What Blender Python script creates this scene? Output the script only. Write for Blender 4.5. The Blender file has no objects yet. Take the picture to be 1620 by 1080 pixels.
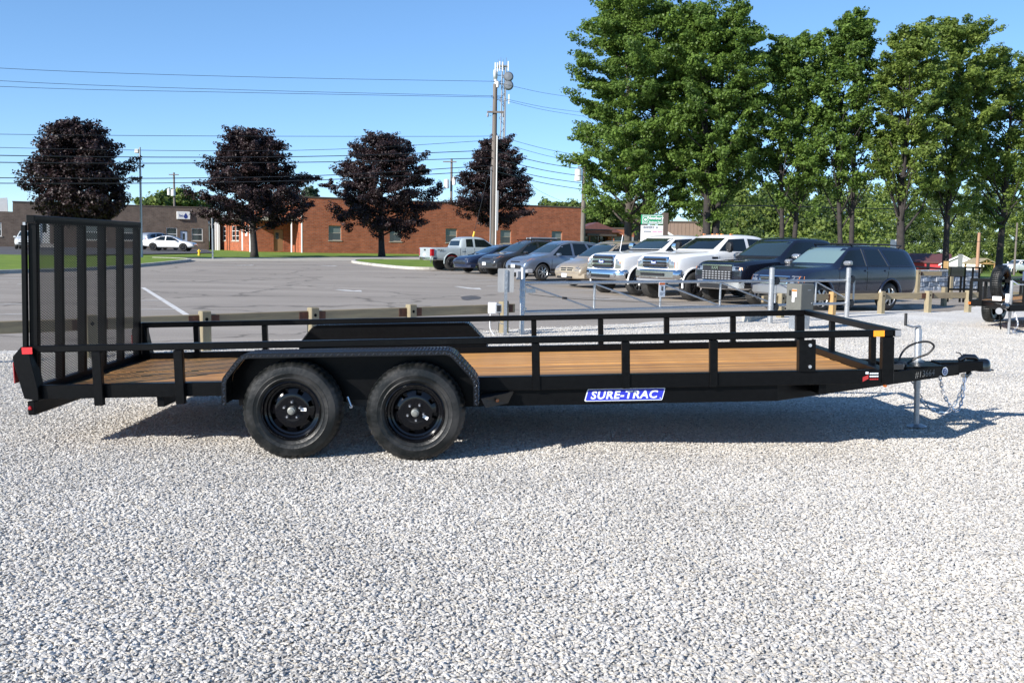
import bpy, bmesh, math, random
import numpy as np
from mathutils import Vector, Matrix, Euler
from mathutils.bvhtree import BVHTree

random.seed(7)
RNG = np.random.default_rng(7)
SC = bpy.context.scene
COL = SC.collection
R = math.radians

# ------------------------------------------------------------------ camera
CAM_H, CAM_F, CAM_P, CAM_R = 1.4875, 1551.2, 0.09736, 0.0172
fwd = Vector((0, math.cos(CAM_P), -math.sin(CAM_P)))
up0 = Vector((0, math.sin(CAM_P), math.cos(CAM_P)))
rt0 = Vector((1, 0, 0))
RT = rt0 * math.cos(CAM_R) + up0 * math.sin(CAM_R)
UP = up0 * math.cos(CAM_R) - rt0 * math.sin(CAM_R)
cd = bpy.data.cameras.new('camera')
cd.sensor_width = 36.0
cd.lens = CAM_F / 1620 * 36.0
cd.clip_start, cd.clip_end = 0.1, 3000
cam = bpy.data.objects.new('camera', cd)
m = Matrix((RT, UP, -fwd)).transposed().to_4x4()
m.translation = (0, 0, CAM_H)
cam.matrix_world = m
COL.objects.link(cam)
SC.camera = cam

# ------------------------------------------------------------------ sky, sun, exposure
SUN_DIR = Vector((-1.53, -1.39, 1.0)).normalized()
EL = math.asin(SUN_DIR.z)
AZ = math.atan2(SUN_DIR.x, SUN_DIR.y)
w = bpy.data.worlds.new('World')
SC.world = w
w.use_nodes = True
nt = w.node_tree
nt.nodes.clear()
sky = nt.nodes.new('ShaderNodeTexSky')
sky.sky_type = 'NISHITA'
sky.sun_disc = False
sky.sun_elevation = EL
sky.sun_rotation = AZ
sky.altitude = 0
sky.air_density = 0.65
sky.dust_density = 0.0
sky.ozone_density = 5.5
bg = nt.nodes.new('ShaderNodeBackground')
bg.inputs['Strength'].default_value = 0.15
hs = nt.nodes.new('ShaderNodeHueSaturation')        # the camera's vivid colour rendering of a clear sky
hs.inputs['Saturation'].default_value = 1.07
ga = nt.nodes.new('ShaderNodeGamma')
ga.inputs['Gamma'].default_value = 0.8
wo = nt.nodes.new('ShaderNodeOutputWorld')
nt.links.new(sky.outputs[0], hs.inputs['Color'])
nt.links.new(hs.outputs[0], ga.inputs['Color'])
nt.links.new(ga.outputs[0], bg.inputs['Color'])
nt.links.new(bg.outputs[0], wo.inputs['Surface'])
sl = bpy.data.lights.new('sun', 'SUN')
sl.energy = 4.3
sl.angle = R(0.53)
sl.color = (1.0, 0.945, 0.87)
so = bpy.data.objects.new('sun', sl)
so.rotation_euler = SUN_DIR.to_track_quat('Z', 'Y').to_euler()
so.location = (-30, -28, 20)
COL.objects.link(so)
vs = SC.view_settings
SC.display_settings.display_device = 'sRGB'
vs.view_transform = 'Standard'
vs.look = 'None'
vs.gamma = 1.0
vs.exposure = 0.88
vs.use_curve_mapping = False

# ------------------------------------------------------------------ terrain and picking helpers
def gz(x, y):
    """Height of the ground: level near the camera, rising gently to the road on the left, falling away on the far right."""
    z = 0.008 * (min(max(y, 38.0), 100.0) - 38.0)
    if x > 24 and y > 38:
        s = min(1.0, (x - 24) / 16.0)
        s = s * s * (3 - 2 * s)
        z = z * (1 - s) - s * 0.0165 * (min(max(y, 60.0), 240.0) - 60.0)
    if x > 1 and 24.8 < y < 40:          # the lot drains to a slight hollow behind the gate
        sm = lambda t: min(1.0, max(0.0, t)) ** 2 * (3 - 2 * min(1.0, max(0.0, t)))
        z -= 0.10 * sm((x - 1) / 4) * sm((y - 24.8) / 2.0) * (1 - sm((y - 33) / 5))
    return z + 0.085 * math.exp(-((x - 3.9) ** 2 / 1.6 + (y - 8.3) ** 2 / 1.1))

def ray(px, py):
    return fwd + RT * ((px - 810) / CAM_F) + UP * ((540 - py) / CAM_F)

def G(px, py, lift=0.0):
    """Where the view ray through a photo pixel meets the ground."""
    d = ray(px, py)
    t = CAM_H / max(1e-4, -d.z)
    for _ in range(80):
        z = 0.008 * (min(max(d.y * t, 38.0), 100.0) - 38.0)
        t = 0.5 * t + 0.5 * (z - CAM_H) / min(d.z, -1e-4)
    return Vector((d.x * t, d.y * t, 0.008 * (min(max(d.y * t, 38.0), 100.0) - 38.0) + lift))

def D(px, py, depth):
    """Point on the ray through a photo pixel at a given distance along y."""
    d = ray(px, py)
    t = depth / d.y
    return Vector((d.x * t, depth, CAM_H + d.z * t))

SITE = R(27)                       # the lot, its cars and the buildings share this bearing
E1 = Vector((math.cos(SITE), math.sin(SITE), 0))
E2 = Vector((-math.sin(SITE), math.cos(SITE), 0))

# ------------------------------------------------------------------ object helpers
def tag(o, label=None, cat=None, group=None, kind=None):
    if label: o['label'] = label
    if cat: o['category'] = cat
    if group: o['group'] = group
    if kind: o['kind'] = kind
    return o

def thing(name, label, cat, loc=(0, 0, 0), rz=0.0, group=None, rot=None):
    o = bpy.data.objects.new(name, None)
    o.empty_display_size = 0.3
    o.location = loc
    o.rotation_euler = rot if rot else (0, 0, rz)
    COL.objects.link(o)
    return tag(o, label, cat, group)

def link(name, me, parent=None, loc=None, rot=None):
    o = bpy.data.objects.new(name, me)
    COL.objects.link(o)
    if parent: o.parent = parent
    if loc is not None: o.location = loc
    if rot is not None: o.rotation_euler = rot
    return o

def copy_tree(o, parent=None):
    c = o.copy()
    COL.objects.link(c)
    c.parent = parent
    for ch in list(o.children):
        copy_tree(ch, c)
    return c

class MB:
    """Collects shapes and links them as one mesh object."""
    def __init__(s):
        s.v, s.f = [], []
    def add(s, vs, fs):
        n = len(s.v)
        s.v += [tuple(p) for p in vs]
        s.f += [tuple(i + n for i in f) for f in fs]
        return s
    def box(s, x0, x1, y0, y1, z0, z1):
        return s.add([(x0, y0, z0), (x1, y0, z0), (x1, y1, z0), (x0, y1, z0), (x0, y0, z1), (x1, y0, z1), (x1, y1, z1), (x0, y1, z1)],
                     [(0, 3, 2, 1), (4, 5, 6, 7), (0, 1, 5, 4), (1, 2, 6, 5), (2, 3, 7, 6), (3, 0, 4, 7)])
    def cbox(s, c, dx, dy, dz, rz=0.0):
        cz, sz = math.cos(rz), math.sin(rz)
        P = []
        for k in (-1, 1):
            for a, b in ((-1, -1), (1, -1), (1, 1), (-1, 1)):
                x, y = a * dx / 2, b * dy / 2
                P.append((c[0] + x * cz - y * sz, c[1] + x * sz + y * cz, c[2] + k * dz / 2))
        return s.add(P, [(0, 3, 2, 1), (4, 5, 6, 7), (0, 1, 5, 4), (1, 2, 6, 5), (2, 3, 7, 6), (3, 0, 4, 7)])
    def beam(s, p0, p1, wd, ht, up=(0, 0, 1)):
        p0, p1 = Vector(p0), Vector(p1)
        d = (p1 - p0).normalized()
        u = Vector(up)
        if abs(d.dot(u)) > 0.98: u = Vector((1, 0, 0))
        a = d.cross(u).normalized()
        b = a.cross(d).normalized()
        P = []
        for q in (p0, p1):
            for i, j in ((-1, -1), (1, -1), (1, 1), (-1, 1)):
                P.append(q + a * (i * wd / 2) + b * (j * ht / 2))
        return s.add(P, [(0, 1, 2, 3), (7, 6, 5, 4), (0, 4, 5, 1), (1, 5, 6, 2), (2, 6, 7, 3), (3, 7, 4, 0)])
    def tube(s, pts, r, n=8, r1=None, cap=True):
        pts = [Vector(p) for p in pts]
        rs = r if isinstance(r, (list, tuple)) else [r + ((r1 if r1 is not None else r) - r) * i / (len(pts) - 1) for i in range(len(pts))]
        P, F = [], []
        prev = None
        for i, p in enumerate(pts):
            d = (pts[min(i + 1, len(pts) - 1)] - pts[max(i - 1, 0)]).normalized()
            if prev is None:
                ref = Vector((0, 0, 1)) if abs(d.z) < 0.9 else Vector((1, 0, 0))
                a = d.cross(ref).normalized()
            else:
                a = (prev - d * prev.dot(d)).normalized()
            prev = a
            b = d.cross(a)
            for k in range(n):
                t = 2 * math.pi * k / n
                P.append(p + (a * math.cos(t) + b * math.sin(t)) * rs[i])
        for i in range(len(pts) - 1):
            for k in range(n):
                F.append((i * n + k, i * n + (k + 1) % n, (i + 1) * n + (k + 1) % n, (i + 1) * n + k))
        if cap:
            F.append(tuple(range(n))[::-1])
            F.append(tuple((len(pts) - 1) * n + k for k in range(n)))
        return s.add(P, F)
    def cyl(s, p0, p1, r, n=12, r1=None):
        return s.tube([p0, p1], r, n, r1)
    def prism(s, poly, a0, a1, axis='y'):
        """poly in the plane across the axis: y -> (x,z), x -> (y,z), z -> (x,y)."""
        n = len(poly)
        def mk(u, v, a):
            return (u, a, v) if axis == 'y' else ((a, u, v) if axis == 'x' else (u, v, a))
        P = [mk(u, v, a0) for u, v in poly] + [mk(u, v, a1) for u, v in poly]
        F = [tuple(range(n)), tuple(range(n, 2 * n))[::-1]]
        F += [(i, n + i, n + (i + 1) % n, (i + 1) % n) for i in range(n)]
        return s.add(P, F)
    def lathe(s, prof, c=(0, 0, 0), n=32, axis='y', close=False):
        """prof: (radius, along-axis) pairs."""
        P, F = [], []
        for r_, a in prof:
            for k in range(n):
                t = 2 * math.pi * k / n
                u, v = r_ * math.cos(t), r_ * math.sin(t)
                q = (u, a, v) if axis == 'y' else ((u, v, a) if axis == 'z' else (a, u, v))
                P.append((c[0] + q[0], c[1] + q[1], c[2] + q[2]))
        m_ = len(prof)
        for i in range(m_ - 1 + (1 if close else 0)):
            j = (i + 1) % m_
            for k in range(n):
                F.append((i * n + k, i * n + (k + 1) % n, j * n + (k + 1) % n, j * n + k))
        return s.add(P, F)
    def mesh(s, name, mats, smooth=False, fix=True):
        me = bpy.data.meshes.new(name)
        me.from_pydata(s.v, [], s.f)
        for mt in (mats if isinstance(mats, (list, tuple)) else [mats]):
            me.materials.append(mt)
        if fix:
            bm = bmesh.new()
            bm.from_mesh(me)
            bmesh.ops.recalc_face_normals(bm, faces=bm.faces)
            bm.to_mesh(me)
            bm.free()
        if smooth:
            me.shade_smooth()
            if smooth != 'full':
                me.set_sharp_from_angle(angle=R(smooth if smooth is not True else 38))
        me.update()
        return me
    def build(s, name, mats, parent=None, smooth=False, bevel=0.0, loc=None, rot=None, seg=1, fix=True):
        o = link(name, s.mesh(name, mats, smooth, fix), parent, loc, rot)
        if bevel:
            b = o.modifiers.new('bevel', 'BEVEL')
            b.width = bevel
            b.segments = seg
            b.limit_method = 'ANGLE'
            b.angle_limit = R(40)
            b.harden_normals = False
        return o

def text_mb(s, size, thick=0.002, bold=0.0, shear=0.0, align='CENTER', space=1.0):
    """Lettering as flat raised geometry in the x-z plane facing -y."""
    cu = bpy.data.curves.new('lettering', 'FONT')
    cu.body = s
    cu.size = size
    cu.extrude = thick / 2
    cu.offset = bold
    cu.shear = shear
    cu.space_character = space
    cu.align_x = align
    cu.align_y = 'CENTER'
    cu.resolution_u = 3
    ob = bpy.data.objects.new('lettering', cu)
    COL.objects.link(ob)
    bpy.context.view_layer.update()
    dg = bpy.context.evaluated_depsgraph_get()
    me = bpy.data.meshes.new_from_object(ob.evaluated_get(dg))
    mb = MB()
    mb.add([(v.co.x, -v.co.z, v.co.y) for v in me.vertices], [tuple(p.vertices) for p in me.polygons])
    bpy.data.objects.remove(ob)
    bpy.data.curves.remove(cu)
    bpy.data.meshes.remove(me)
    return mb

def moved(mb, M4):
    mb.v = [tuple(M4 @ Vector(p)) for p in mb.v]
    return mb

# ------------------------------------------------------------------ materials
def mat(name, col, rough=0.5, metal=0.0, var=0.0, vscale=8.0, bump=0.0, bscale=60.0, coat=0.0, spec=0.5,
        col2=None, stretch=None, coords='Object', trans=0.0, alpha=1.0, rvar=0.0, detail=4.0, randobj=0.0, ramp=(0.32, 0.68)):
    mt = bpy.data.materials.new(name)
    mt.use_nodes = True
    n, l = mt.node_tree.nodes, mt.node_tree.links
    bs = n['Principled BSDF']
    bs.inputs['Roughness'].default_value = rough
    bs.inputs['Metallic'].default_value = metal
    bs.inputs['Coat Weight'].default_value = coat
    bs.inputs['Coat Roughness'].default_value = 0.04
    bs.inputs['Specular IOR Level'].default_value = spec
    c = (*col, 1)
    bs.inputs['Base Color'].default_value = c
    src = None
    if var or bump or rvar or col2:
        tc = n.new('ShaderNodeTexCoord')
        co = tc.outputs['Object']
        if coords == 'World':
            g = n.new('ShaderNodeNewGeometry')
            co = g.outputs['Position']
        if stretch:
            mp = n.new('ShaderNodeMapping')
            mp.inputs['Scale'].default_value = stretch
            l.new(co, mp.inputs['Vector'])
            co = mp.outputs['Vector']
    if var or col2:
        nz = n.new('ShaderNodeTexNoise')
        nz.inputs['Scale'].default_value = vscale
        nz.inputs['Detail'].default_value = detail
        nz.inputs['Roughness'].default_value = 0.62
        l.new(co, nz.inputs['Vector'])
        rp = n.new('ShaderNodeValToRGB')
        rp.color_ramp.elements[0].position = ramp[0]
        rp.color_ramp.elements[1].position = ramp[1]
        a = col2 if col2 else tuple(x * (1 - var) for x in col)
        b = col if col2 else tuple(min(1, x * (1 + var)) for x in col)
        rp.color_ramp.elements[0].color = (*a, 1)
        rp.color_ramp.elements[1].color = (*b, 1)
        l.new(nz.outputs['Fac'], rp.inputs['Fac'])
        src = rp.outputs['Color']
        if rvar:
            mr = n.new('ShaderNodeMapRange')
            mr.inputs['To Min'].default_value = max(0.0, rough - rvar)
            mr.inputs['To Max'].default_value = min(1.0, rough + rvar)
            l.new(nz.outputs['Fac'], mr.inputs['Value'])
            l.new(mr.outputs[0], bs.inputs['Roughness'])
    if randobj:
        oi = n.new('ShaderNodeObjectInfo')
        mr = n.new('ShaderNodeMapRange')
        mr.inputs['To Min'].default_value = 1 - randobj
        mr.inputs['To Max'].default_value = 1 + randobj
        l.new(oi.outputs['Random'], mr.inputs['Value'])
        mx = n.new('ShaderNodeVectorMath')
        mx.operation = 'SCALE'
        if src: l.new(src, mx.inputs[0])
        else: mx.inputs[0].default_value = col
        l.new(mr.outputs[0], mx.inputs['Scale'])
        src = mx.outputs[0]
    if src: l.new(src, bs.inputs['Base Color'])
    if bump:
        nb = n.new('ShaderNodeTexNoise')
        nb.inputs['Scale'].default_value = bscale
        nb.inputs['Detail'].default_value = 5
        l.new(co, nb.inputs['Vector'])
        bp = n.new('ShaderNodeBump')
        bp.inputs['Strength'].default_value = bump
        bp.inputs['Distance'].default_value = 0.01
        l.new(nb.outputs['Fac'], bp.inputs['Height'])
        l.new(bp.outputs['Normal'], bs.inputs['Normal'])
    if trans:
        tr = n.new('ShaderNodeBsdfTranslucent')
        if src: l.new(src, tr.inputs['Color'])
        else: tr.inputs['Color'].default_value = c
        mx = n.new('ShaderNodeMixShader')
        mx.inputs[0].default_value = trans
        out = n['Material Output']
        l.new(bs.outputs[0], mx.inputs[1])
        l.new(tr.outputs[0], mx.inputs[2])
        l.new(mx.outputs[0], out.inputs['Surface'])
    return mt

def leaf_mat(name, c0, c1, trans=0.3):
    mt = bpy.data.materials.new(name)
    mt.use_nodes = True
    n, l = mt.node_tree.nodes, mt.node_tree.links
    bs = n['Principled BSDF']
    bs.inputs['Roughness'].default_value = 0.5
    bs.inputs['Specular IOR Level'].default_value = 0.35
    at = n.new('ShaderNodeAttribute')
    at.attribute_name = 'tone'
    rp = n.new('ShaderNodeValToRGB')
    rp.color_ramp.elements[0].color = (*c0, 1)
    rp.color_ramp.elements[1].color = (*c1, 1)
    l.new(at.outputs['Fac'], rp.inputs['Fac'])
    l.new(rp.outputs[0], bs.inputs['Base Color'])
    tr = n.new('ShaderNodeBsdfTranslucent')
    l.new(rp.outputs[0], tr.inputs['Color'])
    mx = n.new('ShaderNodeMixShader')
    mx.inputs[0].default_value = trans
    l.new(bs.outputs[0], mx.inputs[1])
    l.new(tr.outputs[0], mx.inputs[2])
    l.new(mx.outputs[0], n['Material Output'].inputs['Surface'])
    return mt

M = {}
M['black_steel'] = mat('black_steel', (0.0032, 0.0034, 0.0038), 0.34, 0, var=0.3, vscale=30, coat=0.03, spec=0.13)
M['black_plate'] = mat('black_plate', (0.0035, 0.0042, 0.006), 0.26, 0, coat=0.15, spec=.3)
M['black_satin'] = mat('black_satin', (0.012, 0.012, 0.012), 0.45)
M['black_gloss'] = mat('black_gloss', (0.006, 0.0065, 0.008), 0.10, coat=0.8)
M['black_plastic'] = mat('black_plastic', (0.018, 0.018, 0.019), 0.55, bump=0.1)
M['dark_void'] = mat('dark_void', (0.004, 0.004, 0.004), 0.9, spec=0.1)
M['galv'] = mat('galvanised', (0.40, 0.42, 0.44), 0.38, 0.75, var=0.22, vscale=45, rvar=0.15)
M['galv_bright'] = mat('galvanised_bright', (0.42, 0.43, 0.44), 0.36, 0.55, var=0.16, vscale=60, rvar=0.12)
M['zinc'] = mat('zinc', (0.7, 0.7, 0.72), 0.25, 0.9)
M['chrome'] = mat('chrome', (0.78, 0.79, 0.8), 0.12, 1.0)
M['white_plain'] = mat('white_plain', (0.8, 0.8, 0.8), 0.5)
M['red_reflector'] = mat('red_reflector', (0.75, 0.015, 0.02), 0.25, coat=0.6)
M['amber'] = mat('amber', (0.95, 0.32, 0.008), 0.25, coat=0.6)
M['red_lens'] = mat('red_lens', (0.35, 0.008, 0.012), 0.12, coat=0.6)
M['amber_lens'] = mat('amber_lens', (0.5, 0.13, 0.02), 0.15, coat=0.6)
M['decal_blue'] = mat('decal_blue', (0.024, 0.034, 0.46), 0.35)
M['decal_white'] = mat('decal_white', (0.72, 0.77, 0.82), 0.35)
M['decal_red'] = mat('decal_red', (0.36, 0.025, 0.025), 0.4)
M['decal_green'] = mat('decal_green', (0.02, 0.30, 0.13), 0.4)
M['decal_navy'] = mat('decal_navy', (0.02, 0.04, 0.2), 0.4)
M['decal_grey'] = mat('decal_grey', (0.25, 0.26, 0.28), 0.4)
M['decal_orange'] = mat('decal_orange', (0.75, 0.17, 0.03), 0.4)
M['decal_pink'] = mat('decal_pink', (0.75, 0.35, 0.5), 0.5)
M['paint_white'] = mat('paint_marker', (0.30, 0.30, 0.285), 0.7)
# ------------------------------------------------------------------ ground materials
def gravel_mat():
    mt = bpy.data.materials.new('gravel')
    mt.use_nodes = True
    n, l = mt.node_tree.nodes, mt.node_tree.links
    bs = n['Principled BSDF']
    bs.inputs['Roughness'].default_value = 0.85
    bs.inputs['Specular IOR Level'].default_value = 0.25
    g = n.new('ShaderNodeNewGeometry')
    vo = n.new('ShaderNodeTexVoronoi')
    vo.inputs['Scale'].default_value = 34
    l.new(g.outputs['Position'], vo.inputs['Vector'])
    sep = n.new('ShaderNodeSeparateColor')
    l.new(vo.outputs['Color'], sep.inputs[0])
    rp = n.new('ShaderNodeValToRGB')
    e = rp.color_ramp.elements
    e[0].color = (0.58, 0.555, 0.51, 1)
    e[1].color = (0.84, 0.81, 0.755, 1)
    l.new(sep.outputs[0], rp.inputs['Fac'])
    dk = n.new('ShaderNodeMapRange')
    dk.inputs['From Min'].default_value = 0.35
    dk.inputs['From Max'].default_value = 0.75
    dk.inputs['To Min'].default_value = 1.0
    dk.inputs['To Max'].default_value = 0.86
    l.new(vo.outputs['Distance'], dk.inputs['Value'])
    nz = n.new('ShaderNodeTexNoise')
    nz.inputs['Scale'].default_value = 0.55
    nz.inputs['Detail'].default_value = 6
    l.new(g.outputs['Position'], nz.inputs['Vector'])
    mr = n.new('ShaderNodeMapRange')
    mr.inputs['From Min'].default_value = 0.3
    mr.inputs['From Max'].default_value = 0.7
    mr.inputs['To Min'].default_value = 0.86
    mr.inputs['To Max'].default_value = 1.1
    l.new(nz.outputs['Fac'], mr.inputs['Value'])
    mu = n.new('ShaderNodeMath'); mu.operation = 'MULTIPLY'
    l.new(dk.outputs[0], mu.inputs[0]); l.new(mr.outputs[0], mu.inputs[1])
    sc = n.new('ShaderNodeVectorMath'); sc.operation = 'SCALE'
    l.new(rp.outputs[0], sc.inputs[0]); l.new(mu.outputs[0], sc.inputs['Scale'])
    l.new(sc.outputs[0], bs.inputs['Base Color'])
    bp = n.new('ShaderNodeBump')
    bp.inputs['Strength'].default_value = 1.0
    bp.inputs['Distance'].default_value = 0.006
    bp.invert = True
    l.new(vo.outputs['Distance'], bp.inputs['Height'])
    l.new(bp.outputs['Normal'], bs.inputs['Normal'])
    return mt

def stone_mat():
    mt = bpy.data.materials.new('gravel_stone')
    mt.use_nodes = True
    n, l = mt.node_tree.nodes, mt.node_tree.links
    bs = n['Principled BSDF']
    bs.inputs['Roughness'].default_value = 0.8
    bs.inputs['Specular IOR Level'].default_value = 0.3
    oi = n.new('ShaderNodeObjectInfo')
    rp = n.new('ShaderNodeValToRGB')
    e = rp.color_ramp.elements
    e[0].position, e[0].color = 0.0, (0.326, 0.304, 0.278, 1)
    e[1].position, e[1].color = 1.0, (0.716, 0.687, 0.637, 1)
    for p_, c_ in ((0.12, (0.456, 0.437, 0.406, 1)), (0.55, (0.586, 0.565, 0.529, 1)), (0.72, (0.586, 0.532, 0.446, 1)), (0.8, (0.630, 0.607, 0.570, 1))):
        k = e.new(p_); k.color = c_
    l.new(oi.outputs['Random'], rp.inputs['Fac'])
    g = n.new('ShaderNodeNewGeometry')
    nz = n.new('ShaderNodeTexNoise')
    nz.inputs['Scale'].default_value = 140
    nz.inputs['Detail'].default_value = 3
    l.new(g.outputs['Position'], nz.inputs['Vector'])
    mr = n.new('ShaderNodeMapRange')
    mr.inputs['To Min'].default_value = 0.8
    mr.inputs['To Max'].default_value = 1.14
    l.new(nz.outputs['Fac'], mr.inputs['Value'])
    n2 = n.new('ShaderNodeTexNoise')        # dustier and cleaner patches of the lot
    n2.inputs['Scale'].default_value = 0.7
    n2.inputs['Detail'].default_value = 5
    l.new(g.outputs['Position'], n2.inputs['Vector'])
    m2 = n.new('ShaderNodeMapRange')
    m2.inputs['From Min'].default_value = 0.3
    m2.inputs['From Max'].default_value = 0.7
    m2.inputs['To Min'].default_value = 0.84
    m2.inputs['To Max'].default_value = 1.06
    l.new(n2.outputs['Fac'], m2.inputs['Value'])
    m3 = n.new('ShaderNodeMath'); m3.operation = 'MULTIPLY'
    l.new(mr.outputs[0], m3.inputs[0]); l.new(m2.outputs[0], m3.inputs[1])
    mr = m3
    sc = n.new('ShaderNodeVectorMath'); sc.operation = 'SCALE'
    l.new(rp.outputs[0], sc.inputs[0]); l.new(mr.outputs[0], sc.inputs['Scale'])
    l.new(sc.outputs[0], bs.inputs['Base Color'])
    return mt

def asphalt_mat(name, base, warm):
    mt = bpy.data.materials.new(name)
    mt.use_nodes = True
    n, l = mt.node_tree.nodes, mt.node_tree.links
    bs = n['Principled BSDF']
    bs.inputs['Roughness'].default_value = 0.88
    bs.inputs['Specular IOR Level'].default_value = 0.25
    g = n.new('ShaderNodeNewGeometry')
    mp = n.new('ShaderNodeMapping')
    mp.inputs['Rotation'].default_value = (0, 0, -0.45)
    mp.inputs['Scale'].default_value = (0.35, 1.3, 1)
    l.new(g.outputs['Position'], mp.inputs['Vector'])
    big = n.new('ShaderNodeTexNoise')
    big.inputs['Scale'].default_value = 0.35
    big.inputs['Detail'].default_value = 7
    big.inputs['Roughness'].default_value = 0.65
    l.new(mp.outputs[0], big.inputs['Vector'])
    fine = n.new('ShaderNodeTexNoise')
    fine.inputs['Scale'].default_value = 55
    fine.inputs['Detail'].default_value = 4
    l.new(g.outputs['Position'], fine.inputs['Vector'])
    rp = n.new('ShaderNodeValToRGB')
    e = rp.color_ramp.elements
    e[0].position, e[0].color = 0.28, (*[c * 0.72 for c in base], 1)
    e[1].position, e[1].color = 0.72, (*warm, 1)
    l.new(big.outputs['Fac'], rp.inputs['Fac'])
    mr = n.new('ShaderNodeMapRange')
    mr.inputs['From Min'].default_value = 0.25
    mr.inputs['From Max'].default_value = 0.75
    mr.inputs['To Min'].default_value = 0.72
    mr.inputs['To Max'].default_value = 1.28
    l.new(fine.outputs['Fac'], mr.inputs['Value'])
    # dark cracks and sealed seams
    vo = n.new('ShaderNodeTexVoronoi')
    vo.feature = 'DISTANCE_TO_EDGE'
    vo.inputs['Scale'].default_value = 0.16
    wob = n.new('ShaderNodeTexNoise')
    wob.inputs['Scale'].default_value = 0.8
    wob.inputs['Detail'].default_value = 5
    l.new(g.outputs['Position'], wob.inputs['Vector'])
    ad = n.new('ShaderNodeVectorMath'); ad.operation = 'MULTIPLY_ADD'
    ad.inputs[1].default_value = (2.2, 2.2, 0)
    l.new(wob.outputs['Color'], ad.inputs[0]); l.new(g.outputs['Position'], ad.inputs[2])
    l.new(ad.outputs[0], vo.inputs['Vector'])
    cr = n.new('ShaderNodeMapRange')
    cr.inputs['From Min'].default_value = 0.0
    cr.inputs['From Max'].default_value = 0.013
    cr.inputs['To Min'].default_value = 0.5
    cr.inputs['To Max'].default_value = 1.0
    l.new(vo.outputs['Distance'], cr.inputs['Value'])
    mu = n.new('ShaderNodeMath'); mu.operation = 'MULTIPLY'
    l.new(mr.outputs[0], mu.inputs[0]); l.new(cr.outputs[0], mu.inputs[1])
    sc = n.new('ShaderNodeVectorMath'); sc.operation = 'SCALE'
    l.new(rp.outputs[0], sc.inputs[0]); l.new(mu.outputs[0], sc.inputs['Scale'])
    l.new(sc.outputs[0], bs.inputs['Base Color'])
    bp = n.new('ShaderNodeBump')
    bp.inputs['Strength'].default_value = 0.5
    bp.inputs['Distance'].default_value = 0.008
    l.new(fine.outputs['Fac'], bp.inputs['Height'])
    l.new(bp.outputs['Normal'], bs.inputs['Normal'])
    return mt

M['gravel'] = gravel_mat()
M['stone'] = stone_mat()
M['asphalt'] = asphalt_mat('asphalt', (0.335, 0.297, 0.255), (0.38, 0.338, 0.293))
M['asphalt_far'] = asphalt_mat('asphalt_far', (0.10, 0.10, 0.105), (0.125, 0.122, 0.125))
M['concrete'] = mat('concrete', (0.42, 0.385, 0.32), 0.85, var=0.12, vscale=3, bump=0.2, coords='World')
M['kerb'] = mat('kerb_concrete', (0.44, 0.42, 0.38), 0.85, var=0.16, vscale=5, bump=0.3, coords='World')
M['grass'] = mat('grass', (0.20, 0.275, 0.048), 0.9, col2=(0.12, 0.19, 0.032), vscale=1.1, bump=0.8, bscale=22, coords='World', spec=0.15, detail=8)
M['line_paint'] = mat('line_paint', (0.74, 0.73, 0.70), 0.8, col2=(0.50, 0.48, 0.455), vscale=7, coords='World', detail=6)
M['tar'] = mat('tar_stain', (0.05, 0.047, 0.045), 0.7, col2=(0.14, 0.13, 0.12), vscale=3, coords='World')

def sheet(name, poly, off, mt, kind='structure', cuts=None, parent=None):
    """A ground sheet following the terrain, off metres above it."""
    bm = bmesh.new()
    bm.faces.new([bm.verts.new((p[0], p[1], 0)) for p in poly])
    def cut(co, no):
        bmesh.ops.bisect_plane(bm, geom=bm.verts[:] + bm.edges[:] + bm.faces[:], plane_co=co, plane_no=no)
    cut((0, 38, 0), (0, 1, 0)); cut((0, 100, 0), (0, 1, 0))
    if cuts:
        for x in cuts[0]: cut((x, 0, 0), (1, 0, 0))
        for y in cuts[1]: cut((0, y, 0), (0, 1, 0))
    for v in bm.verts:
        v.co.z = gz(v.co.x, v.co.y) + off
    bmesh.ops.recalc_face_normals(bm, faces=bm.faces)
    for f in bm.faces:
        if f.normal.z < 0: f.normal_flip()
    bmesh.ops.triangulate(bm, faces=[f for f in bm.faces if len(f.verts) > 4])
    me = bpy.data.meshes.new(name)
    bm.to_mesh(me)
    bm.free()
    me.materials.append(mt)
    o = link(name, me, parent)
    if kind: o['kind'] = kind
    return o

def jag(pts, amp, step, seed):
    """Makes a boundary line uneven."""
    rnd = random.Random(seed)
    out = []
    for a, b in zip(pts[:-1], pts[1:]):
        a, b = Vector((a[0], a[1])), Vector((b[0], b[1]))
        k = max(1, int((b - a).length / step))
        for i in range(k):
            q = a.lerp(b, i / k)
            nrm = Vector((-(b - a).y, (b - a).x)).normalized()
            q = q + nrm * rnd.uniform(-amp, amp)
            out.append((q.x, q.y))
    out.append((pts[-1][0], pts[-1][1]))
    return out

def arange(a, b, s):
    return [a + s * i for i in range(int((b - a) / s) + 1)]

sheet('ground', [(-900, -40), (900, -40), (900, 1400), (-900, 1400)], -0.09, M['grass'], cuts=(arange(1, 17, 1) + arange(24, 40, 2) + [400], arange(24, 38, 1) + arange(56, 96, 4) + [60, 120, 160, 200, 240, 500]))
edge = [(-40, -3), (-14, 9.2), (-6.67, 12.69), (-4.83, 13.56), (-0.37, 17.2), (2.36, 19.2), (3.88, 20.74), (5.7, 22.5),
        (7.6, 23.7), (10.5, 25.6), (12.6, 27.4), (14.2, 30), (18, 34), (34, 37.5)]
gravel_poly = [(-40, -8), (34, -8)] + jag(edge, 0.13, 0.5, 3)[::-1]
sheet('gravel_lot', gravel_poly, 0.0, M['gravel'], cuts=(arange(1.5, 6.5, 0.25) + arange(7, 17, 1), arange(6.0, 10.5, 0.25) + arange(24, 34, 1)))

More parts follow.
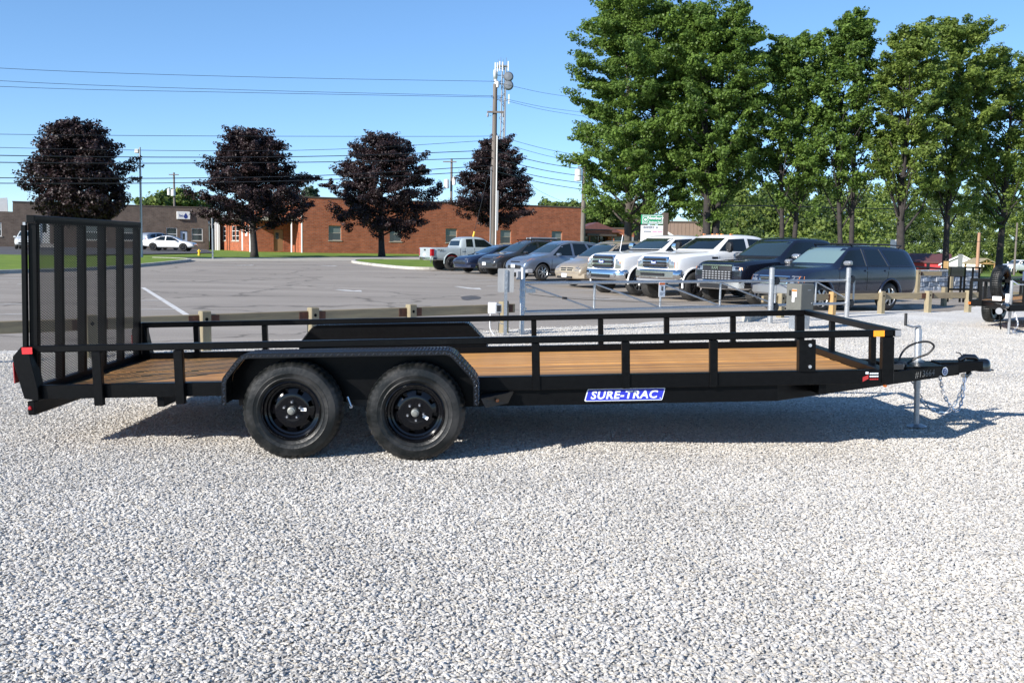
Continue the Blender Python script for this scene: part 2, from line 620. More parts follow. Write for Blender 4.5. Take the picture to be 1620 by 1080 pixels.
kerb_left = [(-34, 18), (-27, 27), (-23.2, 34), (-20.9, 40), (-19.3, 44.9), (-19.2, 50.8), (-19.7, 57), (-20.2, 61.2), (-21.2, 63.2), (-23.5, 64.2)]
kerb_right = [(-9.4, 70.5), (-10.6, 69.2), (-10.9, 67.6), (-10.2, 63.5), (-7.85, 57.8), (-6.2, 54.6), (-4.9, 53.6), (-2.6, 54.6), (8, 60.0), (24, 68)]
lot = [(-40, -8), (34, 0), (34, 37.9), (23.9, 38.1), (23.9, 70), (8, 62), (-5, 56), (-9, 70), (-23, 67), (-26, 62), (-26, 40), (-40, 20)]
sheet('parking_lot', lot, -0.020, M['asphalt'], cuts=(arange(1, 17, 1), arange(24, 38, 1)))
sheet('road', [G(-260, 420)[:2], G(300, 413)[:2], G(560, 412.3)[:2], G(760, 411)[:2], (23.5, 88), (23.5, 104), G(760, 404.6)[:2], G(600, 405.8)[:2], G(240, 408)[:2], G(-300, 411)[:2]], -0.012, M['concrete'])
sheet('far_parking_lot', [G(-200, 405)[:2], G(214, 402)[:2], G(338, 399.5)[:2], G(322, 393.0)[:2], (-60, 104), (-110, 80)], -0.016, M['asphalt_far'])

def kerb(name, pts, wd, ht):
    mb = MB()
    P = [Vector((p[0], p[1], 0)) for p in pts]
    L_, R_ = [], []
    for i, p in enumerate(P):
        d = (P[min(i + 1, len(P) - 1)] - P[max(i - 1, 0)]).normalized()
        nrm = Vector((-d.y, d.x, 0))
        L_.append(p + nrm * wd / 2); R_.append(p - nrm * wd / 2)
    for i in range(len(P) - 1):
        q = [L_[i], R_[i], R_[i + 1], L_[i + 1]]
        b = [Vector((a.x, a.y, gz(a.x, a.y) - 0.08)) for a in q]
        t = [Vector((a.x, a.y, gz(a.x, a.y) + ht)) for a in q]
        mb.add(b + t, [(4, 5, 6, 7), (0, 1, 5, 4), (1, 2, 6, 5), (2, 3, 7, 6), (3, 0, 4, 7)])
    o = mb.build(name, M['kerb'])
    o['kind'] = 'structure'
    return o

def smooth_line(pts, k=4):
    out = []
    n_ = len(pts)
    for i in range(n_ - 1):
        p0, p1, p2, p3 = [Vector((*pts[max(0, min(n_ - 1, j))][:2], 0)) for j in (i - 1, i, i + 1, i + 2)]
        for s in range(k):
            t = s / k
            q = 0.5 * ((2 * p1) + (p2 - p0) * t + (2 * p0 - 5 * p1 + 4 * p2 - p3) * t * t + (3 * p1 - p0 - 3 * p2 + p3) * t ** 3)
            out.append((q.x, q.y))
    out.append(tuple(pts[-1][:2]))
    return out

kl, kr = smooth_line(kerb_left), smooth_line(kerb_right)
kerb('kerb', kl, 0.24, 0.13)
kerb('kerb', kr, 0.24, 0.12)
sheet('lawn', kl + [(-40, 66), (-60, 50), (-45, 18)], 0.105, M['grass'])
sheet('lawn', kr + [(24, 82), (2, 74)], 0.095, M['grass'])

# ------------------------------------------------------------------ painted lines and arrows on the lot
def paint(name, pts, mt, off=-0.014):
    return sheet(name, pts, off, mt)

def stripe(a, b, wd):
    a, b = Vector((a[0], a[1])), Vector((b[0], b[1]))
    d = (b - a).normalized()
    nn = Vector((-d.y, d.x)) * wd / 2
    return paint('painted_line', [tuple(a + nn), tuple(a - nn), tuple(b - nn), tuple(b + nn)], M['line_paint'])

stripe(G(226, 454)[:2], G(297, 498)[:2], 0.13)
for a, b in (((-30, 481), (42, 479.5)), ((-30, 497), (40, 495)), ((222, 488.3), (279, 488.0)), ((222, 474.4), (258, 474)), ((28, 449), (44, 448)), ((0, 439.5), (40, 438.8)),
             ((752, 443.2), (800, 441.8)), ((870, 459), (946, 457)), ((940, 471), (1012, 467.5)), ((1035, 480), (1106, 476)), ((706, 435.6), (752, 434.6)), ((770, 452), (806, 450.4))):
    stripe(G(*a)[:2], G(*b)[:2], 0.11)

def arrow(px, tip):
    """A worn painted arrow: shaft and head, as a pair of marks on the asphalt."""
    a, b = G(*px), G(*tip)
    d = (b - a); d.z = 0
    Ln = d.length; d.normalize()
    nn = Vector((-d.y, d.x, 0))
    def q(u, v): 
        p = a + d * (u * Ln) + nn * v
        return (p.x, p.y)
    paint('painted_arrow', [q(0, .12), q(0, -.12), q(.55, -.12), q(.5, -.42), q(1, 0), q(.5, .42), q(.55, .12)], M['line_paint'])

arrow((533, 457.0), (573, 460.6))
arrow((722, 452.3), (762, 457.3))
arrow((508, 419.4), (534, 420.6))
arrow((374, 419.6), (402, 418.8))
rs = random.Random(4)
c = G(745, 470)
paint('tar_stain', [(c.x + rs.uniform(.5, .8) * math.cos(t) * 0.5, c.y + rs.uniform(.6, 1.1) * math.sin(t) * 1.3) for t in [i * 0.571 for i in range(11)]], M['tar'], -0.0145)

kc = MB()
k0, k1 = G(1180, 509), G(1206, 500)
kc.beam((k0.x, k0.y, 0.04), (k1.x, k1.y, 0.04), 0.16, 0.16)
o = kc.build('kerb', M['kerb']); o['kind'] = 'structure'

# ------------------------------------------------------------------ loose gravel: real stones near the camera
def edge_y(x):
    for (x0, y0), (x1, y1) in zip(edge[:-1], edge[1:]):
        if x0 <= x <= x1: return y0 + (y1 - y0) * (x - x0) / (x1 - x0)
    return 40.0

def gravel_stones():
    ys = arange(1.6, 22.0, 0.4)
    V, F, dens = [], [], []
    nx = 44
    for y in ys:
        hw = 0.60 * y + 1.0
        for i in range(nx + 1):
            x = -hw + 2 * hw * i / nx
            V.append((x, y, gz(x, y) + 0.004))
            dn = 9000 if y < 5.5 else max(1700, 9000 + (3600 - 9000) * (y - 5.5) / 5.0)
            if y > 16: dn *= max(0.0, (21.8 - y) / 5.8)
            lim = -100 if y < 12 else 0
            # stones end where the gravel meets the asphalt
            if y > edge_y(x) - 0.2: dn = 0
            dens.append(dn)
    for j in range(len(ys) - 1):
        for i in range(nx):
            a = j * (nx + 1) + i
            F.append((a, a + 1, a + nx + 2, a + nx + 1))
    me = bpy.data.meshes.new('gravel_stones')
    me.from_pydata(V, [], F)
    at = me.attributes.new('dens', 'FLOAT', 'POINT')
    at.data.foreach_set('value', np.array(dens, dtype=np.float32))
    me.materials.append(M['stone'])
    o = link('gravel_stones', me)
    o['kind'] = 'stuff'
    ng = bpy.data.node_groups.new('scatter_gravel', 'GeometryNodeTree')
    ng.interface.new_socket('Geometry', in_out='INPUT', socket_type='NodeSocketGeometry')
    ng.interface.new_socket('Geometry', in_out='OUTPUT', socket_type='NodeSocketGeometry')
    N, L = ng.nodes, ng.links
    gi, go = N.new('NodeGroupInput'), N.new('NodeGroupOutput')
    na = N.new('GeometryNodeInputNamedAttribute'); na.data_type = 'FLOAT'; na.inputs['Name'].default_value = 'dens'
    dp = N.new('GeometryNodeDistributePointsOnFaces'); dp.distribute_method = 'RANDOM'
    dp.inputs['Seed'].default_value = 5
    L.new(gi.outputs[0], dp.inputs['Mesh'])
    L.new(na.outputs['Attribute'], dp.inputs['Density'])
    join = N.new('GeometryNodeJoinGeometry')
    for k in range(4):
        ic = N.new('GeometryNodeMeshIcoSphere')
        ic.inputs['Radius'].default_value = 1.0
        ic.inputs['Subdivisions'].default_value = 2
        sp = N.new('GeometryNodeSetPosition')
        nz = N.new('ShaderNodeTexNoise'); nz.noise_dimensions = '4D'
        nz.inputs['W'].default_value = 3.7 * k + 1
        nz.inputs['Scale'].default_value = 0.85
        nz.inputs['Detail'].default_value = 0.6
        sb = N.new('ShaderNodeVectorMath'); sb.operation = 'SUBTRACT'; sb.inputs[1].default_value = (0.5, 0.5, 0.5)
        ml = N.new('ShaderNodeVectorMath'); ml.operation = 'SCALE'; ml.inputs['Scale'].default_value = 2.0
        L.new(nz.outputs['Color'], sb.inputs[0]); L.new(sb.outputs[0], ml.inputs[0]); L.new(ml.outputs[0], sp.inputs['Offset'])
        L.new(ic.outputs['Mesh'], sp.inputs['Geometry'])
        sm = N.new('GeometryNodeSetMaterial'); sm.inputs['Material'].default_value = M['stone']
        L.new(sp.outputs[0], sm.inputs['Geometry'])
        gt = N.new('GeometryNodeGeometryToInstance')
        L.new(sm.outputs[0], gt.inputs[0]); L.new(gt.outputs[0], join.inputs[0])
    ip = N.new('GeometryNodeInstanceOnPoints')
    ip.inputs['Pick Instance'].default_value = True
    ri = N.new('FunctionNodeRandomValue'); ri.data_type = 'INT'
    ri.inputs[4].default_value = 0; ri.inputs[5].default_value = 3
    L.new(ri.outputs[2], ip.inputs['Instance Index'])
    rr = N.new('FunctionNodeRandomValue'); rr.data_type = 'FLOAT_VECTOR'
    rr.inputs[0].default_value = (-0.45, -0.45, 0); rr.inputs[1].default_value = (0.45, 0.45, 6.283)
    rr.inputs['Seed'].default_value = 11
    L.new(rr.outputs[0], ip.inputs['Rotation'])
    rv = N.new('FunctionNodeRandomValue'); rv.data_type = 'FLOAT_VECTOR'
    rv.inputs[0].default_value = (0.8, 0.6, 0.28); rv.inputs[1].default_value = (1.4, 1.05, 0.52)
    rv.inputs['Seed'].default_value = 23
    rf = N.new('FunctionNodeRandomValue'); rf.data_type = 'FLOAT'
    rf.inputs[2].default_value = 0.0042; rf.inputs[3].default_value = 0.0108
    rf.inputs['Seed'].default_value = 31
    ms = N.new('ShaderNodeVectorMath'); ms.operation = 'SCALE'
    L.new(rv.outputs[0], ms.inputs[0]); L.new(rf.outputs[1], ms.inputs['Scale'])
    L.new(ms.outputs[0], ip.inputs['Scale'])
    L.new(dp.outputs['Points'], ip.inputs['Points'])
    L.new(join.outputs[0], ip.inputs['Instance'])
    # lift stones by a random few millimetres so they lie on one another
    tr = N.new('GeometryNodeTranslateInstances')
    rz = N.new('FunctionNodeRandomValue'); rz.data_type = 'FLOAT_VECTOR'
    rz.inputs[0].default_value = (0, 0, -0.004); rz.inputs[1].default_value = (0, 0, 0.006)
    rz.inputs['Seed'].default_value = 41
    tr.inputs['Local Space'].default_value = False
    L.new(rz.outputs[0], tr.inputs['Translation'])
    L.new(ip.outputs[0], tr.inputs['Instances'])
    L.new(tr.outputs[0], go.inputs[0])
    md = o.modifiers.new('scatter', 'NODES')
    md.node_group = ng
    return o
gravel_stones()
# ------------------------------------------------------------------ the black utility trailer
TAU = 0.03616
TX, TY, TZ = -3.4142, 6.8396, 0.4473
Z0 = TZ
LEN, WID = 6.10, 2.15
RH0, RH1 = 0.232, 0.280            # rail underside and top above the frame
M['tyre'] = mat('tyre_rubber', (0.042, 0.041, 0.040), 0.42, col2=(0.004, 0.005, 0.005), vscale=4.5, bump=0.25, bscale=45, detail=7, spec=0.35, rvar=0.15, ramp=(0.46, 0.72))
M['deck'] = mat('deck_pine', (0.60, 0.315, 0.098), 0.6, col2=(0.29, 0.122, 0.034), vscale=5, bump=0.25, bscale=8, stretch=(0.5, 11, 11), randobj=0.3, detail=8, ramp=(0.36, 0.62))
M['tread_gloss'] = mat('tread_gloss', (0.02, 0.022, 0.027), 0.16, coat=1.0, spec=1.0)
M['rim_black'] = mat('rim_black', (0.0028, 0.0028, 0.0036), 0.10, coat=0.3, spec=.28)

tr = thing('utility_trailer', 'long black tandem axle utility trailer with pine deck and raised mesh ramp', 'trailer',
           (TX + Z0 * math.sin(TAU), TY, TZ - Z0 * math.cos(TAU)), rot=(0, -TAU, 0))
def tp(mb, name, mt, bevel=0.0, smooth=False, parent=None, loc=(0, 0, Z0), seg=1):
    if parent is not None and loc == (0, 0, Z0): loc = (0, 0, 0)
    return mb.build(name, mt, parent or tr, smooth=smooth, bevel=bevel, loc=loc, seg=seg)

BS = M['black_steel']
tp(MB().box(0.02, LEN, 0.0, 0.05, -0.098, 0.0), 'side_frame', BS, 0.004)
tp(MB().box(0.02, LEN, WID - 0.05, WID, -0.098, 0.0), 'side_frame', BS, 0.004)
tp(MB().box(LEN - 0.075, LEN + 0.004, 0.052, WID - 0.052, -0.096, -0.002), 'front_crossbar', BS, 0.004)
# rails
tp(MB().box(0.0, LEN, 0.0, 0.05, RH0, RH1), 'top_rail', BS, 0.005)
tp(MB().box(0.03, LEN, WID - 0.05, WID, RH0, RH1), 'top_rail', BS, 0.005)
tp(MB().box(LEN + 0.002, LEN + 0.05, -0.006, WID + 0.004, RH0 - 0.001, RH1 + 0.002), 'front_rail', BS, 0.005)
tp(MB().box(LEN + 0.006, LEN + 0.046, -0.010, -0.007, RH0 + 0.003, RH1 - 0.002), 'rail_end_face', M['decal_grey'])  # thin grey plate over the end of the front rail
# posts
for x in (0.519, 1.092):
    tp(MB().box(x - 0.032, x + 0.032, -0.045, -0.001, -0.145, RH0 + 0.002), 'post', BS, 0.004)
for x in (3.59, 4.222, 4.838):
    tp(MB().box(x - 0.028, x + 0.028, -0.014, 0.038, -0.098, RH0 - 0.001), 'post', BS, 0.004)
tp(MB().box(6.018, 6.100, -0.014, 0.048, -0.10, RH0 - 0.001), 'corner_post', BS, 0.004)
tp(MB().box(6.02, 6.098, WID - 0.048, WID + 0.01, -0.1, RH0 - 0.001), 'corner_post', BS, 0.004)
for x in (0.52, 1.149, 3.621, 4.234, 4.839, 5.448):
    tp(MB().box(x - 0.024, x + 0.024, WID - 0.04, WID + 0.012, -0.098, RH0 - 0.001), 'post', BS, 0.004)
tp(MB().box(0.03, 0.075, WID - 0.045, WID + 0.012, -0.098, RH0 - 0.001), 'post', BS, 0.004)
for y in (0.48, 1.42):
    tp(MB().box(LEN + 0.005, LEN + 0.045, y - 0.03, y + 0.03, -0.09, RH0 - 0.002), 'post', BS, 0.004)
# spare wheel mount: channel plate with two bolts
pl = tp(MB().box(5.432, 5.548, -0.02, -0.014, 0.0, 0.222).box(5.432, 5.440, -0.014, 0.045, 0.0, 0.222).box(5.540, 5.548, -0.014, 0.045, 0.0, 0.222), 'spare_mount', BS)
for z in (0.035, 0.185):
    tp(MB().cyl((5.506, -0.032, z), (5.506, -0.019, z), 0.012, 10), 'bolt', M['zinc'], parent=pl, smooth=True)
# rear corner: sloped gussets, light boxes, lens
for y0, y1 in ((-0.045, 0.055), (WID - 0.055, WID + 0.045)):
    g_ = tp(MB().prism([(0.0, RH1 - 0.001), (-0.062, 0.212), (-0.062, 0.18), (0.0, -0.085), (0.10, -0.105), (0.10, -0.02), (0.055, RH0 - 0.002), (0.055, RH1 - 0.004)], y0, y1), 'rear_corner', BS, 0.003)
    tp(MB().box(-0.074, -0.063, y0 + 0.015, y1 - 0.015, 0.02, 0.17), 'tail_light', M['red_lens'], parent=g_, bevel=0.004)
tp(MB().box(0.012, 0.062, -0.03, WID + 0.03, -0.205, -0.108), 'rear_bumper', BS, 0.004)
tp(MB().lathe([(0.0, -0.012), (0.011, -0.010), (0.015, 0.0)], (0.03, -0.031, -0.155), 14), 'marker_light', M['red_lens'], smooth=True)
for x in (0.92, 1.5, 3.35, 3.9, 4.5, 5.1, 5.62):
    tp(MB().box(x - 0.025, x + 0.025, 0.051, WID - 0.051, -0.175, -0.07), 'crossmember', BS)
# lower beams that bend in to form the tongue
def leg(sgn):
    f = (lambda y: y) if sgn > 0 else (lambda y: WID - y)
    mb = MB()
    path = [(2.95, 0.045), (5.30, 0.045), (7.02, 1.0)]
    zt = [-0.1, -0.1, -0.098]; zb = [-0.215, -0.215, -0.186]
    P, F = [], []
    for (x, y), a, b in zip(path, zt, zb):
        P += [(x, f(y), b), (x, f(y), a), (x, f(y + 0.05), a), (x, f(y + 0.05), b)]
    for i in range(2):
        k = 4 * i
        F += [(k, k + 4, k + 5, k + 1), (k + 1, k + 5, k + 6, k + 2), (k + 2, k + 6, k + 7, k + 3), (k + 3, k + 7, k + 4, k)]
    F += [(0, 1, 2, 3), (8, 11, 10, 9)]
    mb.add(P, F)
    # flange lips of the channel
    tp(mb, 'tongue_beam', BS, 0.003)
leg(1); leg(-1)
# deck boards
nb = 15
wB = (WID - 0.106) / nb
bm_ = MB().box(0.10, 6.022, 0, wB - 0.009, -0.094, -0.056)
b0 = tp(bm_, 'deck_board', M['deck'], 0.003, loc=(0, 0.053, Z0))
for i in range(1, nb):
    c_ = b0.copy(); COL.objects.link(c_); c_.location = (0, 0.053 + i * wB, Z0 + RNG.uniform(-0.003, 0.003))
tp(MB().box(-0.03, 0.098, 0.052, WID - 0.052, -0.096, -0.05), 'rear_crossbar', BS)

# fenders of tread plate
FP = [(1.447, -0.125), (1.452, 0.025), (1.462, 0.062), (1.485, 0.092), (1.565, 0.188), (1.60, 0.214), (1.64, 0.224), (2.975, 0.222), (3.015, 0.212), (3.045, 0.188), (3.155, 0.062), (3.182, 0.02), (3.19, -0.02), (3.19, -0.158)]
def offset_poly(P, d):
    c_ = Vector((2.3, -0.3))
    out = []
    for i, p in enumerate(P):
        a = Vector(P[max(0, i - 1)]); b = Vector(P[min(len(P) - 1, i + 1)])
        t = (b - a).normalized(); nn = Vector((t.y, -t.x))
        out.append((p[0] + nn.x * d, p[1] + nn.y * d))
    return out
def fender(y_in, y_out):
    s_ = 1 if y_out > y_in else -1
    inner = offset_poly(FP, 0.005)
    mb = MB()
    n_ = len(FP)
    ring = [(p, y_in) for p in FP] + [(p, y_out) for p in FP]
    P = [(p[0], y_in, p[1]) for p in FP] + [(p[0], y_out, p[1]) for p in FP] + [(p[0], y_in, p[1]) for p in inner] + [(p[0], y_out, p[1]) for p in inner]
    F = []
    for i in range(n_ - 1):
        F += [(i, i + 1, n_ + i + 1, n_ + i), (2 * n_ + i, 3 * n_ + i, 3 * n_ + i + 1, 2 * n_ + i + 1), (i, 2 * n_ + i, 2 * n_ + i + 1, i + 1), (n_ + i, n_ + i + 1, 3 * n_ + i + 1, 3 * n_ + i)]
    F += [(0, n_, 3 * n_, 2 * n_), (n_ - 1, 3 * n_ - 1, 4 * n_ - 1, 2 * n_ - 1)]
    mb.add(P, F)
    # rolled outer lip
    lip = offset_poly(FP, 0.032)
    P = []
    for p, q in zip(FP, lip):
        P += [(p[0], y_out + s_ * 0.001, p[1]), (p[0], y_out + s_ * 0.006, p[1]), (q[0], y_out + s_ * 0.006, q[1]), (q[0], y_out + s_ * 0.001, q[1])]
    F = []
    for i in range(n_ - 1):
        for k in range(4):
            F.append((4 * i + k, 4 * i + (k + 1) % 4, 4 * i + 4 + (k + 1) % 4, 4 * i + 4 + k))
    F += [(0, 1, 2, 3), (4 * n_ - 4, 4 * n_ - 1, 4 * n_ - 2, 4 * n_ - 3)]
    mb.add(P, F)
    fo = tp(mb, 'fender', M['black_plate'])
    # raised lozenges of the tread plate
    tb = MB()
    for i in range(n_ - 1):
        a, b = Vector((FP[i][0], 0, FP[i][1])), Vector((FP[i + 1][0], 0, FP[i + 1][1]))
        d = (b - a); Ls = d.length; d.normalize()
        nn = Vector((-d.z, 0, d.x))
        k = max(1, int(Ls / 0.024 + 0.5))
        for j in range(k):
            q = a + d * ((j + 0.5) * Ls / k)
            for r_ in range(9):
                yy = y_in + (y_out - y_in) * (r_ + 0.5) / 9
                ang = 1 if (j + r_) % 2 else -1
                dd = (d * 0.7 + Vector((0, ang * 0.7, 0))).normalized() * 0.012
                e_ = nn.cross(dd).normalized() * 0.0032
                q2 = Vector((q.x, yy, q.z)) + nn * 0.0004
                tb.add([q2 - dd, q2 + e_, q2 + dd, q2 - e_, q2 + nn * 0.0038], [(0, 1, 4), (1, 2, 4), (2, 3, 4), (3, 0, 4)])
            for r_ in range(1):
                qq = Vector((q.x, y_out + s_ * 0.0062, q.z)) - nn * 0.016
                ang = 1 if j % 2 else -1
                dd = (d * 0.7 + nn * ang * 0.7).normalized() * 0.014
                e_ = Vector((0, 1, 0)).cross(dd).normalized() * 0.0048
                tb.add([qq - dd, qq + e_, qq + dd, qq - e_, qq + Vector((0, s_ * 0.0042, 0))], [(0, 1, 4), (1, 2, 4), (2, 3, 4), (3, 0, 4)])
    t_ = tp(tb, 'tread_pattern', M['tread_gloss'], parent=fo)
    t_['kind'] = 'stuff'
    # panel closing the fender towards the deck
    yb = y_in + s_ * 0.004
    tp(MB().prism(offset_poly(FP, 0.006), yb, yb + s_ * 0.004), 'fender_panel', M['black_steel'], parent=fo)
fender(-0.003, -0.255)
fender(WID + 0.003, WID + 0.255)
# wedge brace ahead of the fender with amber marker
wd = tp(MB().add([(3.205, -0.175, -0.125), (3.43, -0.015, -0.105), (3.39, -0.015, -0.185), (3.235, -0.15, -0.195),
                  (3.20, -0.002, -0.120), (3.425, -0.002, -0.101), (3.385, -0.002, -0.18), (3.23, -0.002, -0.19)],
                 [(0, 1, 2, 3), (4, 7, 6, 5), (0, 4, 5, 1), (1, 5, 6, 2), (2, 6, 7, 3), (3, 7, 4, 0)]), 'fender_brace', M['black_satin'])
tp(MB().lathe([(0.0, -0.012), (0.010, -0.009), (0.013, 0.003)], (3.316, -0.096, -0.152), 14), 'marker_light', M['amber_lens'], parent=wd, smooth=True)

# running gear
WX = [(1.911, -0.176), (2.755, -0.206)]
def tyre_mesh():
    prof = [(0.19, -0.06), (0.225, -0.047), (0.295, -0.045), (0.322, -0.056), (0.338, -0.082), (0.3405, -0.105), (0.336, -0.106), (0.336, -0.112), (0.341, -0.113),
            (0.342, -0.143), (0.336, -0.144), (0.336, -0.150), (0.342, -0.151), (0.341, -0.180), (0.336, -0.181), (0.336, -0.187), (0.340, -0.188), (0.337, -0.210), (0.322, -0.232),
            (0.308, -0.240), (0.304, -0.2445), (0.285, -0.2485), (0.262, -0.2500), (0.2585, -0.2525), (0.254, -0.2505), (0.232, -0.2475), (0.228, -0.250), (0.222, -0.2465), (0.208, -0.238), (0.198, -0.226), (0.19, -0.215)]
    n_ = 144
    mb = MB().lathe(prof, n=n_)
    # cut sipes: pull in every third slice of the shoulders
    for i, (r_, a) in enumerate(prof):
        if 0.318 < r_:
            for k in range(n_):
                if k % 3 == 0:
                    x, y, z = mb.v[i * n_ + k]
                    s_ = (r_ - 0.006) / r_
                    mb.v[i * n_ + k] = (x * s_, y, z * s_)
    return mb
def rim_mb():
    rings = [(0.203, -0.240), (0.199, -0.2425), (0.193, -0.236), (0.188, -0.212), (0.176, -0.205), (0.170, -0.180), (0.158, -0.176), (0.150, -0.180), (0.118, -0.194), (0.106, -0.199), (0.075, -0.194), (0.04, -0.194), (0.0, -0.194)]
    n_ = 64
    mb = MB()
    P, F = [], []
    for r_, a in rings:
        for k in range(n_):
            t = 2 * math.pi * k / n_
            P.append((r_ * math.cos(t), a, r_ * math.sin(t)))
    for i in range(len(rings) - 1):
        for k in range(n_):
            kk = k % 8
            if i in (7,) and kk in (2, 3, 4): continue
            F.append((i * n_ + k, i * n_ + (k + 1) % n_, (i + 1) * n_ + (k + 1) % n_, (i + 1) * n_ + k))
    mb.add(P, F)
    mb.lathe([(0.0, -0.14), (0.165, -0.14), (0.165, -0.12), (0.0, -0.12)], n=32)
    return mb
tm = tyre_mesh().mesh('wheel', M['tyre'], smooth=30)
rm = rim_mb().mesh('rim', M['rim_black'], smooth=40)
hm = MB().lathe([(0.0, -0.247), (0.016, -0.246), (0.018, -0.240), (0.0255, -0.238), (0.028, -0.225), (0.0285, -0.194)], n=20)
hmm = hm.mesh('hub_cap', mat('hub_grey', (0.30, 0.30, 0.27), 0.35, 0.6), smooth=40)
lm = MB().lathe([(0.0, -0.219), (0.006, -0.219), (0.0105, -0.212), (0.0115, -0.194)], n=6).mesh('lug_nut', M['zinc'], smooth=30)
stm = MB().box(-0.02, 0.02, -0.1995, -0.1985, -0.011, 0.011).mesh('sticker', M['white_plain'])
def wheel(x, y, z, spin, flip=False):
    wo_ = link('wheel', tm, tr, (x, y, z + Z0), (0, spin, math.pi if flip else 0))
    link('rim', rm, wo_); link('hub_cap', hmm, wo_)
    for k in range(5):
        t = 2 * math.pi * k / 5 + 0.3
        link('lug_nut', lm, wo_, (0.057 * math.cos(t), 0, 0.057 * math.sin(t)))
    link('sticker', stm, wo_, (0.107, 0, 0.004), (0, 0, -0.15))
    return wo_
for (x, z), sp in zip(WX, (0.02, 0.55)):
    wheel(x, 0, z, sp)
    wheel(x, WID, z, sp + 1, True)
    tp(MB().cyl((x, -0.12, z), (x, WID + 0.12, z), 0.03, 12), 'axle', M['black_satin'], smooth=True)
for y in (0.12, WID - 0.12):
    for x, z in WX:
        mb = MB()
        for k in range(3):
            Ls = 0.34 - 0.08 * k
            mb.tube([(x - Ls, y, z + 0.09 - 0.01 * k), (x, y, z + 0.05 - 0.012 * k), (x + Ls, y, z + 0.09 - 0.01 * k)], 0.012, 6)
        tp(mb, 'leaf_spring', M['black_satin'])
    tp(MB().box(2.26, 2.40, y - 0.03, y + 0.03, -0.2, -0.06), 'equaliser', M['black_satin'])
tp(MB().tube([(2.262, -0.02, -0.118), (2.285, -0.025, -0.185)], 0.011, 8).cyl((2.285, -0.03, -0.185), (2.285, 0.03, -0.185), 0.014, 10), 'shackle', M['zinc'], smooth=True)
tp(MB().cyl((2.41, -0.012, -0.155), (2.41, 0.03, -0.155), 0.011, 10), 'bolt', M['white_plain'], smooth=True)

# ramp gate: frame, uprights and expanded metal
rx = 0.055
HR = 1.195
rg = tp(MB().box(rx - 0.028, rx + 0.028, 0.004, WID - 0.06, HR - 0.055, HR), 'ramp_gate', BS, 0.003)
tp(MB().box(rx - 0.028, rx + 0.028, 0.056, WID - 0.06, -0.048, 0.0), 'bottom_bar', BS, 0.003, parent=rg)
for k in range(6):
    y = 0.03 + 0.4 * k
    tp(MB().box(rx - 0.026, rx + 0.026, y - 0.004, y + 0.004, 0.001, HR - 0.056).box(rx + 0.020, rx + 0.026, y + 0.004, y + 0.052, 0.001, HR - 0.056), 'upright', BS, parent=rg)
tp(MB().box(rx - 0.062, rx - 0.030, -0.005, 0.03, -0.03, 1.125), 'side_channel', BS, 0.003, parent=rg)
tp(MB().box(rx - 0.05, rx - 0.032, 0.0, 0.03, 1.125, 1.145), 'latch_tab', M['galv'], parent=rg)
ex = MB()
y0, y1, z0, z1 = 0.04, WID - 0.09, -0.045, HR - 0.03
sl_ = 0.0195 / 0.046
step = 0.0195
xm = rx + 0.030
for s_ in (1, -1):
    c0 = -3.0
    while c0 < 4.0:
        # z = c0 + s*sl*(y-y0)
        ya, yb = y0, y1
        za, zb = c0, c0 + s_ * sl_ * (y1 - y0)
        pts = []
        def clip(ya, za, yb, zb):
            t0, t1 = 0.0, 1.0
            dz = zb - za
            for lo, sg in ((z0, 1), (z1, -1)):
                pa, pb = sg * (za - lo), sg * (zb - lo)
                if pa < 0 and pb < 0: return None
                if pa < 0: t0 = max(t0, pa / (pa - pb))
                elif pb < 0: t1 = min(t1, pa / (pa - pb))
            if t0 >= t1: return None
            return (ya + (yb - ya) * t0, za + dz * t0, ya + (yb - ya) * t1, za + dz * t1)
        q = clip(ya, za, yb, zb)
        if q and (q[2] - q[0]) > 0.01:
            xo = xm + (0.0012 if s_ > 0 else -0.0012)
            ex.beam((xo, q[0], q[1]), (xo, q[2], q[3]), 0.0022, 0.0042 if s_ > 0 else 0.0068, (0, 0, 1))
        c0 += step
o = tp(ex, 'expanded_mesh', BS, parent=rg)
rg.rotation_euler = (0, 0.052, 0.022)          # the raised gate leans in against its latches
rg.location = (-0.016, 0, Z0)
o['kind'] = 'stuff'

# reflectors, decals and lettering
tp(MB().box(0.008, 0.080, -0.0495, -0.0462, 0.229, 0.275), 'reflector', M['red_reflector'])
tp(MB().box(5.956, 6.032, -0.004, -0.001, 0.235, 0.277), 'reflector', M['amber'])
tp(MB().lathe([(0.0, -0.016), (0.010, -0.014), (0.013, 0.0)], (6.05, 0.02, -0.115), 12), 'marker_light', M['amber_lens'], smooth=True)
def para(cx, cz, wd_, ht_, sh, r_=0.006):
    """Slanted plate with clipped corners in the x-z plane."""
    P = []
    for sx, sz in ((-1, -1), (1, -1), (1, 1), (-1, 1)):
        x = cx + sx * wd_ / 2 + sz * sh / 2; z = cz + sz * ht_ / 2
        a, b = ((x - sx * r_, z), (x, z - sz * r_))
        P += [b, a] if sx * sz > 0 else [a, b]
    P = [P[i] for i in range(8)]
    return P
dx, dz = 4.218, -0.148
dec = tp(MB().prism(para(dx, dz, 0.552, 0.088, 0.022), 0.0405, 0.044), 'brand_decal', M['decal_white'])
tp(MB().prism(para(dx, dz, 0.538, 0.077, 0.019), 0.0390, 0.0404), 'decal_field', M['decal_blue'], parent=dec)
t = text_mb('SURE-TRAC', 0.072, 0.0012, 0.0023, 0.22, space=1.12)
xs = [v[0] for v in t.v]; sx = 0.478 / (max(xs) - min(xs)); cx_ = (max(xs) + min(xs)) / 2
zs_ = [v[2] for v in t.v]; cz_ = (max(zs_) + min(zs_)) / 2; sz_ = 0.059 / (max(zs_) - min(zs_))
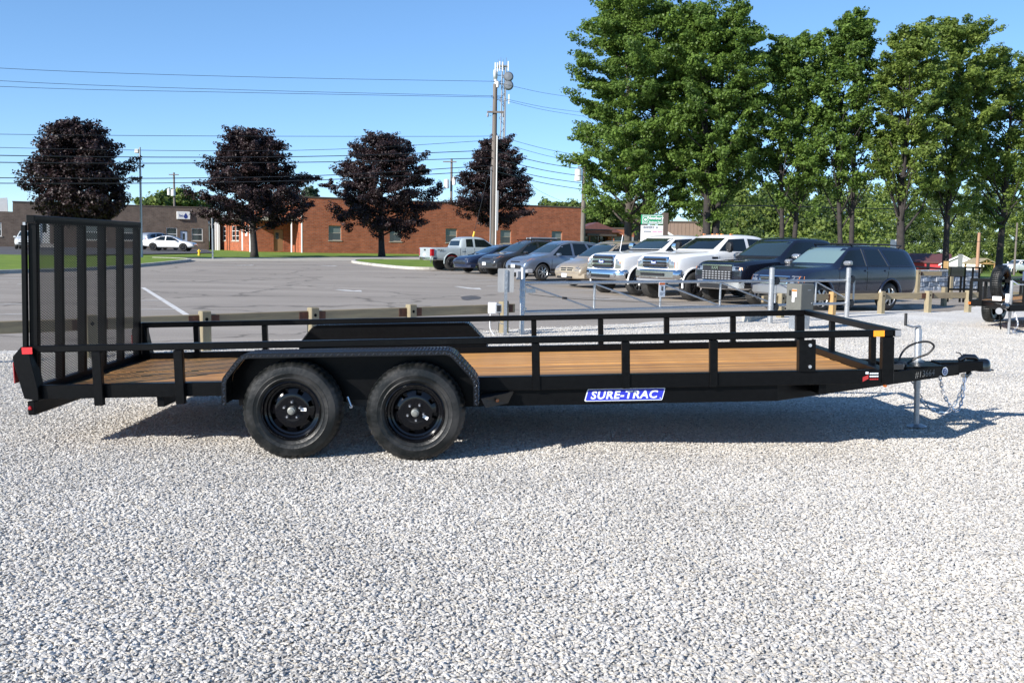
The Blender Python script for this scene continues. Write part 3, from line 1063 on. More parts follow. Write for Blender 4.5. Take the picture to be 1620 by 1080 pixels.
t.v = [((v[0] - cx_) * sx + dx - 0.004, v[1] + 0.0382, (v[2] - cz_) * sz_ + dz) for v in t.v]
tp(t, 'lettering', M['decal_white'], parent=dec)
tp(MB().lathe([(0.0, 0.0), (0.004, 0.0), (0.004, 0.001)], (dx + 0.250, 0.0375, dz - 0.028), 10), 'trade_mark', M['decal_white'], parent=dec)
# small warning decal by the front corner: grey and red emblem and three lines of print
wd_ = tp(MB().box(5.905, 5.925, -0.0025, -0.0005, -0.028, -0.012), 'warning_decal', M['decal_white'])
tp(MB().prism([(5.885, -0.082), (5.925, -0.062), (5.925, -0.034), (5.885, -0.05)], -0.0025, -0.0005), 'emblem', M['decal_red'], parent=wd_)
for k, (z, col_) in enumerate(((-0.024, 'decal_white'), (-0.044, 'decal_white'), (-0.064, 'decal_red'))):
    lb = MB()
    for j in range(5):
        lb.box(5.934 + j * 0.0125, 5.944 + j * 0.0125, -0.0025, -0.0005, z - 0.006, z + 0.004)
    tp(lb, 'print_line', M[col_], parent=wd_)

# coupler and tongue fittings (centre line y = WID/2)
yc = WID / 2
cp = MB()
prof = [(6.86, 0.10), (6.98, 0.085), (7.10, 0.072), (7.22, 0.055)]
P, F = [], []
for x, hw in prof:
    zt, zb = -0.082, (-0.178 if x < 7.0 else -0.165 if x < 7.2 else -0.15)
    P += [(x, yc - hw, zb), (x, yc - hw, zt), (x, yc + hw, zt), (x, yc + hw, zb)]
for i in range(3):
    k = 4 * i
    F += [(k, k + 4, k + 5, k + 1), (k + 1, k + 5, k + 6, k + 2), (k + 2, k + 6, k + 7, k + 3), (k + 3, k + 7, k + 4, k)]
F += [(0, 1, 2, 3), (12, 15, 14, 13)]
cp.add(P, F)
co = tp(cp, 'coupler', M['black_steel'], 0.006, seg=2)
tp(MB().lathe([(0.0, -0.068), (0.03, -0.07), (0.048, -0.085), (0.055, -0.11), (0.055, -0.155), (0.062, -0.158), (0.062, -0.168), (0.0, -0.168)], (7.245, yc, 0), 24, 'z'), 'ball_socket', M['black_gloss'], parent=co, smooth=True)
tp(MB().box(7.215, 7.32, yc - 0.03, yc + 0.03, -0.166, -0.155), 'lip', M['black_gloss'], parent=co, bevel=0.003)
tp(MB().tube([(7.05, yc, -0.078), (7.09, yc, -0.05), (7.17, yc, -0.055), (7.20, yc, -0.075)], [0.02, 0.024, 0.024, 0.014], 10).tube([(7.02, yc, -0.012), (7.05, yc, -0.018), (7.075, yc, -0.05)], 0.005, 6), 'latch', M['black_gloss'], parent=co, smooth=True)
tp(MB().box(6.42, 6.80, yc - 0.30, yc + 0.30, -0.096, -0.084), 'tongue_plate', BS)
tp(MB().tube([(6.25, 0.66, -0.07), (6.36, 0.70, -0.03), (6.5, 0.8, -0.07)], 0.02, 8).box(6.30, 6.42, 0.62, 0.78, -0.084, -0.045), 'wiring_plug', M['black_plastic'], smooth=True)
tp(MB().box(6.20, 6.235, 0.6, 0.66, -0.09, -0.05), 'bracket', M['galv'])
tp(MB().box(6.44, 6.47, 0.74, 0.78, -0.084, -0.06), 'bracket', M['galv'])
# jack
jx, jy = 6.712, yc
zg = -0.612
jk = tp(MB().lathe([(0.0, 0.186), (0.024, 0.186), (0.0275, 0.18), (0.0275, -0.30), (0.022, -0.301), (0.022, zg + 0.01), (0.0, zg + 0.01)], (jx, jy, 0), 24, 'z'), 'jack', M['galv_bright'], smooth=True)
tp(MB().lathe([(0.0, 0.212), (0.014, 0.212), (0.022, 0.204), (0.022, 0.187)], (jx, jy, 0), 16, 'z'), 'jack_cap', M['galv_bright'], parent=jk, smooth=True)
tp(MB().tube([(jx, jy - 0.02, 0.205), (jx - 0.055, jy - 0.03, 0.203), (jx - 0.118, jy - 0.035, 0.222)], 0.008, 8), 'crank', M['galv'], parent=jk, smooth=True)
tp(MB().cyl((jx - 0.118, jy - 0.035, 0.215), (jx - 0.116, jy - 0.035, 0.315), 0.0115, 12), 'crank_grip', M['black_plastic'], parent=jk, smooth=True)
tp(MB().lathe([(0.0, zg + 0.02), (0.026, zg + 0.02), (0.07, zg + 0.006), (0.085, zg), (0.0, zg)], (jx, jy, 0), 8, 'z'), 'jack_foot', M['galv'], parent=jk)
tp(MB().lathe([(0.0285, -0.07), (0.05, -0.07), (0.05, -0.084), (0.0285, -0.084)], (jx, jy, 0), 20, 'z', close=True), 'jack_flange', M['galv'], parent=jk)
# breakaway cable loop
cv = [(6.47, jy - .25, -0.08), (6.475, jy - .24, -0.01), (6.53, jy - .22, 0.055), (6.62, jy - .2, 0.092), (6.71, jy - .2, 0.098), (6.76, jy - .19, 0.06), (6.72, jy - .17, 0.0), (6.64, jy - .15, -0.035), (6.58, jy - .12, -0.08)]
def cat3(pts, k=6):
    out = []
    P = [Vector(p) for p in pts]
    n_ = len(P)
    for i in range(n_ - 1):
        p0, p1, p2, p3 = P[max(0, i - 1)], P[i], P[i + 1], P[min(n_ - 1, i + 2)]
        for s in range(k):
            t_ = s / k
            out.append(0.5 * ((2 * p1) + (p2 - p0) * t_ + (2 * p0 - 5 * p1 + 4 * p2 - p3) * t_ ** 2 + (3 * p1 - p0 - 3 * p2 + p3) * t_ ** 3))
    out.append(P[-1])
    return out
tp(MB().tube(cat3(cv), 0.0085, 8), 'breakaway_cable', M['black_plastic'], smooth=True)
# safety chains
def chain(pts, n_links, mt_name='zinc'):
    P = cat3(pts, 20)
    L_ = [0]
    for a, b in zip(P[:-1], P[1:]): L_.append(L_[-1] + (b - a).length)
    def at(s):
        for i in range(len(L_) - 1):
            if L_[i + 1] >= s:
                return P[i].lerp(P[i + 1], (s - L_[i]) / max(1e-6, L_[i + 1] - L_[i]))
        return P[-1]
    mb = MB()
    pitch = L_[-1] / n_links
    for k in range(n_links):
        a, b = at(k * pitch), at((k + 1) * pitch)
        c_ = (a + b) / 2; d = (b - a).normalized()
        u = d.cross(Vector((0.3, 1, 0.2))).normalized()
        if k % 2: u = d.cross(u).normalized()
        h_, w_ = pitch * 0.62, pitch * 0.30
        loop = []
        for j in range(10):
            t_ = 2 * math.pi * j / 10
            ct, st = math.cos(t_), math.sin(t_)
            loop.append(c_ + d * (ct * w_ + (h_ - w_) * (1 if ct > 0.1 else -1 if ct < -0.1 else 0)) + u * (st * w_))
        loop.append(loop[0])
        mb.tube(loop, 0.0048, 5, cap=False)
    return mb
yn = yc - 0.22
tp(chain([(6.78, yn - .05, -0.17), (6.83, yn, -0.31), (6.90, yn, -0.43), (6.97, yn + .05, -0.46), (7.03, yn + .10, -0.36), (7.06, yc - .08, -0.18)], 22), 'safety_chain', M['zinc'])
tp(chain([(6.72, yc + .20, -0.18), (6.78, yc + .18, -0.34), (6.86, yc + .12, -0.48), (6.98, yc + .06, -0.52), (7.08, yc + .05, -0.38), (7.13, yc + .03, -0.18)], 24), 'safety_chain', M['zinc'])
tp(MB().tube([(7.04, yc - .09, -0.19), (7.10, yc - .02, -0.205), (7.15, yc + .03, -0.185)], 0.018, 8), 'chain_hook', M['black_satin'], smooth=True)
# compliance sticker and hand-painted stock number on the near tongue beam
a, b = Vector((5.30, 0.045, -0.157)), Vector((7.02, 1.0, -0.142))
dirn = (b - a).normalized()
ang = math.atan2(dirn.y, dirn.x)
pit = math.asin(dirn.z)
def on_beam(px_x):
    s = (px_x - a.x) / (b.x - a.x)
    return a.lerp(b, s)
q = on_beam(6.86)
nrm = Vector((dirn.y, -dirn.x, 0)).normalized()
stk = MB().lathe([(0.0, -0.003), (0.034, -0.003), (0.034, 0.0)], n=24)
M4 = Matrix.Translation(q + nrm * 0.002) @ Matrix.Rotation(ang, 4, 'Z')
st_ = tp(moved(stk, M4), 'compliance_sticker', M['decal_white'])
tp(moved(MB().lathe([(0.0, -0.0042), (0.025, -0.0042), (0.025, -0.0032)], n=24), M4), 'sticker_disc', M['decal_navy'], parent=st_)
wv = MB()
for k in range(3):
    wv.prism([(-0.017, -0.012 + 0.011 * k), (-0.004, -0.016 + 0.011 * k), (0.016, -0.007 + 0.011 * k), (0.016, -0.003 + 0.011 * k), (-0.004, -0.011 + 0.011 * k), (-0.017, -0.008 + 0.011 * k)], -0.0052, -0.0044)
tp(moved(wv, M4), 'sticker_waves', M['decal_white'], parent=st_)
q = on_beam(6.655)
tn = text_mb('#13664', 0.074, 0.001, -0.0016, 0.12)
tn.v = [(x * 1.0, y, z) for x, y, z in tn.v]
tp(moved(tn, Matrix.Translation(q + nrm * 0.0015) @ Matrix.Rotation(ang, 4, 'Z') @ Matrix.Rotation(-pit, 4, 'Y')), 'stock_number', M['paint_white'])
# ------------------------------------------------------------------ vehicles
M['glass'] = mat('car_glass', (0.008, 0.012, 0.014), 0.03, spec=0.6, coat=0.2)
M['glass_pale'] = mat('sky_sheen_windscreen', (0.16, 0.24, 0.24), 0.05, spec=1.0, coat=1.0)  # pale teal base colour stands in for sky reflected in the glass
M['glass_screen'] = mat('windscreen_glass', (0.02, 0.034, 0.037), 0.03, spec=0.8, coat=0.6)
M['headlight'] = mat('headlight_lens', (0.30, 0.31, 0.32), 0.10, 0.6, coat=1.0, var=0.3, vscale=14)
M['trim_black'] = mat('trim_black', (0.014, 0.014, 0.015), 0.5)
M['alloy'] = mat('alloy', (0.42, 0.43, 0.44), 0.3, 0.85)
M['alloy_dark'] = mat('alloy_dark', (0.03, 0.03, 0.033), 0.35, 0.5)
M['car_tyre'] = mat('car_tyre', (0.02, 0.0195, 0.019), 0.75, col2=(0.035, 0.034, 0.032), vscale=9)
M['plate'] = mat('number_plate', (0.72, 0.74, 0.76), 0.4)
M['seam'] = mat('door_gap', (0.006, 0.006, 0.006), 0.8)
def paintm(name, col, metal=0.0, rough=0.28):
    return mat(name, col, rough, metal, coat=0.85, var=0.05, vscale=2)

def half_loft(st):
    """Stations (x, zb, zs, zt, w, wt) -> closed body mesh (bmesh), rear to front."""
    bm = bmesh.new()
    rows = []
    for (x, zb, zs, zt, w_, wt) in st:
        zm = zb + 0.55 * (zs - zb)
        h = [(0, zb), (w_ - 0.14, zb), (w_ - 0.03, zb + 0.07), (w_, zm), (w_ - 0.025, zs), (wt, zt - max(0.012, 0.10 * (zt - zs))), (wt - 0.11, zt - 0.002), (0, zt + 0.012)]
        ring = [(x, y, z) for y, z in h] + [(x, -y, z) for y, z in h[-2:0:-1]]
        rows.append([bm.verts.new(p) for p in ring])
    n_ = len(rows[0])
    for a, b in zip(rows[:-1], rows[1:]):
        for k in range(n_):
            bm.faces.new((a[k], a[(k + 1) % n_], b[(k + 1) % n_], b[k]))
    bm.faces.new(rows[0][::-1]); bm.faces.new(rows[-1])
    cl = bm.edges.layers.float.new('crease_edge')
    bm.edges.ensure_lookup_table()
    for r_, (row, s) in enumerate(zip(rows, st)):
        for k in (1, n_ - 1):
            pass
    # crease along the shoulder and roof edges, and round both ends
    for a, b in zip(rows[:-1], rows[1:]):
        for k, c_ in ((1, 0.7), (4, 0.55), (5, 0.35)):
            for kk in (k, (n_ - k) % n_):
                e = bm.edges.get((a[kk], b[kk]))
                if e: e[cl] = c_
    for row in (rows[0], rows[-1]):
        for k in range(n_):
            e = bm.edges.get((row[k], row[(k + 1) % n_]))
            if e: e[cl] = 0.45
    bmesh.ops.recalc_face_normals(bm, faces=bm.faces)
    return bm

def evaluated(ob):
    bpy.context.view_layer.update()
    dg = bpy.context.evaluated_depsgraph_get()
    return bpy.data.meshes.new_from_object(ob.evaluated_get(dg), preserve_all_data_layers=True, depsgraph=dg)

def patch(bvh, view, poly, off=0.006, thick=0.012, step=0.13):
    """A panel that follows the body, cut to an outline seen from the side, front, rear or top."""
    ax = {'left': (0, 2), 'right': (0, 2), 'front': (1, 2), 'rear': (1, 2), 'top': (0, 1)}[view]
    dr = {'left': (0, -1, 0), 'right': (0, 1, 0), 'front': (-1, 0, 0), 'rear': (1, 0, 0), 'top': (0, 0, -1)}[view]
    d = Vector(dr)
    bm = bmesh.new()
    vs_ = []
    for p in poly:
        c_ = [0, 0, 0]
        c_[ax[0]], c_[ax[1]] = p
        vs_.append(bm.verts.new(c_))
    bm.faces.new(vs_)
    for k in (0, 1):
        lo, hi = min(p[k] for p in poly), max(p[k] for p in poly)
        n_ = int((hi - lo) / step)
        for i in range(1, n_ + 1):
            co = [0, 0, 0]; no = [0, 0, 0]
            co[ax[k]] = lo + (hi - lo) * i / (n_ + 1); no[ax[k]] = 1
            bmesh.ops.bisect_plane(bm, geom=bm.verts[:] + bm.edges[:] + bm.faces[:], plane_co=co, plane_no=no)
    bad = []
    for v in bm.verts:
        o_ = v.co - d * 6
        hit, nrm, idx, dist = bvh.ray_cast(o_, d)
        if hit is None:
            bad.append(v)
        else:
            v.co = hit - d * off
    if bad:
        for v in bad:
            hit, nrm, idx, dist = bvh.find_nearest(v.co - d * 1.0)
            best = min((u for u in bm.verts if u not in bad), key=lambda u: (u.co - v.co)[ax[0]] ** 2 + (u.co - v.co)[ax[1]] ** 2, default=None)
            if best is not None:
                k_ = [0, 1, 2]; k_ = [i for i in k_ if i not in ax][0]
                v.co[k_] = best.co[k_]
    be = [e for e in bm.edges if e.is_boundary]
    r_ = bmesh.ops.extrude_edge_only(bm, edges=be)
    for g in r_['geom']:
        if isinstance(g, bmesh.types.BMVert):
            g.co += d * thick
    bmesh.ops.triangulate(bm, faces=[f for f in bm.faces if len(f.verts) > 4])
    bmesh.ops.recalc_face_normals(bm, faces=bm.faces)
    # face outwards
    s_ = sum(f.normal.dot(-d) * f.calc_area() for f in bm.faces)
    if s_ < 0:
        bmesh.ops.reverse_faces(bm, faces=bm.faces)
    return bm

def bm_obj(bm, name, mt, parent, smooth=True):
    me = bpy.data.meshes.new(name)
    bm.to_mesh(me); bm.free()
    me.materials.append(mt)
    if smooth:
        me.shade_smooth(); me.set_sharp_from_angle(angle=R(35))
    return link(name, me, parent)

WHEELS = {}
def car_wheel(r_, wd_, rim_r, spokes, rim_mat):
    key = (r_, wd_, rim_r, spokes, rim_mat.name)
    if key in WHEELS: return WHEELS[key]
    h = wd_ / 2
    t_ = MB().lathe([(0.0, -h + 0.06), (rim_r - 0.02, -h + 0.06), (rim_r, -h + 0.012), (rim_r + 0.012, -h - 0.002), (rim_r + (r_ - rim_r) * 0.5, -h - 0.008), (r_ - 0.035, -h + 0.006), (r_ - 0.008, -h + 0.03), (r_, -h + 0.055),
                     (r_, h - 0.055), (r_ - 0.035, h - 0.006), (rim_r, h), (0.0, h - 0.04)], n=40)
    tme = t_.mesh('wheel', M['car_tyre'], smooth=35)
    mb = MB().lathe([(rim_r - 0.012, -h + 0.02), (rim_r + 0.004, -h - 0.008), (rim_r + 0.008, -h - 0.004), (rim_r - 0.004, -h + 0.03)], n=32, close=True)
    mb.lathe([(0.0, -h - 0.012), (0.05, -h - 0.010), (0.065, -h + 0.01), (0.065, -h + 0.05), (0.0, -h + 0.05)], n=16)
    for k in range(spokes):
        a = 2 * math.pi * k / spokes
        c_, s_ = math.cos(a), math.sin(a)
        P = []
        w0, w1 = 0.42 * 2 * math.pi * 0.06 / spokes * 2.6, 0.36 * 2 * math.pi * rim_r / spokes * 0.62
        for rr, ww, yy in ((0.05, w0, -h - 0.006), (rim_r - 0.003, w1, -h + 0.004)):
            for t2, dy in ((-1, 0), (1, 0), (1, 0.03), (-1, 0.03)):
                x, z = rr, t2 * ww / 2
                P.append((x * c_ - z * s_, yy + dy, x * s_ + z * c_))
        mb.add(P, [(0, 1, 2, 3), (4, 7, 6, 5), (0, 4, 5, 1), (1, 5, 6, 2), (2, 6, 7, 3), (3, 7, 4, 0)])
    WHEELS[key] = (tme, mb.mesh('rim', rim_mat, smooth=30))
    return WHEELS[key]

def bumper_mb(path, z0, z1, th, lip=0.0):
    """A bumper swept along a half outline (x, y) mirrored about the centre line."""
    pts = [(x, y) for x, y in path] + [(x, -y) for x, y in path[::-1] if y > 0.001]
    P, F = [], []
    for i, (x, y) in enumerate(pts):
        a = Vector(pts[max(0, i - 1)]); b = Vector(pts[min(len(pts) - 1, i + 1)])
        d = (b - a).normalized(); nn = Vector((-d.y, d.x))
        if nn.x < 0 and abs(y) < 0.5: nn = -nn
        if nn.dot(Vector((x, y)) - Vector((path[-1][0] - 2, 0))) < 0: nn = -nn
        ix, iy = x - nn.x * th, y - nn.y * th
        ch = 0.18 * (z1 - z0)
        P += [(ix, iy, z0), (x - nn.x * th * .35, y - nn.y * th * .35, z0), (x, y, z0 + ch), (x, y, z1 - ch), (x - nn.x * th * .35, y - nn.y * th * .35, z1), (ix, iy, z1)]
    for i in range(len(pts) - 1):
        for k in range(6):
            F.append((6 * i + k, 6 * i + (k + 1) % 6, 6 * i + 6 + (k + 1) % 6, 6 * i + 6 + k))
    n_ = len(pts)
    F += [tuple(range(6)), tuple(6 * (n_ - 1) + k for k in range(6))[::-1]]
    return MB().add(P, F)

def vehicle(name, label, cat, loc, heading, S, group='vehicles parked in the lot'):
    root = thing(name, label, cat, loc, heading, group)
    paint_, r_, ww = S['paint'], S['r'], S.get('tw', 0.24)
    bm = half_loft(S['st'])
    me0 = bpy.data.meshes.new('body'); bm.to_mesh(me0); bm.free()
    me0.materials.append(paint_)
    tmp = link('body', me0)
    sb = tmp.modifiers.new('s', 'SUBSURF'); sb.levels = sb.render_levels = 2
    # wheel openings
    ct = MB()
    hw = max(s[4] for s in S['st'])
    for x in S['axles']:
        for s_ in (1, -1):
            y0, y1 = s_ * (hw - 0.30), s_ * (hw + 0.2)
            ct.cyl((x, y0, r_ + S.get('arch_dz', 0.03)), (x, y1, r_ + S.get('arch_dz', 0.03)), r_ * S.get('arch', 1.14), 36)
    cut = ct.build('cutter', M['trim_black'])
    bo = tmp.modifiers.new('b', 'BOOLEAN'); bo.operation = 'DIFFERENCE'; bo.object = cut; bo.solver = 'EXACT'
    try: bo.material_mode = 'TRANSFER'
    except Exception: pass
    me = evaluated(tmp)
    me.name = 'body'
    me.shade_smooth(); me.set_sharp_from_angle(angle=R(42))
    bpy.data.objects.remove(tmp); bpy.data.objects.remove(cut)
    body = link('body', me, root)
    bvh = BVHTree.FromPolygons([v.co for v in me.vertices], [tuple(p.vertices) for p in me.polygons])
    # wheels
    tme, rme = car_wheel(r_, ww, S.get('rim_r', r_ * 0.66), S.get('spokes', 5), S.get('rim', M['alloy']))
    yo = hw - ww / 2 - S.get('inset', 0.03)
    for i, x in enumerate(S['axles']):
        for s_ in (1, -1):
            wo_ = link('wheel', tme, root, (x, s_ * yo, r_), (0, 0.3 * i, math.pi if s_ > 0 else 0))
            link('rim', rme, wo_)
    if S.get('flare'):
        ra = r_ * S.get('arch', 1.14) + .012
        for x in S['axles']:
            for s_ in (1, -1):
                pts = []
                for k in range(15):
                    t = math.pi * (-.06 + 1.12 * k / 14)
                    pts.append((x + ra * math.cos(t), s_ * (hw - .012), r_ + S.get('arch_dz', .03) + ra * math.sin(t)))
                MB().tube(pts, .032, 8).build('wheel_arch_trim', S['flare'], root, smooth=True)
    # patches: (view, name, outline, material [, parent name, off])
    made = {'body': body}
    for p in S['patches']:
        view, nm, poly, mt = p[:4]
        par = p[4] if len(p) > 4 and p[4] else None
        off = p[5] if len(p) > 5 else 0.006
        views = [view] if view != 'side' else ['left', 'right']
        for v_ in views:
            o = bm_obj(patch(bvh, v_, poly, off), nm, mt, made[par] if par else root)
            if v_ == 'left' or view != 'side' or nm not in made: made[nm] = o
    for nm, mb, mt, *rest in S.get('extras', []):
        par = made.get(rest[0]) if rest and rest[0] else None
        o = mb().build(nm, mt, par or root, smooth=rest[1] if len(rest) > 1 else True)
        made[nm] = o
    return root

def flip(poly): return [(-a, b) for a, b in poly]
def rect(u0, u1, v0, v1): return [(u0, v0), (u1, v0), (u1, v1), (u0, v1)]
def both(nm, view, poly, mt, par=None, off=0.006):
    return [(view, nm, poly, mt, par, off), (view, nm, flip(poly), mt, par, off)]

def mirror_mb(x, y, z, big=1.0):
    def f():
        mb = MB()
        for s_ in (1, -1):
            mb.tube([(x, s_ * (y - 0.1), z - 0.05), (x + 0.01, s_ * (y + 0.02 * big), z - 0.04)], 0.02, 6)
        return mb
    return f
def mirror_head(x, y, z, s_, wd_=0.2, ht_=0.14):
    def f():
        mb = MB()
        pts = [(x, s_ * (y + 0.0), z), (x, s_ * (y + wd_ * .25), z), (x, s_ * (y + wd_ * .8), z), (x - 0.01, s_ * (y + wd_), z)]
        P, F = [], []
        for (px_, py_, pz_), sc in zip(pts, (0.62, 1.0, 0.95, 0.55)):
            for a, b in ((-.045, -.5), (.05, -.42), (.07, 0), (.05, .42), (-.045, .5)):
                P.append((px_ + a, py_, pz_ + b * ht_ * sc))
        for i in range(3):
            for k in range(5):
                F.append((5 * i + k, 5 * i + (k + 1) % 5, 5 * i + 5 + (k + 1) % 5, 5 * i + 5 + k))
        F += [(0, 1, 2, 3, 4), (19, 18, 17, 16, 15)]
        return mb.add(P, F)
    return f
def mirrors(x, y, z, mt, wd_=0.2, ht_=0.14):
    return [('mirror', mirror_head(x, y, z, 1, wd_, ht_), mt), ('mirror', mirror_head(x, y, z, -1, wd_, ht_), mt)]
def handles(xs, z, mt, y=None):
    return [('side', 'door_handle', rect(x - 0.10, x + 0.10, z - 0.022, z + 0.022), mt, None, 0.03) for x in xs]
def seams(xs, z0, z1):
    return [('side', 'door_seam', [(a - 0.008, z0), (a + 0.008, z0), (b + 0.008, z1), (b - 0.008, z1)], M['seam'], None, 0.003) for a, b in xs]
def badge(text, size, x, z, y=0.0, oval=None, tilt=0.0, mt=None, ovm=None):
    """Lettering (and an oval) on the nose of a vehicle, facing forwards (+x)."""
    out = []
    Mx = Matrix.Translation((x, y, z)) @ Matrix.Rotation(math.pi / 2, 4, 'Z') @ Matrix.Rotation(tilt, 4, 'X')
    if oval:
        def ov():
            P = [(oval[0] * math.cos(t), oval[1] * math.sin(t)) for t in [2 * math.pi * k / 20 for k in range(20)]]
            return moved(MB().prism(P, 0.001, 0.02), Mx)
        out.append(('badge', ov, ovm or M['decal_navy'], None, 35))
    def tx(): return moved(text_mb(text, size, 0.006, size * 0.02), Mx)
    out.append(('badge_lettering', tx, mt or M['chrome'], 'badge' if oval else None, False))
    return out
def side_text(text, size, x, y, z, mt):
    def tx(): return moved(text_mb(text, size, 0.004, size * 0.02), Matrix.Translation((x, y, z)) @ Matrix.Rotation(math.pi, 4, 'Z'))
    return ('side_lettering', tx, mt, None, False)

def bars(y0, y1, zs, x, ht, mt=None):
    def f():
        mb = MB()
        for z in zs: mb.box(x - 0.02, x + 0.012, y0, y1, z - ht / 2, z + ht / 2)
        return mb
    return f
def roof_rails(x0, x1, y, z, cross=()):
    def f():
        mb = MB()
        for s_ in (1, -1):
            mb.tube([(x0, s_ * y, z - 0.05), (x0 - 0.12, s_ * y, z + 0.02), ((x0 + x1) / 2, s_ * y, z + 0.035), (x1 + 0.12, s_ * y, z + 0.02), (x1, s_ * y, z - 0.05)], 0.02, 6)
        for x in cross: mb.tube([(x, -y, z + 0.05), (x, y, z + 0.05)], 0.018, 6)
        return mb
    return f

GS, GW, TB, CH, HL = M['glass'], M['glass_screen'], M['trim_black'], M['chrome'], M['headlight']
AL = M['amber_lens']
AMB = mat('indicator_amber', (0.75, 0.25, 0.06), 0.2, coat=0.8)

# -- dark blue off-road estate nearest the gate
P_ = mat('paint_navy', (0.010, 0.015, 0.034), .25, 0, coat=.5, spec=.4)
GM = mat('glass_mid', (0.016, 0.027, 0.03), 0.03, spec=.9, coat=.5)
P_silver = paintm('paint_silver_grey', (0.30, 0.31, 0.32), 0.5)
M['trim_grey'] = mat('trim_grey', (0.07, 0.075, 0.08), .3)
suv_navy = dict(paint=P_, flare=P_, r=0.375, rim_r=0.235, spokes=6, axles=(1.60, -1.19), arch=1.17, st=[
    (-2.40, .60, 1.00, 1.06, .84, .76), (-2.36, .46, 1.12, 1.34, .90, .72), (-2.30, .43, 1.19, 1.63, .915, .66), (-2.10, .40, 1.20, 1.71, .93, .655), (-1.3, .38, 1.19, 1.75, .94, .67), (-.2, .36, 1.18, 1.755, .94, .68),
    (.18, .36, 1.17, 1.735, .94, .68), (.30, .36, 1.17, 1.69, .94, .68), (.98, .36, 1.13, 1.23, .935, .75), (1.08, .36, 1.11, 1.20, .935, .75), (1.8, .38, 1.07, 1.17, .93, .72), (2.22, .42, .99, 1.09, .90, .66), (2.36, .46, .86, .95, .84, .60), (2.40, .52, .76, .86, .78, .52)],
    patches=[('front', 'windscreen', [(-.70, 1.27), (.70, 1.27), (.60, 1.68), (-.60, 1.68)], M['glass_pale'])]
    + [('side', 'window', [(.82, 1.22), (.34, 1.60), (-.12, 1.64), (-.12, 1.22)], GS), ('side', 'window', [(-.24, 1.22), (-.24, 1.64), (-.86, 1.64), (-1.03, 1.22)], GS), ('side', 'window', [(-1.20, 1.23), (-1.04, 1.63), (-1.98, 1.60), (-2.10, 1.25)], GS)]
    + [('side', 'window_trim', rect(-.165, -.135, 1.2, 1.66), M['trim_grey'], None, .009), ('side', 'window_trim', [(-1.08, 1.2), (-1.05, 1.2), (-.87, 1.66), (-.90, 1.66)], M['trim_grey'], None, .009), ('side', 'window_trim', [(-2.12, 1.195), (.84, 1.19), (.84, 1.208), (-2.12, 1.213)], M['trim_black'], None, .009)]
    + both('headlight', 'front', [(.55, .72), (.86, .76), (.84, .93), (.58, .94)], HL)
    + both('indicator', 'front', [(.80, .77), (.875, .78), (.865, .93), (.79, .93)], AMB, None, 0.012)
    + [('front', 'grille', [(-.46, .72), (.46, .72), (.52, .93), (-.52, .93)], CH), ('front', 'grille_mesh', [(-.42, .745), (.42, .745), (.47, .905), (-.47, .905)], TB, 'grille', 0.012),
       ('front', 'intake', rect(-.50, .50, .50, .60), TB), ('side', 'rocker', [(-.9, .40), (1.0, .40), (1.0, .56), (-.9, .56)], paintm('paint_navy_lower', (0.05, 0.055, 0.065)), None, 0.012),
       ('rear', 'rear_window', [(-.60, 1.18), (.60, 1.18), (.54, 1.58), (-.54, 1.58)], GS)]
    + both('tail_light', 'rear', [(.68, .92), (.86, .92), (.80, 1.28), (.68, 1.28)], M['red_lens'])
    + handles((-.02 - .16, -1.02), 1.08, P_) + seams(((.95, .93), (-.18, -.18), (-.95, -1.12)), .55, 1.18),
    extras=[('bumper', lambda: bumper_mb([(1.95, .95), (2.20, .93), (2.40, .72), (2.47, .3), (2.48, 0)], .44, .70, .12), P_silver, None, True)]
    + mirrors(.72, .90, 1.28, P_silver) + [('roof_rack', roof_rails(-1.9, .05, .60, 1.745, (-1.5, -.5)), TB), ('grille_bar', bars(-.46, .46, (.80, .86), 2.43, .014), CH, 'grille')]
    + badge('O', .10, 2.445, .835, 0, (.075, .05), 0, CH, TB))

def pickup(paint_, hood, roof, L0, cab0, cab1, nose, w=1.0, zb=.55, belt=None, bed=None, lift=0.0):
    belt = belt or hood - .03
    bed = bed or hood + .03
    return [(L0, zb + .12, bed - .10, bed - .02, w - .06, w - .13), (L0 + .06, zb + .05, bed - .05, bed, w - .01, w - .07), (cab0 - .10, zb + .03, bed - .04, bed, w, w - .06),
            (cab0 - .03, zb, belt + .04, bed + .06, w, w - .12), (cab0 + .03, zb, belt + .04, roof - .22, w, w - .24), (cab0 + .16, zb, belt + .03, roof - .02, w, w - .24), (cab0 + 1.0, zb, belt + .02, roof, w, w - .23), (cab1 - .15, zb, belt + .01, roof - .01, w, w - .23),
            (cab1 + .05, zb, belt, roof - .07, w, w - .24), (cab1 + .80, zb, belt - .01, hood + .07, w, w - .17), (cab1 + .92, zb, belt - .02, hood + .03, w, w - .17), (nose - .62, zb + .02, belt - .08, hood, w - .005, w - .18), (nose - .18, zb + .05, belt - .14, hood - .06, w - .035, w - .22),
            (nose - .04, zb + .08, belt - .20, hood - .13, w - .07, w - .27), (nose, zb + .12, belt - .28, hood - .21, w - .11, w - .33)]

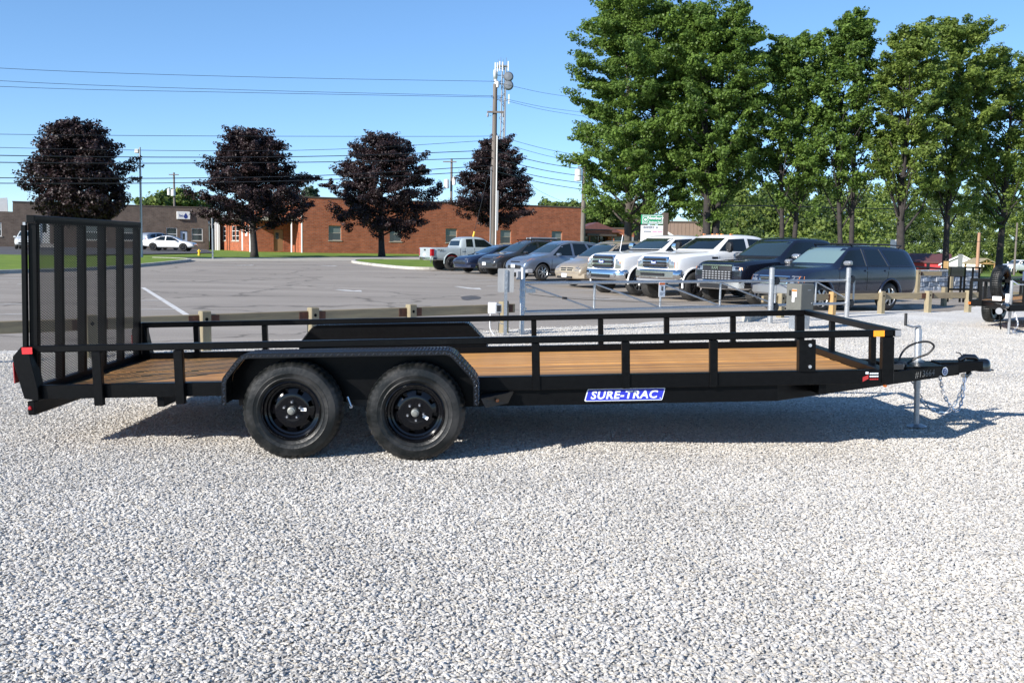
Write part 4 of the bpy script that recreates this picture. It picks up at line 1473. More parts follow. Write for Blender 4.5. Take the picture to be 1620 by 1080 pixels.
def truck_patches(S, hood, roof, cab0, cab1, nose, w, mid, scr_b=None):
    b = hood + .05
    wy = w - .26
    P = [('front', 'windscreen', [(-wy - .06, hood + .12), (wy + .06, hood + .12), (wy - .06, roof - .12), (-wy + .06, roof - .12)], GW)]
    P += [('side', 'window', [(cab1 + .62, b), (cab1 + .06, roof - .16), (mid + .06, roof - .12), (mid + .06, b)], GS), ('side', 'window', [(mid - .06, b), (mid - .06, roof - .12), (cab0 + .34, roof - .14), (cab0 + .30, b)], GS),
          ('rear', 'rear_window', [(-wy, b + .05), (wy, b + .05), (wy - .08, roof - .14), (-wy + .08, roof - .14)], GS)]
    P += [('front', 'cowl', [(-wy - .05, hood + .055), (wy + .05, hood + .055), (wy + .05, hood + .105), (-wy - .05, hood + .105)], TB)]
    P += seams(((cab1 + .70, cab1 + .66), (mid, mid), (cab0 + .20, cab0 + .22), (cab0 - .05, cab0 - .05)), .62, hood - .02)
    return P

# -- white heavy pickup with chrome three-bar grille
PW = paintm('paint_white', (0.80, 0.80, 0.79), 0, 0.3)
h, rf, n_, w_ = 1.42, 2.02, 3.12, 1.01
truck_white = dict(paint=PW, flare=PW, r=0.42, rim_r=.25, spokes=8, axles=(2.38, -1.6), tw=.28, arch=1.18, arch_dz=.05, st=pickup(PW, h, rf, -3.15, -1.05, .62, n_, w_, .52),
    patches=truck_patches(None, h, rf, -1.05, .62, n_, w_, -.12)
    + both('headlight', 'front', [(.60, .86), (.90, .88), (.89, 1.18), (.62, 1.20)], HL) + both('indicator', 'front', [(.84, 1.04), (.92, 1.04), (.91, 1.17), (.85, 1.18)], AMB, None, .014)
    + both('tail_light', 'rear', rect(.78, .94, .95, 1.32), M['red_lens']) + handles((-.02, -.96), 1.20, CH),
    extras=[('bumper', lambda: bumper_mb([(2.9, 1.0), (3.02, .99), (3.2, .84), (3.27, .4), (3.28, 0)], .50, .84, .12), CH, None, True),
            ('grille', lambda: bumper_mb([(3.02, .60), (3.15, .55), (3.19, .3), (3.2, 0)], .86, 1.32, .14), CH, None, True),
            ('grille_opening', bars(-.50, .50, (.945, 1.09, 1.235), 3.20, .085), TB, 'grille', False),
            ('grille_bar', bars(-.52, .52, (1.02, 1.165), 3.222, .035), CH, 'grille', False),
            ('bumper_slot', lambda: MB().box(3.255, 3.29, -.48, .48, .57, .68), TB, 'bumper', False),
            ('fog_light', lambda: MB().lathe([(0, .02), (.06, .012), (.07, -.03)], (3.235, .70, .66), 16, 'x'), HL, 'bumper'), ('fog_light', lambda: MB().lathe([(0, .02), (.06, .012), (.07, -.03)], (3.235, -.70, .66), 16, 'x'), HL, 'bumper'),
            ('antenna', lambda: MB().tube([(1.75, -.86, 1.40), (1.62, -.88, 2.0)], .012, 5), M['white_plain'])]
    + mirrors(.98, 1.0, 1.62, CH, .26, .26) + badge('Ford', .115, 3.235, 1.09, 0, (.15, .065), 0, M['decal_white']))

# -- lifted white truck with egg-crate grille and roof marker lights
h, rf, n_, w_ = 1.46, 2.06, 2.95, 1.01
truck_old = dict(paint=PW, flare=PW, r=0.44, rim_r=.235, spokes=6, rim=M['alloy_dark'], axles=(2.24, -1.6), tw=.32, arch=1.13, arch_dz=.05, inset=-.03,
    st=pickup(PW, h, rf, -3.05, -1.05, .60, n_, w_, .62),
    patches=[('front', 'windscreen', [(-.78, 1.58), (.78, 1.58), (.66, 1.94), (-.66, 1.94)], GS), ('side', 'window', [(1.18, 1.53), (.66, 1.90), (.02, 1.93), (.02, 1.53)], GS), ('side', 'window', [(-.12, 1.53), (-.12, 1.93), (-.72, 1.91), (-.76, 1.53)], GS)]
    + seams(((1.26, 1.22), (-.05, -.05), (-.9, -.9)), .78, 1.48) + both('headlight', 'front', [(.58, .98), (.86, .99), (.86, 1.24), (.59, 1.26)], HL) + both('indicator', 'front', [(.86, .98), (.925, .99), (.92, 1.20), (.86, 1.24)], AMB, None, .01)
    + [('side', 'fender_badge', rect(1.30, 1.55, 1.29, 1.35), TB)] + handles((.14, -.85), 1.30, PW),
    extras=[('bumper', lambda: bumper_mb([(2.76, 1.0), (2.87, .99), (3.02, .86), (3.10, .4), (3.11, 0)], .66, .94, .12), CH, None, True),
            ('valance', lambda: bumper_mb([(2.62, .97), (2.95, .9), (3.02, .4), (3.03, 0)], .56, .655, .10), M['decal_grey'], None, True),
            ('grille', lambda: bumper_mb([(2.90, .60), (2.99, .57), (3.02, .3), (3.03, 0)], .97, 1.33, .12), CH, None, True),
            ('grille_opening', lambda: [mb := MB(), [mb.box(3.0, 3.045, -.50 + .255 * i, -.50 + .255 * i + .235, 1.005 + .1 * j, 1.005 + .1 * j + .075) for i in range(4) for j in range(3)]][0], TB, 'grille', False),
            ('bumper_slot', lambda: MB().box(3.085, 3.12, -.52, .52, .74, .83), TB, 'bumper', False),
           ] + [('roof_light', (lambda y=y: MB().box(.34, .42, y - .03, y + .03, 2.045, 2.075)), AMB, None, False) for y in (-.6, -.2, 0, .2, .6)]
    + mirrors(.98, 1.05, 1.66, TB, .20, .34) + badge('Ford', .10, 3.055, 1.15, 0, (.13, .055), 0, M['decal_white']))

# -- black pickup with lettered grille
PB = paintm('paint_black', (0.007, 0.009, 0.018), 0, .18)
h, rf, n_, w_ = 1.30, 1.97, 2.95, 1.03
truck_black = dict(paint=PB, r=0.41, rim_r=.26, spokes=6, axles=(2.2, -1.4), tw=.28, arch=1.15, arch_dz=.05, st=pickup(PB, h, rf, -2.95, -1.15, .55, n_, w_, .45),
    patches=truck_patches(None, h, rf, -1.15, .55, n_, w_, -.18)
    + both('headlight', 'front', [(.58, .98), (.93, 1.0), (.91, 1.10), (.60, 1.10)], HL) + both('indicator', 'front', [(.86, 1.0), (.945, 1.0), (.935, 1.07), (.86, 1.08)], AMB, None, .012)
    + both('tail_light', 'rear', rect(.80, .95, .9, 1.22), M['red_lens']) + handles((-.06, -1.02), 1.10, CH),
    extras=[('bumper', lambda: bumper_mb([(2.55, 1.01), (2.85, .98), (3.03, .76), (3.09, .4), (3.10, 0)], .44, .70, .12), CH, None, True),
            ('lower_intake', lambda: MB().box(3.07, 3.105, -.55, .55, .47, .60), TB, 'bumper', False),
            ('grille', lambda: bumper_mb([(2.85, .62), (2.97, .58), (3.02, .3), (3.03, 0)], .70, 1.14, .12), TB, None, True),
            ('grille_surround', lambda: bumper_mb([(2.87, .63), (2.98, .6), (3.035, .3), (3.045, 0)], 1.105, 1.15, .08), CH, 'grille', True),
            ('grille_mesh', lambda: [mb := MB(), [mb.box(3.02, 3.042, -.52 + .13 * i, -.44 + .13 * i, .735 + .065 * j, .765 + .065 * j) for i in range(9) for j in range(4)]][0], M['decal_grey'], 'grille', False)]
    + mirrors(.90, 1.0, 1.42, M['alloy'], .26, .16) + badge('RAM', .125, 3.052, 1.05, 0, None, 0, CH) + [side_text('1500', .09, 1.65, 1.045, 1.16, CH)])

# -- tan minivan
PT = paintm('paint_tan', (0.36, 0.30, 0.22), .3)
van_tan = dict(paint=PT, r=.33, rim_r=.2, spokes=5, axles=(1.45, -1.55), st=[
    (-2.42, .5, .95, 1.02, .88, .80), (-2.36, .4, 1.0, 1.45, .94, .76), (-2.2, .34, 1.02, 1.66, .97, .72), (-1.2, .3, 1.0, 1.74, .985, .73), (.2, .3, .98, 1.74, .985, .73), (.5, .3, .97, 1.68, .985, .73), (1.42, .3, .95, 1.08, .975, .80), (1.55, .3, .93, 1.03, .97, .78), (2.05, .32, .84, .92, .93, .70), (2.30, .34, .72, .80, .86, .62), (2.40, .40, .60, .68, .78, .5)],
    patches=[('front', 'windscreen', [(-.76, 1.13), (.76, 1.13), (.62, 1.62), (-.62, 1.62)], GW), ('side', 'window', [(1.28, 1.03), (.58, 1.58), (.02, 1.62), (.02, 1.03)], GS), ('side', 'window', [(-.1, 1.03), (-.1, 1.62), (-1.05, 1.62), (-1.05, 1.03)], GS), ('side', 'window', [(-1.18, 1.04), (-1.18, 1.6), (-2.1, 1.56), (-2.2, 1.06)], GS)]
    + both('headlight', 'front', [(.50, .60), (.84, .63), (.80, .80), (.52, .78)], HL) + [('front', 'grille', [(-.40, .58), (.40, .58), (.44, .74), (-.44, .74)], paintm('paint_tan_grille', (.42, .37, .28))), ('front', 'grille_opening', rect(-.36, -.03, .60, .65), TB, 'grille', .012), ('front', 'grille_opening', rect(.03, .36, .60, .65), TB, 'grille', .012), ('front', 'grille_opening', rect(-.38, -.03, .675, .72), TB, 'grille', .012), ('front', 'grille_opening', rect(.03, .38, .675, .72), TB, 'grille', .012)]
    + seams(((1.1, 1.02), (-.05, -.05), (-1.1, -1.1)), .42, .98),
    extras=[('bumper', lambda: bumper_mb([(1.95, .95), (2.25, .9), (2.42, .66), (2.50, .3), (2.51, 0)], .30, .54, .14), PT, None, True), ('bumper_intake', lambda: MB().box(2.46, 2.515, -.45, .45, .33, .40), TB, 'bumper', False),
            ('number_plate', lambda: MB().box(2.505, 2.52, -.15, .15, .36, .50), M['plate'], 'bumper', False)] + mirrors(1.0, .97, 1.10, PT))

# -- silver blue crossover
PC = paintm('paint_silver_blue', (0.19, 0.225, 0.29), .55, .3)
suv_blue = dict(paint=PC, r=.35, rim_r=.23, spokes=7, axles=(1.36, -1.27), st=[
    (-2.27, .55, 1.0, 1.06, .80, .72), (-2.22, .42, 1.05, 1.35, .87, .68), (-2.08, .36, 1.08, 1.58, .90, .63), (-1.4, .32, 1.06, 1.67, .91, .64), (-.3, .32, 1.02, 1.69, .91, .65), (.1, .32, 1.0, 1.65, .91, .65), (.95, .32, .98, 1.13, .91, .74), (1.08, .32, .97, 1.08, .905, .73), (1.7, .34, .92, 1.0, .89, .68), (2.05, .36, .82, .90, .84, .60), (2.20, .40, .70, .78, .76, .5), (2.24, .45, .60, .66, .70, .42)],
    patches=[('front', 'windscreen', [(-.68, 1.17), (.68, 1.17), (.55, 1.58), (-.55, 1.58)], GW), ('side', 'window', [(.82, 1.06), (.25, 1.50), (-.18, 1.58), (-.18, 1.06)], GS), ('side', 'window', [(-.30, 1.06), (-.30, 1.58), (-.95, 1.57), (-1.15, 1.10)], GS), ('side', 'window', [(-1.28, 1.12), (-1.08, 1.55), (-1.6, 1.48), (-1.92, 1.26)], GS)]
    + both('headlight', 'front', [(.42, .72), (.80, .80), (.80, .95), (.50, .88)], HL) + both('indicator', 'front', [(.72, .82), (.84, .84), (.83, .96), (.72, .93)], AMB, None, .012)
    + [('front', 'grille', [(-.38, .74), (.38, .74), (.42, .86), (-.42, .86)], CH), ('front', 'grille_opening', rect(-.34, .34, .76, .795), TB, 'grille', .014), ('front', 'intake', rect(-.5, .5, .48, .62), TB), ('side', 'rocker', rect(-.85, .95, .34, .50), TB)]
    + handles((-.10, -.98), .93, CH) + seams(((.92, .90), (-.24, -.24), (-.98, -1.2)), .5, 1.0),
    extras=[('bumper', lambda: bumper_mb([(1.9, .89), (2.1, .82), (2.24, .58), (2.30, .28), (2.31, 0)], .30, .48, .12), M['decal_grey'], None, True), ('number_plate', lambda: MB().box(2.30, 2.318, -.15, .15, .52, .66), M['plate'], None, False)] + mirrors(.62, .88, 1.10, PC))

# -- dark grey crossover with roof bars
PR = paintm('paint_graphite', (0.045, 0.047, 0.052), .4)
suv_grey = dict(suv_blue, flare=M['trim_black']); suv_grey['paint'] = PR; suv_grey['spokes'] = 5
suv_grey['extras'] = [('bumper', lambda: bumper_mb([(1.9, .89), (2.1, .82), (2.24, .58), (2.30, .28), (2.31, 0)], .34, .62, .12), PR, None, True), ('number_plate', lambda: MB().box(2.30, 2.318, -.15, .15, .48, .62), M['plate'], 'bumper', False),
                      ('roof_rack', roof_rails(-1.7, .0, .56, 1.68, (-1.3, -.35)), TB), ('roof_load', lambda: MB().tube([(-1.7, .2, 1.78), (-.1, .26, 1.78)], .05, 8).tube([(-1.6, -.1, 1.77), (-.2, -.2, 1.77)], .04, 8), M['decal_grey'], 'roof_rack')] + mirrors(.62, .88, 1.10, PR)

# -- dark blue saloon
PD = paintm('paint_dark_blue', (0.014, 0.022, 0.055), .2)
SED = [(-2.40, .55, .86, .94, .80, .68), (-2.34, .42, .92, 1.03, .87, .70), (-1.75, .36, .95, 1.07, .90, .70), (-1.55, .34, .95, 1.10, .905, .68), (-.75, .3, .94, 1.40, .91, .58), (-.2, .3, .92, 1.445, .91, .58), (.25, .3, .91, 1.40, .91, .58), (1.12, .3, .89, 1.0, .905, .72), (1.25, .3, .88, .96, .90, .71), (1.9, .32, .80, .88, .87, .66), (2.25, .35, .68, .77, .80, .56), (2.36, .40, .58, .66, .72, .45)]
SEDP = [('front', 'windscreen', [(-.66, 1.03), (.66, 1.03), (.50, 1.34), (-.50, 1.34)], GW), ('side', 'window', [(.98, .96), (.38, 1.30), (-.18, 1.36), (-.18, .96)], GS), ('side', 'window', [(-.28, .96), (-.28, 1.36), (-.72, 1.33), (-1.30, 1.0)], GS), ('rear', 'rear_window', [(-.58, 1.10), (.58, 1.10), (.48, 1.34), (-.48, 1.34)], GS)] \
    + both('headlight', 'front', [(.40, .60), (.78, .64), (.78, .77), (.48, .73)], HL) + both('tail_light', 'rear', [(.50, .74), (.80, .74), (.80, .90), (.56, .90)], M['red_lens']) + [('front', 'intake', rect(-.55, .55, .44, .55), TB)] + seams(((.95, .92), (-.23, -.23), (-.95, -1.2)), .42, .92)
sedan_blue = dict(paint=PD, r=.33, rim_r=.21, spokes=10, axles=(1.42, -1.38), st=SED, patches=SEDP + [('front', 'grille', [(-.32, .60), (.32, .60), (.36, .68), (-.36, .68)], TB)],
    extras=[('bumper', lambda: bumper_mb([(1.95, .88), (2.2, .82), (2.36, .6), (2.43, .28), (2.44, 0)], .26, .44, .12), PD, None, True)] + mirrors(.78, .88, 1.0, PD))
PWS = paintm('paint_pearl', (0.78, 0.78, 0.78))
sedan_white = dict(paint=PWS, r=.34, rim_r=.23, spokes=5, rim=M['alloy_dark'], axles=(1.42, -1.38), st=SED, patches=SEDP + handles((-.08, -1.05), .84, PWS), extras=mirrors(.78, .88, 1.0, TB))
PS = paintm('paint_silver', (0.42, 0.45, 0.48), .5)
hatch_silver = dict(suv_blue); hatch_silver['paint'] = PS; hatch_silver['extras'] = mirrors(.62, .88, 1.1, PS)
hatch_silver['patches'] = suv_blue['patches'] + both('tail_light', 'rear', rect(.60, .80, .95, 1.2), M['red_lens'])
PF = paintm('paint_offwhite', (0.66, 0.68, 0.66))
suv_white = dict(suv_blue); suv_white['paint'] = PF; suv_white['extras'] = mirrors(.62, .88, 1.1, PF)

# -- pale grey pickup seen from behind
PG = paintm('paint_cactus_grey', (0.36, 0.41, 0.42), .0, .32)
h, rf, n_, w_ = 1.20, 1.80, 2.66, .93
ranger = dict(paint=PG, flare=PG, r=.39, rim_r=.235, spokes=6, rim=M['alloy_dark'], axles=(1.75, -1.47), tw=.27, arch=1.17, arch_dz=.06, inset=0.0, st=pickup(PG, h, rf, -2.66, -.95, .42, n_, w_, .48, 1.16, 1.20),
    patches=truck_patches(None, h, rf, -.95, .42, n_, w_, -.18) + handles((-.08, -.86), 1.04, PG)
    + [('rear', 'tailgate_seam', rect(-.70, .70, .66, .68), M['seam'], None, .003), ('rear', 'tailgate_handle', rect(-.12, .12, 1.02, 1.10), TB)]
    + both('tail_light', 'rear', rect(.72, .91, .74, 1.12), M['red_lens']) + both('headlight', 'front', rect(.55, .86, .8, .95), HL),
    extras=[('bumper', lambda: moved(bumper_mb([(2.35, .90), (2.55, .88), (2.72, .6), (2.76, 0)], .52, .70, .14), Matrix.Rotation(math.pi, 4, 'Z')), CH, None, True),
            ('number_plate', lambda: MB().box(-2.70, -2.675, -.16, .16, .74, .88), M['plate'], None, False), ('tail_light', lambda: MB().box(-2.665, -2.52, -.945, -.74, .76, 1.12), M['red_lens'], None, False),
            ('side_lettering', lambda: moved(text_mb('SPORT', .12, .004, .002), Matrix.Translation((-2.15, -.945, 1.06))), TB, None, False)] + mirrors(.78, .92, 1.24, TB))
# far white pickup
pick_far = dict(truck_white); pick_far['extras'] = truck_white['extras'][:4] + mirrors(.98, 1.0, 1.62, PW, .22, .2)

HD = R(33) + math.pi                 # noses towards the camera's left
def park(nm, lab, cat, S, front_wheel, hd=HD):
    """Place a vehicle by the ground point of its near (left) front wheel."""
    hw = max(s[4] for s in S['st'])
    lx, ly = S['axles'][0], hw - 0.12
    cs, sn = math.cos(hd), math.sin(hd)
    x = front_wheel[0] - (lx * cs - ly * sn); y = front_wheel[1] - (lx * sn + ly * cs)
    return vehicle(nm, lab, cat, (x, y, gz(x, y)), hd, S)
park('parked_suv', 'dark navy off-road suv with roof rack, nearest car behind the slide gate', 'suv', suv_navy, (7.92, 25.4))
park('parked_pickup', 'glossy black pickup with lettered dark grille between navy suv and white truck', 'pickup', truck_black, (7.05, 28.2))
park('parked_truck', 'lifted white truck with egg crate grille and amber roof lights', 'truck', truck_old, (5.48, 30.0))
park('parked_pickup', 'white heavy pickup with tall chrome bar grille and chrome mirrors', 'pickup', truck_white, (4.12, 32.45))
park('parked_minivan', 'tan minivan mostly hidden behind the white chrome grille pickup', 'minivan', van_tan, (3.25, 36.3))
park('parked_crossover', 'silver blue crossover with alloy wheels beside the gate post', 'suv', suv_blue, (1.21, 41.6))
park('parked_crossover', 'dark grey crossover carrying a load on its roof rack', 'suv', suv_grey, (-0.15, 45.9))
park('parked_sedan', 'dark blue sedan at the far end of the nose-out row', 'sedan', sedan_blue, (-1.45, 48.6))
# pale pickup: near rear wheel is on its right side
x, y = -3.28 + 0.0, 52.1
cs, sn = math.cos(SITE), math.sin(SITE)
lx, ly = ranger['axles'][1], -(w_ - 0.12)
x0, y0 = x - (lx * cs - ly * sn), y - (lx * sn + ly * cs)
vehicle('parked_pickup', 'pale grey pickup seen from behind with red tail lights', 'pickup', (x0, y0, gz(x0, y0)), SITE, ranger)
c = D(270, 396, 93); vehicle('parked_sedan', 'white sedan parked in front of the tan brick building', 'sedan', (c.x, c.y, gz(c.x, c.y)), R(2), sedan_white)
c = D(243, 395, 98); vehicle('parked_hatchback', 'silver hatchback half hidden behind the white sedan', 'hatchback', (c.x + .6, c.y, gz(c.x, c.y)), R(62), hatch_silver)
c = D(44, 396, 90); vehicle('parked_suv', 'off-white suv parked by the tan building, at the left edge', 'suv', (c.x, c.y, gz(c.x, c.y)), R(290), suv_white)
c = D(1612, 434, 138); vehicle('parked_pickup', 'white pickup far off under the trees at the right edge', 'pickup', (c.x, c.y, gz(c.x, c.y)), R(205), pick_far)
# ------------------------------------------------------------------ timber guardrails
M['timber'] = mat('treated_timber', (0.33, 0.285, 0.175), 0.8, col2=(0.22, 0.18, 0.12), vscale=4, stretch=(1, 1, 0.35), bump=0.3, bscale=25, randobj=0.14)
M['timber_beam'] = mat('timber_beam', (0.335, 0.27, 0.16), 0.8, col2=(0.20, 0.155, 0.10), vscale=3.5, stretch=(0.35, 1, 3), bump=0.3, bscale=25, randobj=0.12)
M['timber_orange'] = mat('orange_timber', (0.50, 0.33, 0.14), 0.75, col2=(0.36, 0.22, 0.09), vscale=4, stretch=(1, 1, 0.3), bump=0.2, bscale=25)  # orange wood, also the brighter tint of the sunlit guardrail post
M['rust'] = mat('rusty_bracket', (0.115, 0.042, 0.022), 0.75, col2=(0.06, 0.025, 0.016), vscale=14)

def guardrail(posts, label, over=(0.0, 0.0), top=0.55, joint=(), sunlit_tint=()):
    P = [Vector((p[0], p[1], 0)) for p in posts]
    c_ = P[len(P) // 2]
    g = thing('guardrail', label, 'guardrail', (c_.x, c_.y, gz(c_.x, c_.y)), group='timber guardrails round the lot')
    for i, p in enumerate(P):
        d = (P[min(i + 1, len(P) - 1)] - P[max(0, i - 1)]).normalized()
        rz = math.atan2(d.y, d.x)
        q = p - c_
        po = MB().cbox((0, 0, (top - 0.25) / 2 - 0.02), 0.135, 0.135, top + 0.25).build('post', M['timber_orange' if i in sunlit_tint else 'timber'], g, bevel=0.012, loc=(q.x, q.y, 0.0), rot=(0, 0, rz))
        MB().lathe([(0.0, -0.069), (0.024, -0.069), (0.024, -0.066)], (0, 0, top - 0.13), 12).build('bolt', M['dark_void'], po)
        for s_ in (-1, 1):
            bb = MB().box(0.075 * s_ if s_ > 0 else -0.215, 0.215 if s_ > 0 else -0.075, 0.012, 0.020, top - 0.208, top - 0.082)
            for bx in (-1, 1):
                bb.lathe([(0.0, 0.004), (0.011, 0.006), (0.011, 0.012)], (0.145 * s_, 0, top - 0.145 + 0.03 * bx), 8)
            if i in joint or not joint: bb.build('bracket', M['rust'], po)
    for i in range(len(P) - 1):
        a, b = P[i] - c_, P[i + 1] - c_
        d = (b - a).normalized(); nn = Vector((-d.y, d.x, 0))
        a2 = a - d * (over[0] if i == 0 else -0.002); b2 = b + d * (over[1] if i == len(P) - 2 else -0.002)
        ln = (b2 - a2).length
        mid = (a2 + b2) / 2 + nn * 0.052
        MB().box(-ln / 2, ln / 2, -0.030, 0.030, -0.075, 0.075).build('beam', M['timber_beam'], g, bevel=0.008, loc=(mid.x, mid.y, top - 0.145), rot=(0, 0, math.atan2(d.y, d.x)))
    return g
u41 = Vector((0.755, 0.656, 0))
p0 = Vector((-0.15, 16.7, 0))
left_posts = [p0 - u41 * t for t in (10.0, 8.35, 6.8, 5.31, 3.66, 1.92, 0.0)]
guardrail(left_posts, 'weathered timber guardrail behind the trailer, left of the gate', over=(1.5, 0.28), top=0.56)
guardrail([(5.95, 21.75), (7.5, 23.0), (8.95, 23.8), (10.42, 24.6), (11.75, 25.3)], 'timber guardrail with square posts right of the gate', over=(0.6, 2.4), top=0.56, joint=(1, 3), sunlit_tint=(1,))  # second post coloured brighter, sunlight put into its timber colour
c = G(1493, 478)
bp_ = thing('timber_post', 'single square timber post standing behind the right guardrail', 'post', (c.x, c.y, gz(c.x, c.y)), R(30))
MB().box(-.068, .068, -.068, .068, -.2, .56).build('post', M['timber'], bp_, bevel=.012)
c = D(1440, 436, 34)
guardrail([(c.x + .1, 33.6), (c.x + 1.5, 34.2)], 'timber barrier beam just behind the navy suv', over=(.3, -0.4), top=1.0, joint=(0,))

# ------------------------------------------------------------------ slide gate
GA = Vector((0.22, 16.52, 0)); GU = Vector((0.79, 0.613, 0)); GN = Vector((-GU.y, GU.x, 0))
GRZ = math.atan2(GU.y, GU.x)
def gate_t(px):
    d = ray(px, 470)
    # GA + t*GU = s*d (plan)
    den = GU.x * d.y - GU.y * d.x
    return (d.x * GA.y - d.y * GA.x) / den
gate = thing('slide_gate', 'long galvanised tube slide gate with diagonal braces behind the trailer', 'gate', tuple(GA), GRZ)
tU = [gate_t(x) for x in (829, 940, 1044.5, 1139, 1226, 1290, 1350)]
zT, zB = 0.865, 0.375
MB().cyl((tU[0], 0, zT), (tU[-1], 0, zT - .03), 0.028, 12).build('top_rail', M['galv'], gate, smooth=True)
MB().cyl((tU[0], 0, zB), (tU[-1], 0, zB - .06), 0.03, 12).build('bottom_rail', M['galv'], gate, smooth=True)
for i, t_ in enumerate(tU):
    k = (t_ - tU[0]) / (tU[-1] - tU[0])
    MB().cyl((t_, -0.002, zB - .06 * k), (t_, -0.002, zT - .03 * k), 0.021, 10).build('upright', M['galv'], gate, smooth=True)
    if i < len(tU) - 1:
        k2 = (tU[i + 1] - tU[0]) / (tU[-1] - tU[0])
        MB().cyl((t_ + .03, 0.004, zT - .03 * k - .03), (tU[i + 1] - .03, 0.004, zB - .06 * k2 + .03), 0.016, 8).build('brace', M['galv'], gate, smooth=True)
for z in (zT - .12, zB + .03):
    MB().box(tU[0] - .04, tU[0] + .03, -.04, .04, z, z + .05).build('bracket', M['galv'], gate)
sg = MB().box(tU[2] - 0.085, tU[2] + 0.085, -0.04, -0.034, zT - .29, zT - .01).build('gate_sign', M['white_plain'], gate, bevel=0.002)
MB().box(tU[2] - 0.075, tU[2] + 0.075, -0.043, -0.0405, zT - .065, zT - .025).build('red_heading', M['decal_orange'], sg)
pic = MB()
pic.box(tU[2] - .02, tU[2] + .005, -0.043, -0.0405, zT - .17, zT - .11).box(tU[2] + .012, tU[2] + .03, -0.043, -0.0405, zT - .18, zT - .09).lathe([(0, -.001), (.013, -.001), (.013, .0015)], (tU[2] - .008, -.0415, zT - .093), 10)
pic.build('pictogram', M['trim_black'], sg)
for k in range(3):
    MB().box(tU[2] - .065, tU[2] + .065 - .02 * k, -0.043, -0.0405, zT - .215 - .02 * k, zT - .207 - .02 * k).build('print_line', M['decal_grey'], sg)
cb = [GA + GU * (tU[0] + .05) - GN * .06 + Vector((0, 0, .68))] + [GA + GU * (tU[0] + (tU[4] - tU[0]) * s) - GN * .06 + Vector((0, 0, .68 - .62 * s * (1 - s) - .1 * s)) for s in (.12, .25, .4, .55, .7, .85, 1.0)]
M['cable'] = mat('steel_cable', (0.25, 0.21, 0.16), 0.5, 0.6)
o = tag(MB().tube(cat3(cb, 4), 0.006, 6).build('gate_cable', M['cable'], smooth=True), 'thin sagging steel cable strung along the slide gate', 'cable')
q = cb[1]; q2 = cb[2]
MB().cyl(q, q + (q2 - q).normalized() * .085, 0.022, 10).build('insulator', M['trim_black'], o, smooth=True)

def steel_post(label, x, y, h, r_, name='gate_post', extras=None):
    t_ = thing(name, label, 'post', (x, y, gz(x, y)), GRZ, 'round steel posts holding the slide gate')
    MB().lathe([(0.0, h), (r_ * .7, h - .003), (r_, h - .02), (r_, -.1)], n=20, axis='z').build('pipe', M['galv_bright'], t_, smooth=True)
    return t_
gp = steel_post('steel gate post at the left end of the slide gate', 0.16, 16.48, 1.13, 0.042)
MB().box(-.12, -.045, -.02, .03, .92, 1.06).build('sensor', M['decal_grey'], gp, bevel=.006)
MB().box(.05, .26, -.03, -.026, .70, .77).build('latch_plate', M['galv'], gp)
for z in (.62, .74): MB().lathe([(.043, 0), (.052, 0), (.052, .03), (.043, .03)], (0, 0, z), 16, 'z', True).build('collar', M['galv'], gp)
M['chainm'] = M['zinc']
MB().tube([(-.03 + .012 * (k % 2), -.045, .68 - .022 * k) for k in range(24)], 0.008, 5).build('chain', M['zinc'], gp)
for lab, (x, y) in (('steel roller post with black roller, just left of the operator cabinet', (5.27, 20.02)), ('steel roller post with black rollers, right of the operator cabinet', (7.56, 22.16))):
    h = 1.14 if x < 6 else 1.13
    gp = steel_post(lab, x, y, h, 0.053)
    for z, dz in ((.84, 0), (.30, -.02)):
        for k in range(3):
            MB().lathe([(.054, 0), (.064, 0), (.064, .014), (.054, .014)], (0, 0, z - .03 + .035 * k), 16, 'z', True).build('clamp', M['galv'], gp)
        MB().box(.05, .16, .02, .06, z - .02, z + .02).build('arm', M['galv'], gp)
        MB().lathe([(0, -.05), (.075, -.05), (.085, -.03), (.085, .03), (.075, .05), (0, .05)], (.20, .05, z + .02), 20).build('roller', M['black_plastic'], gp, smooth=True)
# operator cabinet
c = D(1266, 486, 18.6)
ob_ = thing('gate_operator', 'grey metal gate operator cabinet with white warning labels on pedestal', 'cabinet', (c.x, c.y, 0.0), R(35))
M['cabinet'] = mat('cabinet_grey', (0.115, 0.115, 0.10), 0.5, bump=.08, var=.06)
MB().box(-.19, .19, -.16, .19, .36, .865).build('cabinet', M['cabinet'], ob_, bevel=.02, seg=3)
MB().box(-.14, .14, -.12, .14, -.05, .36).build('pedestal', M['galv'], ob_)
MB().box(-.24, .26, -.2, .24, .325, .345).build('mounting_plate', M['galv'], ob_)
wl = MB().box(-.196, -.1905, -.06, .045, .62, .76).build('warning_label', M['white_plain'], ob_)
MB().box(-.199, -.1965, -.06, .045, .715, .755).build('orange_band', M['decal_orange'], wl)
MB().box(-.196, -.1905, -.01, .045, .52, .61).build('info_label', M['white_plain'], ob_)
MB().box(-.20, -.1905, .075, .115, .64, .74).build('latch', M['black_satin'], ob_)
MB().box(.0, .09, -.165, -.1605, .74, .757).build('name_plate', M['decal_grey'], ob_)
MB().lathe([(0, -.005), (.014, -.005), (.014, .003)], (.12, -.162, .50), 12).build('lock', M['zinc'], ob_)

